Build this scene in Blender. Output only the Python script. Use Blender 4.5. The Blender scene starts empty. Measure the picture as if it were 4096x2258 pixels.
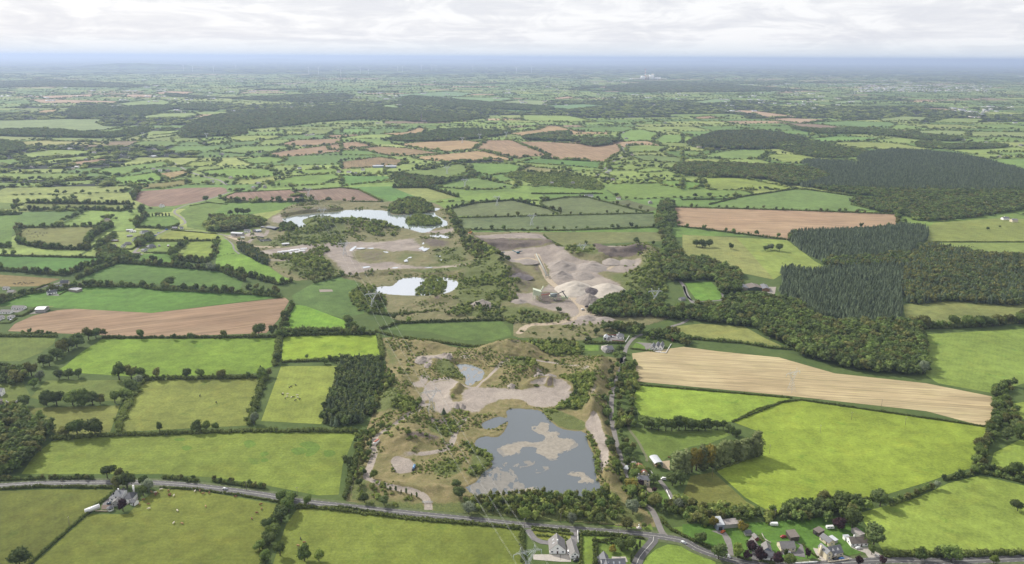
import bpy, bmesh, math, random
import numpy as np
from mathutils import Vector, Matrix
SC = bpy.context.scene
COL = SC.collection
rng = np.random.default_rng(7)
random.seed(7)
R = math.radians
# ---------------------------------------------------------------- camera, sky, sun, exposure
CAM_H = 350.0
FPX = 28 / 36 * 4096
HORIZ = 145 * 1.59
PITCH = math.atan((1129 - HORIZ) / FPX)
ROLL = math.atan(.0054)
SUN_EL, SUN_DIR = 36.0, (24.0, -21.3)          # height of the sun, way the shadows run on the ground
cF = np.array([0, math.cos(PITCH), -math.sin(PITCH)])
_r0 = np.array([1, 0, 0.]); _u0 = np.array([0, math.sin(PITCH), math.cos(PITCH)])
cR = math.cos(ROLL) * _r0 + math.sin(ROLL) * _u0
cU = -math.sin(ROLL) * _r0 + math.cos(ROLL) * _u0
cam_d = bpy.data.cameras.new('camera'); cam = bpy.data.objects.new('camera', cam_d); COL.objects.link(cam)
cam_d.sensor_width = 36; cam_d.lens = 28; cam_d.clip_start = 1; cam_d.clip_end = 400000
M = Matrix.Identity(4)
for i in range(3):
    M[i][0], M[i][1], M[i][2] = cR[i], cU[i], -cF[i]
M[2][3] = CAM_H
cam.matrix_world = M
SC.camera = cam

wd = bpy.data.worlds.new("World"); SC.world = wd; wd.use_nodes = True
nt = wd.node_tree; nt.nodes.clear()
def N(t, k, **kw):
    n = t.nodes.new(k)
    for a, b in kw.items():
        if a.startswith('i_'): n.inputs[a[2:].replace('_', ' ')].default_value = b
        else: setattr(n, a, b)
    return n
def L(t, a, b): t.links.new(a, b)
def math_n(t, op, a, b=None, c=None, clamp=False):
    n = t.nodes.new('ShaderNodeMath'); n.operation = op; n.use_clamp = clamp
    for i, v in enumerate((a, b, c)):
        if v is None: continue
        if isinstance(v, (int, float)): n.inputs[i].default_value = v
        else: t.links.new(v, n.inputs[i])
    return n.outputs[0]
def mixc(t, f, a, b, mode='MIX'):
    n = t.nodes.new('ShaderNodeMix'); n.data_type = 'RGBA'; n.blend_type = mode
    for idx, v in ((0, f), (6, a), (7, b)):
        if isinstance(v, (int, float)): n.inputs[idx].default_value = v
        elif isinstance(v, tuple): n.inputs[idx].default_value = v if len(v) == 4 else v + (1,)
        else: t.links.new(v, n.inputs[idx])
    return n.outputs[2]
def ramp(t, f, pts):
    n = t.nodes.new('ShaderNodeValToRGB'); e = n.color_ramp.elements
    while len(e) < len(pts): e.new(.5)
    for el, (p, c) in zip(e, pts):
        el.position = p; el.color = c if len(c) == 4 else tuple(c) + (1,)
    t.links.new(f, n.inputs[0]); return n.outputs[0]
def mapr(t, v, a, b, c, d):
    n = t.nodes.new('ShaderNodeMapRange'); t.links.new(v, n.inputs[0])
    for i, x in enumerate((a, b, c, d)): n.inputs[i + 1].default_value = x
    return n.outputs[0]
def noise(t, vec, scale, detail=4, rough=.55, dist=0.0):
    n = t.nodes.new('ShaderNodeTexNoise'); n.inputs['Scale'].default_value = scale
    n.inputs['Detail'].default_value = detail; n.inputs['Roughness'].default_value = rough
    n.inputs['Distortion'].default_value = dist
    if vec is not None: t.links.new(vec, n.inputs['Vector'])
    return n.outputs[0]

sky = N(nt, 'ShaderNodeTexSky'); sky.sky_type = 'NISHITA'; sky.sun_disc = False
sky.sun_elevation = R(SUN_EL)
sky.sun_rotation = math.atan2(-SUN_DIR[0], -SUN_DIR[1])
sky.air_density = 1.0; sky.dust_density = 1.5
tc = N(nt, 'ShaderNodeTexCoord')
sp = N(nt, 'ShaderNodeSeparateXYZ'); L(nt, tc.outputs['Generated'], sp.inputs[0])
zz = math_n(nt, 'MAXIMUM', sp.outputs[2], 0.0)
den = math_n(nt, 'ADD', zz, .022)
cu = N(nt, 'ShaderNodeCombineXYZ')
L(nt, math_n(nt, 'DIVIDE', sp.outputs[0], den), cu.inputs[0]); L(nt, math_n(nt, 'DIVIDE', sp.outputs[1], den), cu.inputs[1])
n1 = noise(nt, cu.outputs[0], .16, 9, .58, .6)
n2 = noise(nt, cu.outputs[0], .55, 8, .6, .3)
sm = N(nt, 'ShaderNodeVectorMath', operation='MULTIPLY'); L(nt, tc.outputs['Generated'], sm.inputs[0]); sm.inputs[1].default_value = (11, 11, 48)
n3 = noise(nt, sm.outputs[0], 1.0, 8, .62, .8)
mixn = math_n(nt, 'ADD', math_n(nt, 'MULTIPLY', n1, .42), math_n(nt, 'ADD', math_n(nt, 'MULTIPLY', n2, .10), math_n(nt, 'MULTIPLY', n3, .60)))
cl = ramp(nt, mixn, [(.42, (8.8, 8.8, 8.85)), (.52, (8.5, 8.5, 8.65)), (.575, (7.6, 7.65, 7.95)), (.64, (6.9, 7.0, 7.45)), (.72, (7.6, 7.65, 7.95))])
low = mapr(nt, sp.outputs[2], .0, .022, 0, 1)
cl2 = mixc(nt, low, (7.1, 7.6, 7.95), cl)
allc = mixc(nt, .93, sky.outputs[0], cl2)
bg = N(nt, 'ShaderNodeBackground'); bg.inputs[1].default_value = .1
L(nt, allc, bg.inputs[0])
wo = N(nt, 'ShaderNodeOutputWorld'); L(nt, bg.outputs[0], wo.inputs[0])

sl = bpy.data.lights.new('sun', 'SUN'); sun = bpy.data.objects.new('sun', sl); COL.objects.link(sun)
sl.energy = 4.6; sl.angle = R(.6); sl.color = (1, .95, .86)
_h = math.hypot(*SUN_DIR)
_d = Vector((SUN_DIR[0] / _h * math.cos(R(SUN_EL)), SUN_DIR[1] / _h * math.cos(R(SUN_EL)), -math.sin(R(SUN_EL))))
sun.rotation_euler = _d.to_track_quat('-Z', 'Y').to_euler()
SC.view_settings.view_transform = 'Standard'; SC.view_settings.look = 'None'
SC.view_settings.exposure = 0.28; SC.view_settings.gamma = 1; SC.view_settings.use_curve_mapping = False
SC.render.engine = 'CYCLES'
SC.cycles.max_bounces = 5; SC.cycles.diffuse_bounces = 2; SC.cycles.glossy_bounces = 2; SC.cycles.transparent_max_bounces = 6
SC.cycles.volume_bounces = 0; SC.cycles.use_denoising = True

# ---------------------------------------------------------------- measuring the ground
ZONE = {'U': (0, 0, 4096 / 2576)}
for k, (x, y, s) in dict(a=(0, 0, .53527), b=(1366, 0, .53527), c=(2730, 0, .53527), d=(0, 750, .53527), e=(1366, 750, .53527), f=(2730, 750, .53527),
        g=(0, 1500, .5338), h=(1366, 1500, .5338), i=(2730, 1500, .5338), j=(2800, 2060, .29503), k=(2060, 2060, .29503), l=(2480, 1780, .1972),
        m=(330, 1920, .12675), n=(2060, 1100, .17081), o=(880, 880, .18634), p=(380, 900, .13975), q=(2340, 1300, .16304), r=(1460, 1330, .23292),
        s=(1960, 1330, .23292), t=(1360, 1640, .32397), u=(1960, 1640, .36611), v=(0, 1080, .17607), w=(0, 1330, .42245), x=(2500, 1560, .23943),
        y=(1700, 860, .3882)).items(): ZONE[k] = (x, y, s)
def px(s):
    out = []; z = ZONE['U']
    for t in s.split():
        if t in ZONE: z = ZONE[t]; continue
        x, y = t.split(','); out.append((z[0] + float(x) * z[2], z[1] + float(y) * z[2]))
    return out
def ground(p, z=0.0):
    d = cF * FPX + cR * (p[0] - 2048) + cU * (1129 - p[1])
    if d[2] > -1.5: d = d.copy(); d[2] = -1.5
    t = (z - CAM_H) / d[2]
    return np.array([d[0] * t, d[1] * t])
def G(s, z=0.0): return np.array([ground(p, z) for p in px(s)])
def g1(s, z=0.0): return G(s, z)[0]
def screen(x, y, z=0.0):
    v = np.array([x, y, z - CAM_H]); zc = v @ cF
    return 2048 + FPX * (v @ cR) / zc, 1129 - FPX * (v @ cU) / zc
def lin(c):
    c = np.asarray(c, float) / 255
    return np.where(c <= .04045, c / 12.92, ((c + .055) / 1.055) ** 2.4)
HAZE_DENS = 5.0e-5
HAZE_COL = np.array([.40, .52, .70])
K_TONE = .585
def field_tone(c, d=0.0):  # traced tones carry patchy cloud light and shade as field colour
    c = lin(c)
    if d > 0:
        T = math.exp(-d * HAZE_DENS)
        c = np.clip((c - (1 - T) * HAZE_COL * .22) / T ** .3, .02, 1)
    c = (c * .9 + .1 * (c @ np.array([.3, .6, .1]))) * ((.98, .955, .86) if c[1] > c[0] else (.96, .97, 1.0))
    return tuple(np.clip(c * K_TONE, .004, .85))
def inside(pts, poly):
    x, y = pts[:, 0], pts[:, 1]; res = np.zeros(len(pts), bool); n = len(poly); j = n - 1
    for i in range(n):
        xi, yi = poly[i]; xj, yj = poly[j]
        cnd = ((yi > y) != (yj > y))
        with np.errstate(divide='ignore', invalid='ignore'):
            res ^= cnd & (x < (xj - xi) * (y - yi) / (yj - yi + 1e-12) + xi)
        j = i
    return res
def smooth(pts, n=4, closed=False):
    P = np.asarray(pts, float); out = []; m = len(P)
    for i in range(m if closed else m - 1):
        p0 = P[(i - 1) % m] if closed or i > 0 else P[0]; p1 = P[i]; p2 = P[(i + 1) % m]
        p3 = P[(i + 2) % m] if closed or i + 2 < m else P[-1]
        for k in range(n):
            t = k / n
            out.append(.5 * ((2 * p1) + (-p0 + p2) * t + (2 * p0 - 5 * p1 + 4 * p2 - p3) * t * t + (-p0 + 3 * p1 - 3 * p2 + p3) * t ** 3))
    if not closed: out.append(P[-1])
    return np.array(out)
def vnoise(x, y, seed=0):
    xi = np.floor(x).astype(np.int64); yi = np.floor(y).astype(np.int64); fx = x - xi; fy = y - yi
    def h(a, b):
        n = (a * 374761393 + b * 668265263 + seed * 1442695) & 0xffffffff
        n = ((n ^ (n >> 13)) * 1274126177) & 0xffffffff
        return ((n ^ (n >> 16)) & 0xffff) / 65535.0
    fx = fx * fx * (3 - 2 * fx); fy = fy * fy * (3 - 2 * fy)
    return (h(xi, yi) * (1 - fx) + h(xi + 1, yi) * fx) * (1 - fy) + (h(xi, yi + 1) * (1 - fx) + h(xi + 1, yi + 1) * fx) * fy
def fbm(x, y, seed=0, o=4):
    s = 0; a = .5
    for k in range(o): s = s + a * vnoise(x * 2 ** k, y * 2 ** k, seed + k); a *= .5
    return s
# ---------------------------------------------------------------- object helpers
def link(o, parent=None):
    COL.objects.link(o)
    if parent is not None: o.parent = parent
    return o
def tag(o, label=None, cat=None, group=None, kind=None):
    if label: o['label'] = label
    if cat: o['category'] = cat
    if group: o['group'] = group
    if kind: o['kind'] = kind
    return o
def thing(name, label, cat, loc=(0, 0, 0), rotz=0.0, group=None):
    o = bpy.data.objects.new(name, None); link(o); o.location = loc; o.rotation_euler = (0, 0, rotz); o.empty_display_size = 1
    return tag(o, label, cat, group)
def mesh_np(name, V, F, mats, midx=None, col=None, smooth_=False, uv=None):
    """V (n,3); F list/array of faces"""
    me = bpy.data.meshes.new(name)
    V = np.asarray(V, np.float32)
    if isinstance(F, np.ndarray):
        nf, k = F.shape; loops = F.astype(np.int32).ravel(); starts = np.arange(0, nf * k, k, dtype=np.int32)
    else:
        nf = len(F); ln = np.array([len(f) for f in F]); loops = np.concatenate([np.asarray(f) for f in F]).astype(np.int32)
        starts = np.concatenate([[0], np.cumsum(ln)[:-1]]).astype(np.int32)
    me.vertices.add(len(V)); me.vertices.foreach_set('co', V.ravel())
    me.loops.add(len(loops)); me.loops.foreach_set('vertex_index', loops)
    me.polygons.add(nf); me.polygons.foreach_set('loop_start', starts)
    for m in mats: me.materials.append(m)
    if midx is not None: me.polygons.foreach_set('material_index', np.asarray(midx, np.int32))
    if smooth_: me.polygons.foreach_set('use_smooth', np.ones(nf, bool))
    me.update(calc_edges=True)
    if col is not None:
        a = me.color_attributes.new('Col', 'FLOAT_COLOR', 'POINT')
        c = np.ones((len(V), 4), np.float32); col = np.asarray(col); c[:, :col.shape[-1]] = col
        a.data.foreach_set('color', c.ravel())
    if uv is not None:
        l = me.uv_layers.new(name='UVMap'); l.data.foreach_set('uv', np.asarray(uv, np.float32)[loops].ravel())
    me.validate()
    return me
class MB:
    def __init__(s): s.V = []; s.F = []; s.I = []
    def face(s, pts, mi=0):
        n = len(s.V); s.V += [tuple(p) for p in pts]; s.F.append(list(range(n, n + len(pts)))); s.I.append(mi)
    def box(s, c, d, rz=0.0, mi=0, top=None):
        cx, cy, cz = c; a, b, h = d[0] / 2, d[1] / 2, d[2] / 2; n = len(s.V); ca, sa = math.cos(rz), math.sin(rz)
        for z, q in ((-h, 1), (h, top if top else 1)):
            for x, y in ((-a, -b), (a, -b), (a, b), (-a, b)):
                x *= q; y *= q
                s.V.append((cx + x * ca - y * sa, cy + x * sa + y * ca, cz + z))
        for f in ((3, 2, 1, 0), (4, 5, 6, 7), (0, 1, 5, 4), (1, 2, 6, 5), (2, 3, 7, 6), (3, 0, 4, 7)):
            s.F.append([n + i for i in f]); s.I.append(mi)
        return s
    def bar(s, a, b, w, mi=0, w2=None, k=4):
        a = Vector(a); b = Vector(b); d = (b - a)
        if d.length < 1e-6: return s
        d.normalize(); u = d.orthogonal().normalized(); v = d.cross(u); n = len(s.V); w2 = w if w2 is None else w2
        for p, r in ((a, w), (b, w2)):
            for i in range(k):
                t = 2 * math.pi * (i + .5) / k; s.V.append(tuple(p + u * math.cos(t) * r + v * math.sin(t) * r))
        for i in range(k):
            j = (i + 1) % k; s.F.append([n + i, n + j, n + k + j, n + k + i]); s.I.append(mi)
        s.F.append([n + i for i in range(k)][::-1]); s.I.append(mi); s.F.append([n + k + i for i in range(k)]); s.I.append(mi)
        return s
    def mesh(s, name, mats, smooth_=False): return mesh_np(name, s.V, s.F, mats if isinstance(mats, (list, tuple)) else [mats], s.I, smooth_=smooth_)
    def obj(s, name, mats, parent=None, smooth_=False):
        return link(bpy.data.objects.new(name, s.mesh(name, mats, smooth_)), parent)
# ---------------------------------------------------------------- materials
def newmat(name):
    m = bpy.data.materials.new(name); m.use_nodes = True; t = m.node_tree
    return m, t, t.nodes['Principled BSDF']
def objpos(t):
    return N(t, 'ShaderNodeNewGeometry').outputs['Position']
MATS = {}
def paint(name, c, rough=.7, metal=0.0, var=.12, scale=.8, raw=False):
    if name in MATS: return MATS[name]
    m, t, b = newmat(name); c = tuple(c) if raw else tuple(np.clip(lin(c) * .85, .004, .85))
    n = noise(t, objpos(t), scale, 5, .6)
    f = mapr(t, n, .3, .7, 1 - var, 1 + var)
    L(t, mixc(t, 1.0, c, f, 'MULTIPLY'), b.inputs['Base Color'])
    b.inputs['Roughness'].default_value = rough; b.inputs['Metallic'].default_value = metal
    MATS[name] = m; return m
def field_mat():
    m, t, b = newmat('pasture'); p = objpos(t)
    at = N(t, 'ShaderNodeAttribute', attribute_name='Col')
    big = noise(t, p, .011, 4, .6, .4); mid = noise(t, p, .07, 5, .65, .3)
    fine = noise(t, p, .42, 4, .75)
    f1 = mapr(t, big, .3, .7, .80, 1.2); f2 = mapr(t, mid, .3, .7, .76, 1.24); f3 = mapr(t, fine, .25, .75, .70, 1.3)
    c = mixc(t, 1.0, at.outputs['Color'], math_n(t, 'MULTIPLY', math_n(t, 'MULTIPLY', f1, f2), f3), 'MULTIPLY')
    # yellower dry drifts and darker, lusher tufts
    dry = mapr(t, noise(t, p, .028, 5, .7, 1.0), .52, .72, 0, .5)
    c = mixc(t, dry, c, mixc(t, 1.0, c, (1.22, 1.04, .95), 'MULTIPLY'))
    lush = mapr(t, noise(t, p, .045, 5, .62, .5), .60, .70, 0, .6)
    c = mixc(t, lush, c, mixc(t, 1.0, c, (.62, .80, .72), 'MULTIPLY'))
    # faint drilling and mowing lines along the field
    uv = N(t, 'ShaderNodeUVMap'); wv = N(t, 'ShaderNodeTexWave'); wv.wave_type = 'BANDS'; wv.bands_direction = 'Y'
    wv.inputs['Scale'].default_value = .07; wv.inputs['Distortion'].default_value = 1.5; wv.inputs['Detail'].default_value = 2
    wv.inputs['Detail Scale'].default_value = .3
    L(t, uv.outputs[0], wv.inputs['Vector'])
    c = mixc(t, 1.0, c, mapr(t, wv.outputs['Fac'], 0, 1, .975, 1.025), 'MULTIPLY')
    sy = N(t, 'ShaderNodeSeparateXYZ'); L(t, uv.outputs[0], sy.inputs[0])
    ln = math_n(t, 'PINGPONG', math_n(t, 'ADD', sy.outputs[1], math_n(t, 'MULTIPLY', big, 14)), 14)
    tram = math_n(t, 'MULTIPLY', mapr(t, ln, .5, 1.1, 1, 0), mapr(t, noise(t, p, .008, 2, .5), .5, .62, 0, .22))
    c = mixc(t, tram, c, mixc(t, 1.0, c, (.72, .76, .8), 'MULTIPLY'))
    worn = mapr(t, noise(t, p, .020, 7, .78, 1.6), .66, .74, 0, .55)
    c = mixc(t, worn, c, mixc(t, 1.0, c, (1.45, 1.05, 1.3), 'MULTIPLY'))
    L(t, c, b.inputs['Base Color']); b.inputs['Roughness'].default_value = .95; b.inputs['Specular IOR Level'].default_value = .15
    bp = N(t, 'ShaderNodeBump'); bp.inputs['Strength'].default_value = .5; bp.inputs['Distance'].default_value = .6
    L(t, noise(t, p, .5, 4, .7), bp.inputs['Height']); L(t, bp.outputs[0], b.inputs['Normal'])
    return m
def crop_mat():
    m, t, b = newmat('stubble'); p = objpos(t)
    at = N(t, 'ShaderNodeAttribute', attribute_name='Col')
    uv = N(t, 'ShaderNodeUVMap')
    sc = N(t, 'ShaderNodeVectorMath', operation='MULTIPLY'); L(t, uv.outputs[0], sc.inputs[0]); sc.inputs[1].default_value = (.014, .40, 1)
    st = noise(t, sc.outputs[0], 1.0, 6, .7, .2)
    sc2 = N(t, 'ShaderNodeVectorMath', operation='MULTIPLY'); L(t, uv.outputs[0], sc2.inputs[0]); sc2.inputs[1].default_value = (.006, .06, 1)
    st2 = noise(t, sc2.outputs[0], 1.0, 4, .6, .3)
    big = noise(t, p, .012, 4, .6, .5)
    f = math_n(t, 'MULTIPLY', math_n(t, 'MULTIPLY', mapr(t, st, .32, .68, .62, 1.36), mapr(t, st2, .3, .7, .84, 1.16)), mapr(t, big, .3, .7, .88, 1.12))
    c = mixc(t, 1.0, at.outputs['Color'], f, 'MULTIPLY')
    gr = mapr(t, math_n(t, 'ADD', math_n(t, 'MULTIPLY', st, .5), math_n(t, 'MULTIPLY', noise(t, p, .03, 4, .6), .5)), .55, .68, 0, .35)
    c = mixc(t, gr, c, mixc(t, 1.0, c, (.80, .95, .55), 'MULTIPLY'))
    sy = N(t, 'ShaderNodeSeparateXYZ'); L(t, uv.outputs[0], sy.inputs[0])
    ln = math_n(t, 'PINGPONG', math_n(t, 'ADD', sy.outputs[1], math_n(t, 'MULTIPLY', big, 18)), 12)
    c = mixc(t, mapr(t, ln, .7, 1.4, .5, 0), c, mixc(t, 1.0, c, (.66, .68, .62), 'MULTIPLY'))
    soil = mapr(t, noise(t, p, .006, 5, .62, 1.2), .42, .62, 0, .6)
    c = mixc(t, soil, c, mixc(t, 1.0, c, (.84, .78, .78), 'MULTIPLY'))
    L(t, c, b.inputs['Base Color']); b.inputs['Roughness'].default_value = .95; b.inputs['Specular IOR Level'].default_value = .1
    return m
def land_mat():
    """the ground sheet: patchwork of pastures, tillage and woods far off"""
    m, t, b = newmat('countryside'); p = objpos(t)
    wp = N(t, 'ShaderNodeVectorMath', operation='ADD'); L(t, p, wp.inputs[0])
    nn = N(t, 'ShaderNodeTexNoise'); nn.inputs['Scale'].default_value = .004; L(t, p, nn.inputs['Vector'])
    sc = N(t, 'ShaderNodeVectorMath', operation='SCALE'); sc.inputs['Scale'].default_value = 120; L(t, nn.outputs['Color'], sc.inputs[0])
    L(t, sc.outputs[0], wp.inputs[1])
    def cells(sx, sy):
        s2 = N(t, 'ShaderNodeVectorMath', operation='MULTIPLY'); L(t, wp.outputs[0], s2.inputs[0]); s2.inputs[1].default_value = (sx, sy, 0)
        v = N(t, 'ShaderNodeTexVoronoi'); v.inputs['Scale'].default_value = 1; v.distance = 'MANHATTAN'; L(t, s2.outputs[0], v.inputs['Vector'])
        return N2(t, v.outputs['Color'])
    def N2(t, o):
        s = N(t, 'ShaderNodeSeparateColor'); L(t, o, s.inputs[0]); return s.outputs[0]
    c1 = cells(1 / 330, 1 / 260)
    col = ramp(t, c1, [(0, (.055, .095, .025)), (.2, (.09, .15, .035)), (.4, (.075, .12, .03)), (.6, (.12, .17, .045)), (.78, (.10, .15, .045)), (.84, (.26, .20, .12)), (.9, (.03, .045, .02)), (1, (.025, .04, .018))])
    wood = mapr(t, noise(t, p, .00035, 6, .62, .4), .50, .56, 0, .85)
    col = mixc(t, wood, col, (.022, .035, .016))
    hedge = mapr(t, noise(t, p, .006, 5, .7), .52, .6, 0, .7)
    col = mixc(t, hedge, col, (.03, .045, .02))
    near = N(t, 'ShaderNodeVectorMath', operation='LENGTH'); L(t, p, near.inputs[0])
    nf = mapr(t, near.outputs['Value'], 3300, 4200, 0, 1)
    g = mixc(t, mapr(t, noise(t, p, .03, 5, .6), .3, .7, 0, 1), (.055, .085, .025), (.085, .115, .035))
    col = mixc(t, nf, g, col)
    col = mixc(t, 1.0, col, mapr(t, noise(t, p, .2, 4, .7), .25, .75, .8, 1.2), 'MULTIPLY')
    L(t, col, b.inputs['Base Color']); b.inputs['Roughness'].default_value = 1; b.inputs['Specular IOR Level'].default_value = .1
    return m
def leaf_mat(name, c1, c2, c3, trans=.25):
    m, t, b = newmat(name); oi = N(t, 'ShaderNodeObjectInfo'); p = objpos(t)
    c = mixc(t, oi.outputs['Random'], c1, c2)
    c = mixc(t, mapr(t, noise(t, p, .35, 3, .6), .35, .7, 0, .8), c, c3)
    c = mixc(t, 1.0, c, mapr(t, noise(t, p, 1.3, 3, .7), .25, .75, .65, 1.35), 'MULTIPLY')
    c = mixc(t, 1.0, c, mapr(t, math_n(t, 'FRACT', math_n(t, 'MULTIPLY', oi.outputs['Random'], 37.7)), 0, 1, .72, 1.5), 'MULTIPLY')
    L(t, c, b.inputs['Base Color']); b.inputs['Roughness'].default_value = .8; b.inputs['Specular IOR Level'].default_value = .04
    tr = N(t, 'ShaderNodeBsdfTranslucent'); L(t, mixc(t, 1.0, c, (1.1, 1.25, .6), 'MULTIPLY'), tr.inputs[0])
    mx = N(t, 'ShaderNodeMixShader'); mx.inputs[0].default_value = trans
    L(t, b.outputs[0], mx.inputs[1]); L(t, tr.outputs[0], mx.inputs[2])
    L(t, mx.outputs[0], t.nodes['Material Output'].inputs[0]); return m
LEAF = dict(
    broad=leaf_mat('leaves_green', (0.071, 0.115, 0.035), (0.111, 0.149, 0.046), (0.155, 0.192, 0.052)),
    dark=leaf_mat('leaves_dark', (0.055, 0.085, 0.032), (0.084, 0.112, 0.041), (0.115, 0.137, 0.049)),
    bush=leaf_mat('scrub_leaves', (0.104, 0.148, 0.042), (0.168, 0.190, 0.054), (0.226, 0.248, 0.067)),
    willow=leaf_mat('silver_leaves', (0.123, 0.152, 0.094), (0.160, 0.181, 0.123), (0.217, 0.239, 0.167)),
    beech=leaf_mat('purple_leaves', (0.029, 0.017, 0.020), (0.038, 0.023, 0.026), (0.055, 0.029, 0.032), .1),
    autumn=leaf_mat('yellowing_leaves', (0.189, 0.174, 0.043), (0.145, 0.145, 0.043), (0.290, 0.217, 0.043)),
    brown=leaf_mat('bronze_leaves', (0.099, 0.110, 0.037), (0.122, 0.125, 0.043), (0.146, 0.146, 0.052)),
    lime=leaf_mat('bright_leaves', (0.145, 0.196, 0.043), (0.123, 0.167, 0.043), (0.203, 0.246, 0.058)),
    conifer=leaf_mat('spruce_needles', (0.060, 0.086, 0.050), (0.087, 0.112, 0.064), (0.116, 0.142, 0.081), .1),
    poplar=leaf_mat('poplar_leaves', (0.111, 0.138, 0.057), (0.143, 0.166, 0.068), (0.191, 0.211, 0.093)),
    hedge=leaf_mat('hedge_leaves', (0.072, 0.103, 0.032), (0.110, 0.135, 0.040), (0.149, 0.169, 0.052)))
BARK = paint('bark', (.07, .055, .042), .95, raw=True, var=.3, scale=3)
# ---------------------------------------------------------------- plants
_ico = {}
def ico(sub):
    if sub not in _ico:
        bm = bmesh.new(); bmesh.ops.create_icosphere(bm, subdivisions=sub, radius=1)
        bm.verts.ensure_lookup_table()
        _ico[sub] = (np.array([v.co for v in bm.verts]), np.array([[v.index for v in f.verts] for f in bm.faces])); bm.free()
    return _ico[sub]
def leaf_quads(c, n, size, r):
    """c centres (k,3), n outward directions, one bent leaf clump (a quad) each"""
    k = len(c)
    d = n + r.normal(0, .55, (k, 3)); d /= np.linalg.norm(d, axis=1)[:, None]
    a = np.cross(d, r.normal(0, 1, (k, 3))); a /= np.linalg.norm(a, axis=1)[:, None] + 1e-9
    b = np.cross(d, a); s = size * r.uniform(.6, 1.35, k)[:, None]
    V = np.stack([c - a * s, c - b * s * .8, c + a * s + d * s * .25, c + b * s * .8], 1).reshape(-1, 3)
    return V, np.arange(4 * k).reshape(k, 4)
def lobes_mesh(lobes, nq, size, r, core=1, core_k=.86, squash=1.0):
    Vs, Fs, off = [], [], 0
    iv, jf = ico(core)
    tot = sum(l[3] ** 2 for l in lobes)
    for cx, cy, cz, rad in lobes:
        v = iv * (rad * core_k) * (1 + r.normal(0, .10, (len(iv), 1))); v[:, 2] *= squash
        Vs.append(v + (cx, cy, cz)); Fs.append(np.concatenate([jf, jf[:, 2:3]], 1) + off); off += len(v)
        k = max(4, int(nq * rad ** 2 / tot)); d = r.normal(0, 1, (k, 3)); d[:, 2] += .25; d /= np.linalg.norm(d, axis=1)[:, None]
        q = d * rad * r.uniform(.85, 1.12, (k, 1)); q[:, 2] *= squash
        v, f = leaf_quads(q + (cx, cy, cz), d, size, r); Vs.append(v); Fs.append(f + off); off += len(v)
    return np.concatenate(Vs), np.concatenate(Fs)
def to_mesh(name, V, F, mat):
    faces = [list(dict.fromkeys(f)) for f in F.tolist()]
    return mesh_np(name, V, faces, [mat])
def gen(kind, lod, seed):
    """crown geometry for a plant 10 m tall standing at the origin"""
    r = np.random.default_rng(seed); lo = lod == 'lo'
    if kind == 'conifer':
        Vs, Fs, off = [], [], 0
        n = 7 if lo else 15
        for i in range(n):
            z = 1.0 + 9.0 * (i / n) ** .95; rad = 2.7 * (1 - (z - .6) / 9.9) ** .8 + .12; k = max(5, int((9 if lo else 16) * (1 - i / n) + 3))
            for j in range(k):
                t = 2 * math.pi * (j + r.uniform(-.3, .3)) / k; rr = rad * r.uniform(.75, 1.15); c, s = math.cos(t), math.sin(t); wd_ = .55 * rr / k * 5
                V = np.array([(0, 0, z + 1.3 * r.uniform(.8, 1.2)), (c * rr * .55 - s * wd_, s * rr * .55 + c * wd_, z + .2), (c * rr, s * rr, z - .35), (c * rr * .55 + s * wd_, s * rr * .55 - c * wd_, z + .2)])
                Vs.append(V); Fs.append(np.array([[0, 1, 2, 3]]) + off); off += 4
        k = 7; V = [(math.cos(6.283 * j / k) * 1.5, math.sin(6.283 * j / k) * 1.5, .8) for j in range(k)] + [(0, 0, 10)]
        Vs.append(np.array(V)); Fs.append(np.array([[j, (j + 1) % k, k, k] for j in range(k)]) + off)
        return np.concatenate(Vs), np.concatenate(Fs)
    if kind in ('poplar', 'column'):
        w = 1.75 if kind == 'poplar' else 1.5
        lob = []
        for i in range(5 if lo else 9):
            z = 1.2 + 7.6 * i / (4 if lo else 8); k = math.sin(math.pi * min(1, (z + 1.2) / 11.4)) ** .6
            for _ in range(1 if lo else 2): lob.append((r.normal(0, .35), r.normal(0, .35), z, w * k * r.uniform(.7, 1)))
        return lobes_mesh(lob, 90 if lo else 620, .5 if lo else .26, r, 1)
    if kind == 'bush':
        lob = [(r.normal(0, 2.6), r.normal(0, 2.6), r.uniform(2.6, 4.6), r.uniform(2.8, 4.6)) for _ in range(3 if lo else 6)]
        lob.append((0, 0, 4.6, 4.6))
        return lobes_mesh(lob, 46 if lo else 420, 1.5 if lo else .62, r, 1 if not lo else 1, .82)
    lob = []; n = 5 if lo else 10; wide = r.uniform(.78, 1.3); lean = r.normal(0, .5, 2)
    for i in range(n):
        t = 2 * math.pi * i * .618; u = r.uniform(.15, 1)
        z = 3.2 + 4.6 * u; rr = 2.5 * math.sqrt(max(.05, 1 - ((u - .35) / .75) ** 2)) * r.uniform(.55, 1.05)
        lob.append((rr * wide * math.cos(t) + lean[0] * u, rr * wide * math.sin(t) + lean[1] * u, z + r.normal(0, .5), r.uniform(1.05, 2.4)))
    lob.append((0, 0, 5.4, 2.6)); lob.append((r.normal(0, .9), r.normal(0, .9), 7.4 + r.normal(0, .5), r.uniform(1.5, 2.1)))
    return lobes_mesh(lob, 110 if lo else 900, .85 if lo else .42, r, 1, .84)
SHAPE = dict(broad='broad', dark='broad', willow='broad', beech='broad', autumn='broad', brown='broad', lime='broad', bush='bush', conifer='conifer', poplar='poplar', column='column')
LEAFOF = dict(column='dark')
_pm = {}
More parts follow.
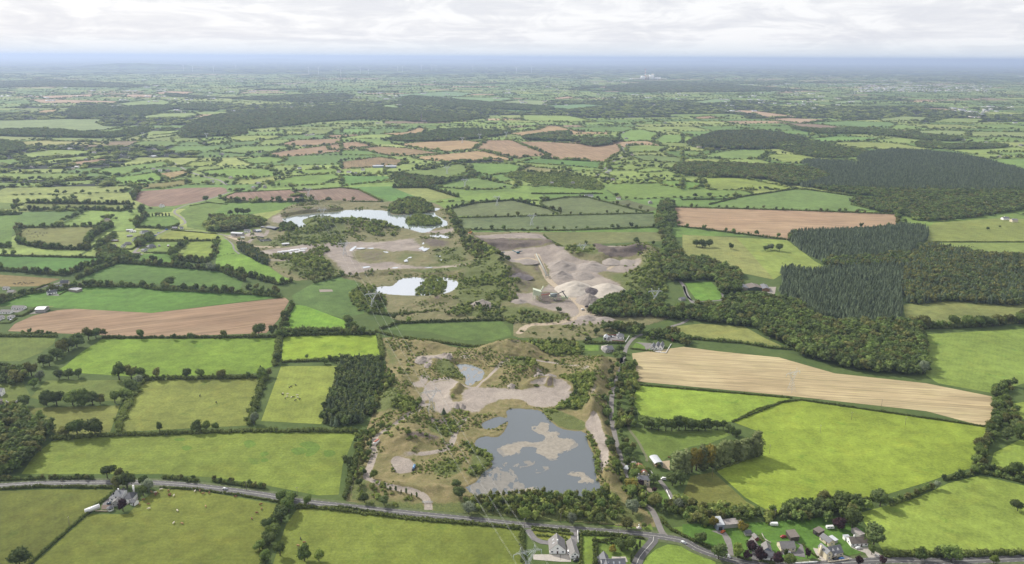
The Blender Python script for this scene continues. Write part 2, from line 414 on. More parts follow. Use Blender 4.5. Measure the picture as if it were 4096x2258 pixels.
def plant_mesh(kind, lod, i):
    key = (kind, lod, i)
    if key not in _pm:
        V, F = gen(SHAPE[kind], lod, 100 * i + sum(map(ord, SHAPE[kind])) + (7 if lod == 'lo' else 0))
        if lod == 'lo': V = V * (1.04, 1.04, 1.0)
        _pm[key] = to_mesh('crown', V, F, LEAF[LEAFOF.get(kind, kind)])
    return _pm[key]
_tm = {}
def trunk_mesh(kind):
    k = 'conifer' if SHAPE[kind] in ('conifer', 'poplar', 'column') else 'broad'
    if k not in _tm:
        b = MB(); b.bar((0, 0, -.3), (0, 0, 3.2), .38, 0, .27, 7)
        if k == 'broad':
            for t in (.3, 2.5, 4.4): b.bar((0, 0, 2.6), (1.7 * math.cos(t), 1.7 * math.sin(t), 5.4), .2, 0, .09, 5)
            b.bar((0, 0, 3.0), (.2, -.1, 7.0), .25, 0, .1, 5)
        else: b.bar((0, 0, 3.1), (0, 0, 9), .26, 0, .05, 6)
        _tm[k] = b.mesh('trunk', BARK)
    return _tm[k]
NVAR = dict(broad=6, dark=5, bush=5, conifer=4, poplar=3)
TREES = []    # candidates: every single plant that stands in the near half of the view
def plant(kind, xy, h, label, group, name=None, w=1.0, z=0.0, cat=None, keep=False):
    TREES.append(dict(kind=kind, x=float(xy[0]), y=float(xy[1]), z=z, h=h * (1.16 if keep else 1.0), w=w, label=label, group=group, name=name, cat=cat, keep=keep))
def place_tree(t):
    k = t['kind']; shrub = k == 'bush'
    name = t['name'] or ('shrub' if shrub else {'conifer': 'conifer_tree', 'poplar': 'poplar_tree', 'column': 'cypress_tree'}.get(k, 'tree'))
    e = thing(name, t['label'], t['cat'] or ('shrub' if shrub else 'tree'), (t['x'], t['y'], t['z']), random.uniform(0, 6.28), t['group'])
    s = t['h'] / 10; ww = s * t['w']
    c = link(bpy.data.objects.new('crown', plant_mesh(k, 'hi', random.randrange(NVAR.get(k, 3)))), e); c.scale = (ww * random.uniform(.85, 1.3), ww * random.uniform(.85, 1.3), s)
    if not shrub:
        q = link(bpy.data.objects.new('trunk', trunk_mesh(k)), e); q.scale = (s, s, s)
    return e
# many plants in one object: points that carry instances (only for what nobody could count)
def scatter_group():
    g = bpy.data.node_groups.new('scattered_plants', 'GeometryNodeTree')
    g.interface.new_socket('Geometry', in_out='INPUT', socket_type='NodeSocketGeometry')
    g.interface.new_socket('Kinds', in_out='INPUT', socket_type='NodeSocketCollection')
    g.interface.new_socket('Geometry', in_out='OUTPUT', socket_type='NodeSocketGeometry')
    i = g.nodes.new('NodeGroupInput'); o = g.nodes.new('NodeGroupOutput')
    ip = g.nodes.new('GeometryNodeInstanceOnPoints'); ci = g.nodes.new('GeometryNodeCollectionInfo')
    ci.inputs['Separate Children'].default_value = True; ci.inputs['Reset Children'].default_value = True
    def at(n, ty):
        a = g.nodes.new('GeometryNodeInputNamedAttribute'); a.data_type = ty; a.inputs['Name'].default_value = n; return a.outputs['Attribute']
    cx = g.nodes.new('ShaderNodeCombineXYZ'); g.links.new(at('rot', 'FLOAT'), cx.inputs[2])
    er = g.nodes.new('FunctionNodeEulerToRotation'); g.links.new(cx.outputs[0], er.inputs[0])
    g.links.new(i.outputs[0], ip.inputs['Points']); g.links.new(i.outputs[1], ci.inputs[0]); g.links.new(ci.outputs[0], ip.inputs['Instance'])
    ip.inputs['Pick Instance'].default_value = True
    g.links.new(at('pick', 'INT'), ip.inputs['Instance Index']); g.links.new(er.outputs[0], ip.inputs['Rotation'])
    g.links.new(at('size', 'FLOAT_VECTOR'), ip.inputs['Scale']); g.links.new(ip.outputs[0], o.inputs[0])
    return g
SG = scatter_group()
_kc = {}
def kinds_coll(meshes, key):
    if key in _kc: return _kc[key]
    c = bpy.data.collections.new('plant_kinds')
    for n, m in enumerate(meshes):
        c.objects.link(bpy.data.objects.new('plant_kind_%02d' % n, m))
    _kc[key] = c; return c
def scatter(name, label, P, S, meshes, key, pick=None, cat=None, group=None):
    """P (n,3) feet, S (n,3) scales"""
    n = len(P)
    if n == 0: return None
    me = bpy.data.meshes.new(name); me.vertices.add(n); me.vertices.foreach_set('co', np.asarray(P, np.float32).ravel())
    a = me.attributes.new('size', 'FLOAT_VECTOR', 'POINT'); a.data.foreach_set('vector', np.asarray(S, np.float32).ravel())
    a = me.attributes.new('rot', 'FLOAT', 'POINT'); a.data.foreach_set('value', rng.uniform(0, 6.28, n).astype(np.float32))
    a = me.attributes.new('pick', 'INT', 'POINT'); a.data.foreach_set('value', (rng.integers(0, len(meshes), n) if pick is None else np.asarray(pick)).astype(np.int32))
    o = link(bpy.data.objects.new(name, me)); m = o.modifiers.new('scatter', 'NODES'); m.node_group = SG
    m['Socket_1'] = kinds_coll(meshes, key)
    return tag(o, label, cat, group, 'stuff')
def lo_set(kinds):
    ms = []
    for k in kinds: ms += [plant_mesh(k, 'lo', i) for i in range(3)]
    return ms
SETS = dict(decid=['broad', 'dark', 'broad', 'brown', 'dark'], conif=['conifer'], mixed=['conifer', 'dark', 'brown', 'conifer'], scrub=['bush', 'bush', 'broad', 'lime'],
            gorse=['bush', 'lime', 'bush', 'broad'], bronze=['brown', 'dark', 'broad'], plant=['conifer', 'dark', 'poplar'], belt=['broad', 'dark', 'bush', 'brown'])
def fill(poly, step, jit=.45):
    lo, hi = poly.min(0), poly.max(0)
    X, Y = np.meshgrid(np.arange(lo[0], hi[0], step), np.arange(lo[1], hi[1], step * .88)); X[1::2] += step / 2
    p = np.stack([X.ravel(), Y.ravel()], 1) + rng.uniform(-jit, jit, (X.size, 2)) * step
    return p[inside(p, poly)]
def zvals(p, zf=None): return np.zeros(len(p)) if zf is None else zf(p[:, 0], p[:, 1])
def wood(poly_s, label, kind='decid', step=6.5, h=13, hv=.25, zf=None, gap=0.0, name='wood', cat='wood'):
    poly = smooth(G(poly_s), 3, True); p = fill(poly, step)
    if gap: p = p[vnoise(p[:, 0] / 28, p[:, 1] / 28, 5) > gap]
    d = np.linalg.norm(p, axis=1)
    hh = h * rng.uniform(1 - hv, 1 + hv, len(p)) * (.85 + .3 * vnoise(p[:, 0] / 40, p[:, 1] / 40, 9))
    wd_ = rng.uniform(.9, 1.15, len(p)) * (step / 6.5 if kind in ('decid', 'bronze', 'belt') else 1)
    wd_ = np.maximum(.6, wd_) if kind not in ('conif', 'mixed', 'plant') else rng.uniform(.95, 1.2, len(p))
    s = hh / 10
    S = np.stack([s * wd_, s * wd_, s], 1)
    return scatter(name, label, np.column_stack([p, zvals(p, zf) - .02 * hh]), S, lo_set(SETS[kind]), kind, cat=cat)
# hedges: bumpy strips of leaf clumps, one mesh for each hedge
_hb = {}
def hedge_bush(i, tight=False):
    key = (i, tight)
    if key not in _hb:
        r = np.random.default_rng(50 + i)
        lob = [(r.normal(0, .25), r.normal(0, .25), r.uniform(.42, .58), r.uniform(.42, .6)) for _ in range(2)]
        _hb[key] = lobes_mesh(lob, 34, .17, r, 1, .86, 1.0)
    return _hb[key]
def resample(P, step):
    P = np.asarray(P); seg = np.linalg.norm(np.diff(P, axis=0), axis=1); s = np.concatenate([[0], np.cumsum(seg)])
    n = max(2, int(s[-1] / step)); q = np.linspace(0, s[-1], n)
    return np.stack([np.interp(q, s, P[:, k]) for k in range(2)], 1)
def hedge_obj(P, h, label, group='hedges between the fields', wd_=None, step=None, zf=None, gaps=.0, name='hedge'):
    step = step or max(1.3, h * .55); p = resample(P, step); wd_ = wd_ or h * .95
    if gaps: p = p[vnoise(p[:, 0] / 14 + 3, p[:, 1] / 14, 3) > gaps]
    if len(p) < 2: return
    Vs, Fs, off = [], [], 0
    for q in p:
        V, F = hedge_bush(random.randrange(8)); t = random.uniform(0, 6.28); c, s = math.cos(t), math.sin(t)
        hh = h * random.uniform(.72, 1.2) * (.75 + .5 * float(vnoise(q[0] / 11, q[1] / 11, 4))); ww = wd_ * random.uniform(.85, 1.2) * max(1, step / wd_)
        z0 = 0.0 if zf is None else float(zf(np.array([q[0]]), np.array([q[1]]))[0])
        W = np.stack([(V[:, 0] * c - V[:, 1] * s) * ww + q[0] + random.gauss(0, wd_ * .12), (V[:, 0] * s + V[:, 1] * c) * ww + q[1] + random.gauss(0, wd_ * .12), V[:, 2] * hh + z0 - .1 * h * 0], 1)
        Vs.append(W); Fs.append(F + off); off += len(V)
    me = to_mesh('hedge', np.concatenate(Vs), np.concatenate(Fs), LEAF['hedge'])
    return tag(link(bpy.data.objects.new(name, me)), label, 'hedge', group)
ORD = 'first second third fourth fifth sixth seventh eighth ninth tenth eleventh twelfth thirteenth fourteenth fifteenth sixteenth seventeenth eighteenth nineteenth twentieth'.split()
TENS = {2: 'twenty', 3: 'thirty', 4: 'forty', 5: 'fifty', 6: 'sixty'}; TENTH = {3: 'thirtieth', 4: 'fortieth', 5: 'fiftieth', 6: 'sixtieth'}
def ordinal(i):
    if i < 20: return ORD[i]
    t, u = divmod(i + 1, 10); return TENTH[t] if u == 0 else TENS[t] + '-' + ORD[u - 1]
LOOK = dict(broad='green tree', dark='dark tree', brown='bronze tree', willow='silvery willow', autumn='yellowing tree', bush='rounded shrub', lime='bright tree', conifer='conifer', poplar='tall poplar', beech='purple-leaved tree')
def tree_row(P, place, spacing, h, kinds=('broad', 'dark', 'broad', 'brown'), prob=1.0, hv=.38, w=1.0, zf=None, side='left'):
    p = resample(P, spacing) + rng.normal(0, spacing * .27, (max(2, int(np.linalg.norm(np.diff(P, axis=0), axis=1).sum() / spacing)), 2))
    if prob < 1: p = p[rng.uniform(0, 1, len(p)) < prob]
    sx = [screen(*q)[0] for q in p]
    for i, k in enumerate(np.argsort(sx)):
        q = p[k]; kd = kinds[random.randrange(len(kinds))]
        z = 0.0 if zf is None else float(zf(np.array([q[0]]), np.array([q[1]]))[0])
        plant(kd, q, h * random.uniform(1 - hv, 1 + hv), '%s, %s from left, %s' % (LOOK[kd], ordinal(i), place), 'trees of the hedgerows', w=w, z=z)
HTYPE = {'L': (2.0, None), 'M': (3.8, None), 'B': (5.4, None), 'T': (5.2, (7.5, 11, .9)), 'S': (4.4, (12, 10.5, .8)), 'X': (3.5, (20, 10, .8)), 'G': (7, (7.0, 14, 1.0))}
SIDE = {'f': 'far', 'n': 'near', 'l': 'left', 'r': 'right'}
FIELD_POLYS = []
_fz = [0]
def sheet(name, poly, col, mat, kind='structure', z=None, ang=None, label=None):
    poly = np.asarray(poly)
    if z is None: _fz[0] += 1; z = .04 + .012 * (_fz[0] % 9)
    if ang is None:
        d = poly - np.roll(poly, -1, 0); i = np.argmax(np.linalg.norm(d, axis=1)); ang = math.atan2(d[i][1], d[i][0])
    c, s = math.cos(ang), math.sin(ang)
    uv = np.stack([poly[:, 0] * c + poly[:, 1] * s, -poly[:, 0] * s + poly[:, 1] * c], 1)
    n = len(poly); V = np.column_stack([poly, np.full(n, z)])
    a = .5 * np.sum(poly[:, 0] * np.roll(poly[:, 1], -1) - np.roll(poly[:, 0], -1) * poly[:, 1])
    idx = list(range(n)) if a > 0 else list(range(n))[::-1]
    me = mesh_np(name, V, [idx], [mat], col=None if col is None else np.tile(np.array(col)[None, :3], (n, 1)), uv=uv)
    o = link(bpy.data.objects.new(name, me)); return tag(o, label, None, None, kind)
PASTURE, CROP, LAND = field_mat(), crop_mat(), land_mat()
def field(desc, col, pts, hedges='', crop=False, ang=None, name=None):
    pp = px(pts); poly = np.array([ground(p) for p in pp]); d = float(np.linalg.norm(poly.mean(0)))
    FIELD_POLYS.append(poly)
    sheet(name or ('stubble_field' if crop else 'pasture'), poly, field_tone(col, d if d > 1200 else 0), CROP if crop else PASTURE, ang=ang)
    if not hedges: return
    pp = np.array(pp); n = len(pp)
    area = np.sum(pp[:, 0] * np.roll(pp[:, 1], -1) - np.roll(pp[:, 0], -1) * pp[:, 1])
    cls = []
    for i in range(n):
        dx, dy = pp[(i + 1) % n] - pp[i]; nx, ny = (dy, -dx) if area > 0 else (-dy, dx)
        cls.append(('l' if nx < 0 else 'r') if abs(dy) > .55 * abs(dx) else ('f' if ny < 0 else 'n'))
    for hs in hedges.split():
        sd, ty = hs[0], hs[1]; idx = [i for i in range(n) if cls[i] == sd]
        if not idx: continue
        chains = []; start = next((i for i in idx if (i - 1) % n not in idx), idx[0]); cur = [start]; i = start
        seq = [(start + k) % n for k in range(n)]
        cur = []
        for i in seq:
            if cls[i] == sd: cur.append(i)
            elif cur: chains.append(cur); cur = []
        if cur: chains.append(cur)
        for ci, ch in enumerate(chains):
            P = np.array([poly[i] for i in ch] + [poly[(ch[-1] + 1) % n]])
            if np.linalg.norm(np.diff(P, axis=0), axis=1).sum() < 12: continue
            lab = '%s side of the %s' % (SIDE[sd], desc)
            h, tr = HTYPE[ty]
            hedge_obj(P, h, {'L': 'low hedge ', 'M': 'bushy hedge ', 'B': 'tall hedge ', 'T': 'hedge under trees ', 'S': 'hedge with trees ', 'X': 'hedge with few trees ', 'G': 'undergrowth below trees '}[ty] + 'on the ' + lab + (', %s stretch' % ORD[ci] if len(chains) > 1 else ''), gaps=0)
            if tr: tree_row(P, lab, tr[0], tr[1], prob=tr[2])
MIDP, MIDS = [], []
def mid(col, pts, crop=False, hedge='fn'):
    """a field in the middle distance, its hedges go into one mass"""
    pp = px(pts); poly = np.array([ground(p) for p in pp]); d = float(np.linalg.norm(poly.mean(0)))
    FIELD_POLYS.append(poly)
    sheet('stubble_field' if crop else 'pasture', poly, field_tone(col, d), CROP if crop else PASTURE)
    P = np.vstack([poly, poly[:1]]); p = resample(P, 8.0)
    big = vnoise(p[:, 0] / 60, p[:, 1] / 60, 2) > .5
    keep = rng.uniform(0, 1, len(p)) < .85
    h = np.where(big & (rng.uniform(0, 1, len(p)) < .55), rng.uniform(8, 13.5, len(p)), rng.uniform(3.2, 6.5, len(p)))
    MIDP.append((p + rng.normal(0, 2, p.shape))[keep]); MIDS.append(h[keep])
# ---------------------------------------------------------------- the ground sheet, out to the horizon
def ground_sheet():
    rr = np.concatenate([[0], np.geomspace(150, 130000, 46)]); na = 96
    V = [(0, 0, 0)]; F = []
    for r in rr[1:]:
        for k in range(na):
            t = 2 * math.pi * k / na; x, y = r * math.cos(t), r * math.sin(t); z = 0
            V.append((x, y, z))
    for k in range(na): F.append([0, 1 + k, 1 + (k + 1) % na])
    for i in range(len(rr) - 2):
        for k in range(na):
            a = 1 + i * na + k; b = 1 + i * na + (k + 1) % na; F.append([a, a + na, b + na, b])
    tag(link(bpy.data.objects.new('ground', mesh_np('ground', V, F, [LAND]))), None, None, None, 'structure')
ground_sheet()
# low hills on the skyline
def hill(c, rx, ry, h, seed):
    n = 40; X, Y = np.meshgrid(np.linspace(-1, 1, n), np.linspace(-1, 1, 16))
    Z = np.clip(1 - X ** 2 - Y ** 2, 0, 1) ** 1.5 * h * (.6 + .8 * fbm(X * 3 + seed, Y * 3, seed)) - 2
    V = np.stack([X * rx + c[0], Y * ry + c[1], Z], -1).reshape(-1, 3)
    F = np.array([[j * n + i, j * n + i + 1, (j + 1) * n + i + 1, (j + 1) * n + i] for j in range(15) for i in range(n - 1)])
    tag(link(bpy.data.objects.new('hill', mesh_np('hill', V, F, [LAND], smooth_=True))), None, None, None, 'structure')
for xs, dist, w, h in ((600, 24000, 2300, 150), (1120, 60000, 3500, 190), (1720, 62000, 9000, 170), (1960, 60000, 4000, 200), (2600, 62000, 12000, 140), (3250, 70000, 12000, 150), (380, 60000, 9000, 120), (2800, 60000, 2500, 190), (3800, 80000, 9000, 260)):
    hill(((xs - 2048) / FPX * dist, dist), w, w * .5, h, xs)
# ---------------------------------------------------------------- fields of the near half, cloud light and shade kept in their colours
OL, GR, BR = (116, 128, 48), (132, 155, 58), (140, 172, 48)
field('olive pasture at the bottom left corner', (112, 122, 44), 'g 0,872 400,858 860,862 880,880 690,1000 660,1035 200,1440 0,1440', 'rL')
field('cattle field below the main road', (124, 136, 50), 'g 230,1440 665,1045 960,1045 1050,950 1195,855 1400,858 1700,905 2100,975 2050,1085 1990,1210 1985,1350 1960,1450', 'rX')
field('patchy pasture above the main road', (132, 152, 54), 'g 160,745 250,610 400,490 700,465 1150,450 1900,425 U 897,1088 862,1170 852,1245 g 2380,905 2000,830 1600,770 1200,745', 'fM')
field('small olive paddock by the grove', (130, 138, 62), 'g 200,250 900,230 870,310 825,430 640,450 420,450 300,350', '')
field('paddock behind the big dark trees', (118, 136, 58), 'g 230,170 345,45 950,40 900,200 640,190 300,190', '')
field('big pasture with two horses', (138, 150, 64), 'g 1080,38 1985,22 1950,100 1870,380 890,430 880,400 960,230 1040,90', 'fS lB rB')
field('narrow pasture with a mixed herd', (150, 166, 66), 'U 707,922 858,921 845,990 808,1068 657,1060', '')
field('vivid pasture left of the pit', (148, 178, 36), 'U 713,846 945,842 958,905 880,906 708,912', 'fS nX')
field('bright field under the tan field', (128, 162, 42), 'U 165,920 200,890 260,852 705,850 690,920 640,940 360,950 140,935', 'fX rB')
field('dull green field at the left edge', (116, 136, 56), 'd -60,1115 420,1120 400,1170 300,1240 150,1300 -60,1300', 'fM')
field('small green field by the grove', (120, 138, 58), 'g 0,60 170,60 230,160 180,250 0,200', '')
field('long tan field', (180, 150, 116), 'd 60,1075 110,1020 250,960 420,920 560,908 1130,940 2130,825 2160,850 2080,990 1990,1090 1150,1120 760,1105 400,1090', '', True, name='ploughed_field')
field('green field above the tan field', (100, 145, 56), 'd 0,870 200,800 660,745 1050,745 1200,770 1780,795 2090,820 1130,940 560,908 300,895 0,885', 'fT')
field('wide green field between tree lines', (96, 132, 60), 'd 570,690 880,565 1080,580 1640,625 1820,700 1790,775 1560,745 730,705', 'fT lG')
field('dark green left-edge field', (94, 140, 62), 'd -60,512 730,530 760,560 490,660 -60,615', 'nT fX')
field('dry brown paddock with black cattle', (150, 132, 80), 'd -60,650 450,685 300,740 -60,745', 'rB')
field('big olive field with a black herd', (134, 140, 80), 'd 140,305 840,290 700,370 650,420 650,470 340,460 140,420', 'lT nT fS rG')
field('green edge field beside the olive field', (110, 144, 64), 'd -60,210 150,205 95,300 80,450 -60,450', 'fT nT')
field('upper olive field', (126, 140, 70), 'd 150,175 200,120 1000,130 990,160 900,180 560,165 300,175', 'nT fT')
field('small field at the far left edge', (116, 140, 70), 'd -60,112 130,118 100,160 -60,170', 'rT')
field('field with the purple tree row', (102, 138, 60), 'd 1055,165 1300,155 1280,185 1060,190', 'lG')
field('rounded field by the lane bend', (110, 144, 62), 'd 1015,285 1090,215 1290,213 1345,250 1330,290 1230,310 1030,300', 'nS lG')
field('hummocky field by the lane bend', (116, 144, 66), 'd 1340,195 1420,140 1560,115 1700,130 1600,200 1540,325 1400,300 1380,230', 'fL')
field('green field above the round clump', (114, 150, 66), 'd 1680,115 2240,110 2230,140 2040,180 1700,225 1600,200', 'fX')
field('pale paddock before the cottage', (150, 164, 72), 'd 1150,400 1280,322 1620,350 1620,400 1400,405', 'nM fL')
field('paddock right of the hamlet', (122, 150, 66), 'd 1080,490 1110,415 1400,410 1370,440 1300,490', 'nL rT')
field('green garden field below the hamlet', (106, 148, 58), 'd 1025,560 1070,500 1300,490 1300,560 1250,585 1060,580', 'rG')
field('pale field between tall hedges', (140, 164, 68), 'd 1390,470 1410,410 1620,400 1600,500 1540,570 1340,545', 'nG rS')
field('bright field beside the conifer belt', (130, 172, 62), 'd 1650,400 1700,380 1760,470 1810,500 2010,590 2200,690 2180,710 2090,730 1830,660 1620,615 1610,560', 'nT')
field('large brown field above the lane', (164, 136, 116), 'd 1000,95 1010,50 1040,30 1400,5 1650,0 1690,10 1700,40 1500,105 1300,140 1120,145 1050,115', 'lG', True, name='ploughed_field')
field('brown field right of the lane', (164, 136, 116), 'd 1640,85 1760,40 2170,20 2300,110 1860,110', 'nX fL', True, name='ploughed_field')
field('brown field above the lake', (160, 136, 116), 'd 2200,30 2552,5 e 130,20 310,110 0,110 d 2360,110', 'fM nX', True, name='ploughed_field')
field('rough field with a bare ring', (100, 132, 62), 'U 733,745 790,712 862,695 890,700 920,750 915,790 860,800 800,785 745,765', 'fS')
field('bright green triangular field', (122, 168, 42), 'U 702,833 738,767 768,770 870,808 893,825 880,833', 'rT lS nB')
field('green field below the mid pond', (112, 144, 62), 'U 955,752 1075,753 1092,785 985,795 945,790', 'lS nM')
field('rough field above the gravel pit', (104, 132, 62), 'e 300,1060 430,1020 660,1010 1190,995 1260,1060 1270,1110 1100,1150 900,1140 640,1080', 'fM')
field('bright field beside the brown fields', (106, 150, 76), 'e 30,0 480,-10 640,100 380,110 300,80', '')
field('pale mown field above the lake', (152, 164, 96), 'e 390,5 640,5 870,75 640,105', 'fT')
field('grey-green pylon field above the lake', (118, 132, 90), 'e 800,165 1000,120 1280,98 1640,185 1500,215 860,215', 'fS')
field('grey-green field beside the pylon field', (118, 134, 90), 'e 1490,105 1700,75 1830,75 2280,190 1620,205 1490,130', 'fX lM')
field('wide grey-green field above the quarry', (114, 132, 90), 'e 870,230 2330,195 2350,300 1650,325 900,320', 'fX nX')
field('light field beyond the pylon field', (120, 150, 76), 'e 870,0 1310,0 1280,30 980,45', '')
field('sheep field beyond the grey-green fields', (122, 154, 72), 'e 1400,0 2000,0 1950,50 1420,50', 'nM')
field('dull brown-green field', (112, 122, 86), 'e 1960,110 2140,95 2370,160 2280,190', 'rT')
field('stubbly strip beside the quarry', (130, 138, 88), 'e 900,335 1490,335 2430,335 2420,400 1600,440 1500,355 940,352', '')
field('narrow green strip by the tall tree belt', (106, 148, 74), 'e 2340,205 2420,200 2380,300 2350,270', '')
field('large wheat-coloured field', (192, 162, 126), 'U 1693,522 1990,530 2255,540 2262,570 2140,578 2000,592 1985,605 1850,588 1705,570', 'fX nX rT', True)
field('green field above the wheat-coloured field', (120, 150, 84), 'f 200,130 430,75 870,10 1360,80 1260,130 1400,165 1200,185 700,165 200,160', 'fM')
field('light strip by the far pasture', (116, 150, 76), 'f 0,95 400,90 230,150 0,140', 'fX')
field('dry parkland pasture with three tree clumps', (150, 158, 92), 'f 0,355 400,375 500,480 640,640 680,690 440,640 0,550', '')
field('parkland pasture beside the spruce plantation', (148, 168, 82), 'f 400,375 780,395 880,470 1000,560 1100,610 760,640 680,690 640,640 500,480', '')
field('dry field right of the spruces', (140, 154, 80), 'f 1880,265 2380,230 2620,240 2620,410 1830,410 1840,300', 'nL')
field('rushy field right of the spruce plantation', (134, 154, 80), 'f 1820,415 2620,415 2620,530 2380,520 1800,440', '')
field('rushy field below the dark wood', (136, 146, 84), 'f 1650,880 1850,850 2620,870 2620,1000 2260,1040 1700,1060 1660,950', 'nG')
field('smooth green field at the right edge', (138, 164, 68), 'U 2320,842 2620,825 2620,950 2500,990 2360,965 2330,945', '')
field('small paddock inside the farm lane', (112, 154, 60), 'f 20,715 210,705 300,790 280,840 110,850 50,770', '')
field('green strip beside the farm sheds', (110, 154, 60), 'f 450,785 700,795 720,830 480,825', '')
field('paddock with a dark muck heap', (150, 158, 84), 'f -60,1040 130,1020 460,1040 620,1130 800,1210 640,1200 480,1170 0,1130', 'nM')
field('straw-coloured pylon field', (212, 192, 142), 'U 1590,890 1720,873 1810,885 1960,900 2100,940 2330,965 2495,998 2508,1020 2500,1065 2470,1072 2330,1035 2000,998 1600,960', '', True, math.radians(-8))
field('green field left of the ditch', (150, 180, 56), 'U 1605,970 1990,1002 1965,1015 1845,1062 1700,1060 1612,1045 1590,1010', 'fL rL')
field('huge bright field by the poplars', (148, 172, 48), 'i 740,210 880,190 2300,395 2240,600 2200,690 1960,760 1850,800 1420,930 960,960 690,1050 470,920 250,720 580,600 580,430 380,355', 'fL')
field('small mown field at the right edge', (150, 172, 66), 'U 2520,1020 2620,1005 2620,1060 2530,1050', '')
field('field beyond the right-hand tree belt', (146, 172, 62), 'U 2490,1180 2500,1140 2620,1080 2620,1215 2530,1188', 'nS')
field('green field at the lower right', (148, 172, 64), 'i 1310,1040 1760,920 2000,810 2230,755 2640,850 2640,1345 1520,1350 1420,1180', 'nM')
field('dry rough plot below the poplars', (128, 134, 62), 'i 0,980 0,900 60,760 230,730 480,950 600,1020 340,1010', '')
field('rushy plot left of the poplars', (124, 150, 62), 'x 80,600 350,660 900,690 1650,670 1760,760 1400,900 1100,950 800,1050 620,1200 380,1200 250,950 100,720', '')
field('house lawns beside the road', (98, 142, 50), 'i 0,1120 640,1105 1150,1060 1350,1150 1420,1320 1000,1400 420,1400 0,1290', '', name='lawn')
field('undulating pasture below the road', (130, 146, 54), 'U 748,1280 870,1278 1000,1300 1190,1318 1310,1332 1318,1440 680,1440 700,1380 720,1320', 'fL rL')
field('grass plot between the bottom houses', (122, 148, 54), 'h 1795,1200 2140,1212 2030,1240 1900,1260 1900,1440 1790,1440', 'fL lL rM')
field('front lawn of the big gabled house', (140, 150, 58), 'h 1430,1160 1725,1200 1720,1255 1600,1250 1480,1230 1420,1190', 'fL', name='lawn')
field('garden of the bottom house', (112, 140, 56), 'h 1915,1255 2140,1215 2260,1230 2290,1270 2230,1340 2160,1440 1905,1440', 'fL', name='lawn')
field('pasture in the crook of the road junction', (134, 164, 58), 'U 1628,1402 1650,1382 1680,1370 1730,1377 1800,1415 1800,1440 1605,1440', '')
field('paddock behind the corner hedge', (116, 148, 54), 'U 1680,1330 1750,1320 1805,1335 1800,1375 1745,1362', '')
field('farmhouse garden', (112, 146, 54), 'l 340,990 720,960 900,930 1030,1130 900,1210 500,1150', '', name='lawn')
field('green by the white cross at the junction', (122, 150, 54), 'k 1000,150 1450,140 1840,120 1880,225 1500,200 1000,170', '', name='lawn')
field('lawn of the white gabled bungalow', (120, 156, 60), 'q 1140,590 1240,440 1330,405 1500,440 1640,640 1450,620', 'nL', name='lawn')
field('plot between the bungalows', (116, 152, 58), 'q 0,500 330,500 340,640 0,640', '', name='lawn')
# ---------------------------------------------------------------- middle distance
T1, T2, T3 = (194, 166, 120), (180, 152, 118), (200, 172, 140)
for c, s in ((T3, 'a 200,745 400,745 900,760 850,775 300,772'), (T3, 'a 290,720 690,708 700,722 330,740'), (T3, 'a 930,725 950,708 1150,710 1130,735'), (T3, 'a 1150,695 1270,683 1490,690 1400,705 1180,705'),
             (T1, 'a 270,838 330,825 440,820 400,850 300,852'), (T2, 'a 500,1222 700,1190 840,1190 700,1225 560,1242'), ((184, 162, 110), 'a 1170,1300 1380,1275 1430,1300 1260,1345'),
             (T2, 'a 1970,1158 2120,1130 2552,1075 2552,1135 2250,1165 2050,1178'), (T2, 'a 2090,1082 2200,1050 2552,1038 2552,1070 2290,1097'), ((150, 146, 86), 'a 970,1392 1390,1345 1400,1380 1230,1410 1000,1412'),
             (T1, 'b 400,1080 700,1055 920,1050 1080,1070 1040,1080 990,1115 800,1137 550,1107'), (T2, 'b 1000,1100 1090,1050 1270,1050 1490,1140 1540,1165 1370,1175 1330,1190 1010,1120'),
             (T2, 'b 1310,1060 1500,1060 1900,1085 2070,1085 2095,1130 1980,1215 1500,1185 1560,1160'), (T1, 'b 520,1180 650,1165 1000,1130 1080,1135 1270,1190 1280,1205 1100,1195 800,1212 600,1197'),
             ((170, 146, 106), 'b 130,1115 270,1095 500,1110 740,1145 600,1160 430,1170 300,1155'), (T1, 'b 1240,1000 1480,970 1520,945 1620,945 1760,985 2010,990 1990,1005 1540,1010 1370,1022'),
             ((160, 140, 102), 'b 0,1210 280,1175 480,1200 420,1240 200,1255 0,1265'), (T1, 'b 300,1000 480,990 580,955 640,970 600,1000 440,1022'), (T2, 'b -100,1012 200,1005 0,1032 -100,1032'), (T2, 'b -100,1080 100,1060 240,1090 30,1122 -100,1122'),
             (T3, 'b 1790,640 2200,652 2220,672 2000,668'), (T3, 'c 250,840 420,825 540,830 840,870 850,880 600,877 520,850'), (T3, 'c 650,890 800,885 1090,895 1060,905 900,925 750,907'), (T2, 'c 60,880 200,870 320,885 120,892'),
             ((160, 140, 118), 'c 720,920 1000,930 1700,980 1780,1000 1100,967 850,950'), (T3, 'b 1580,735 1700,722 1750,738 1600,745'), (T3, 'c 690,695 820,690 840,697 700,700')):
    mid(c, s, True)
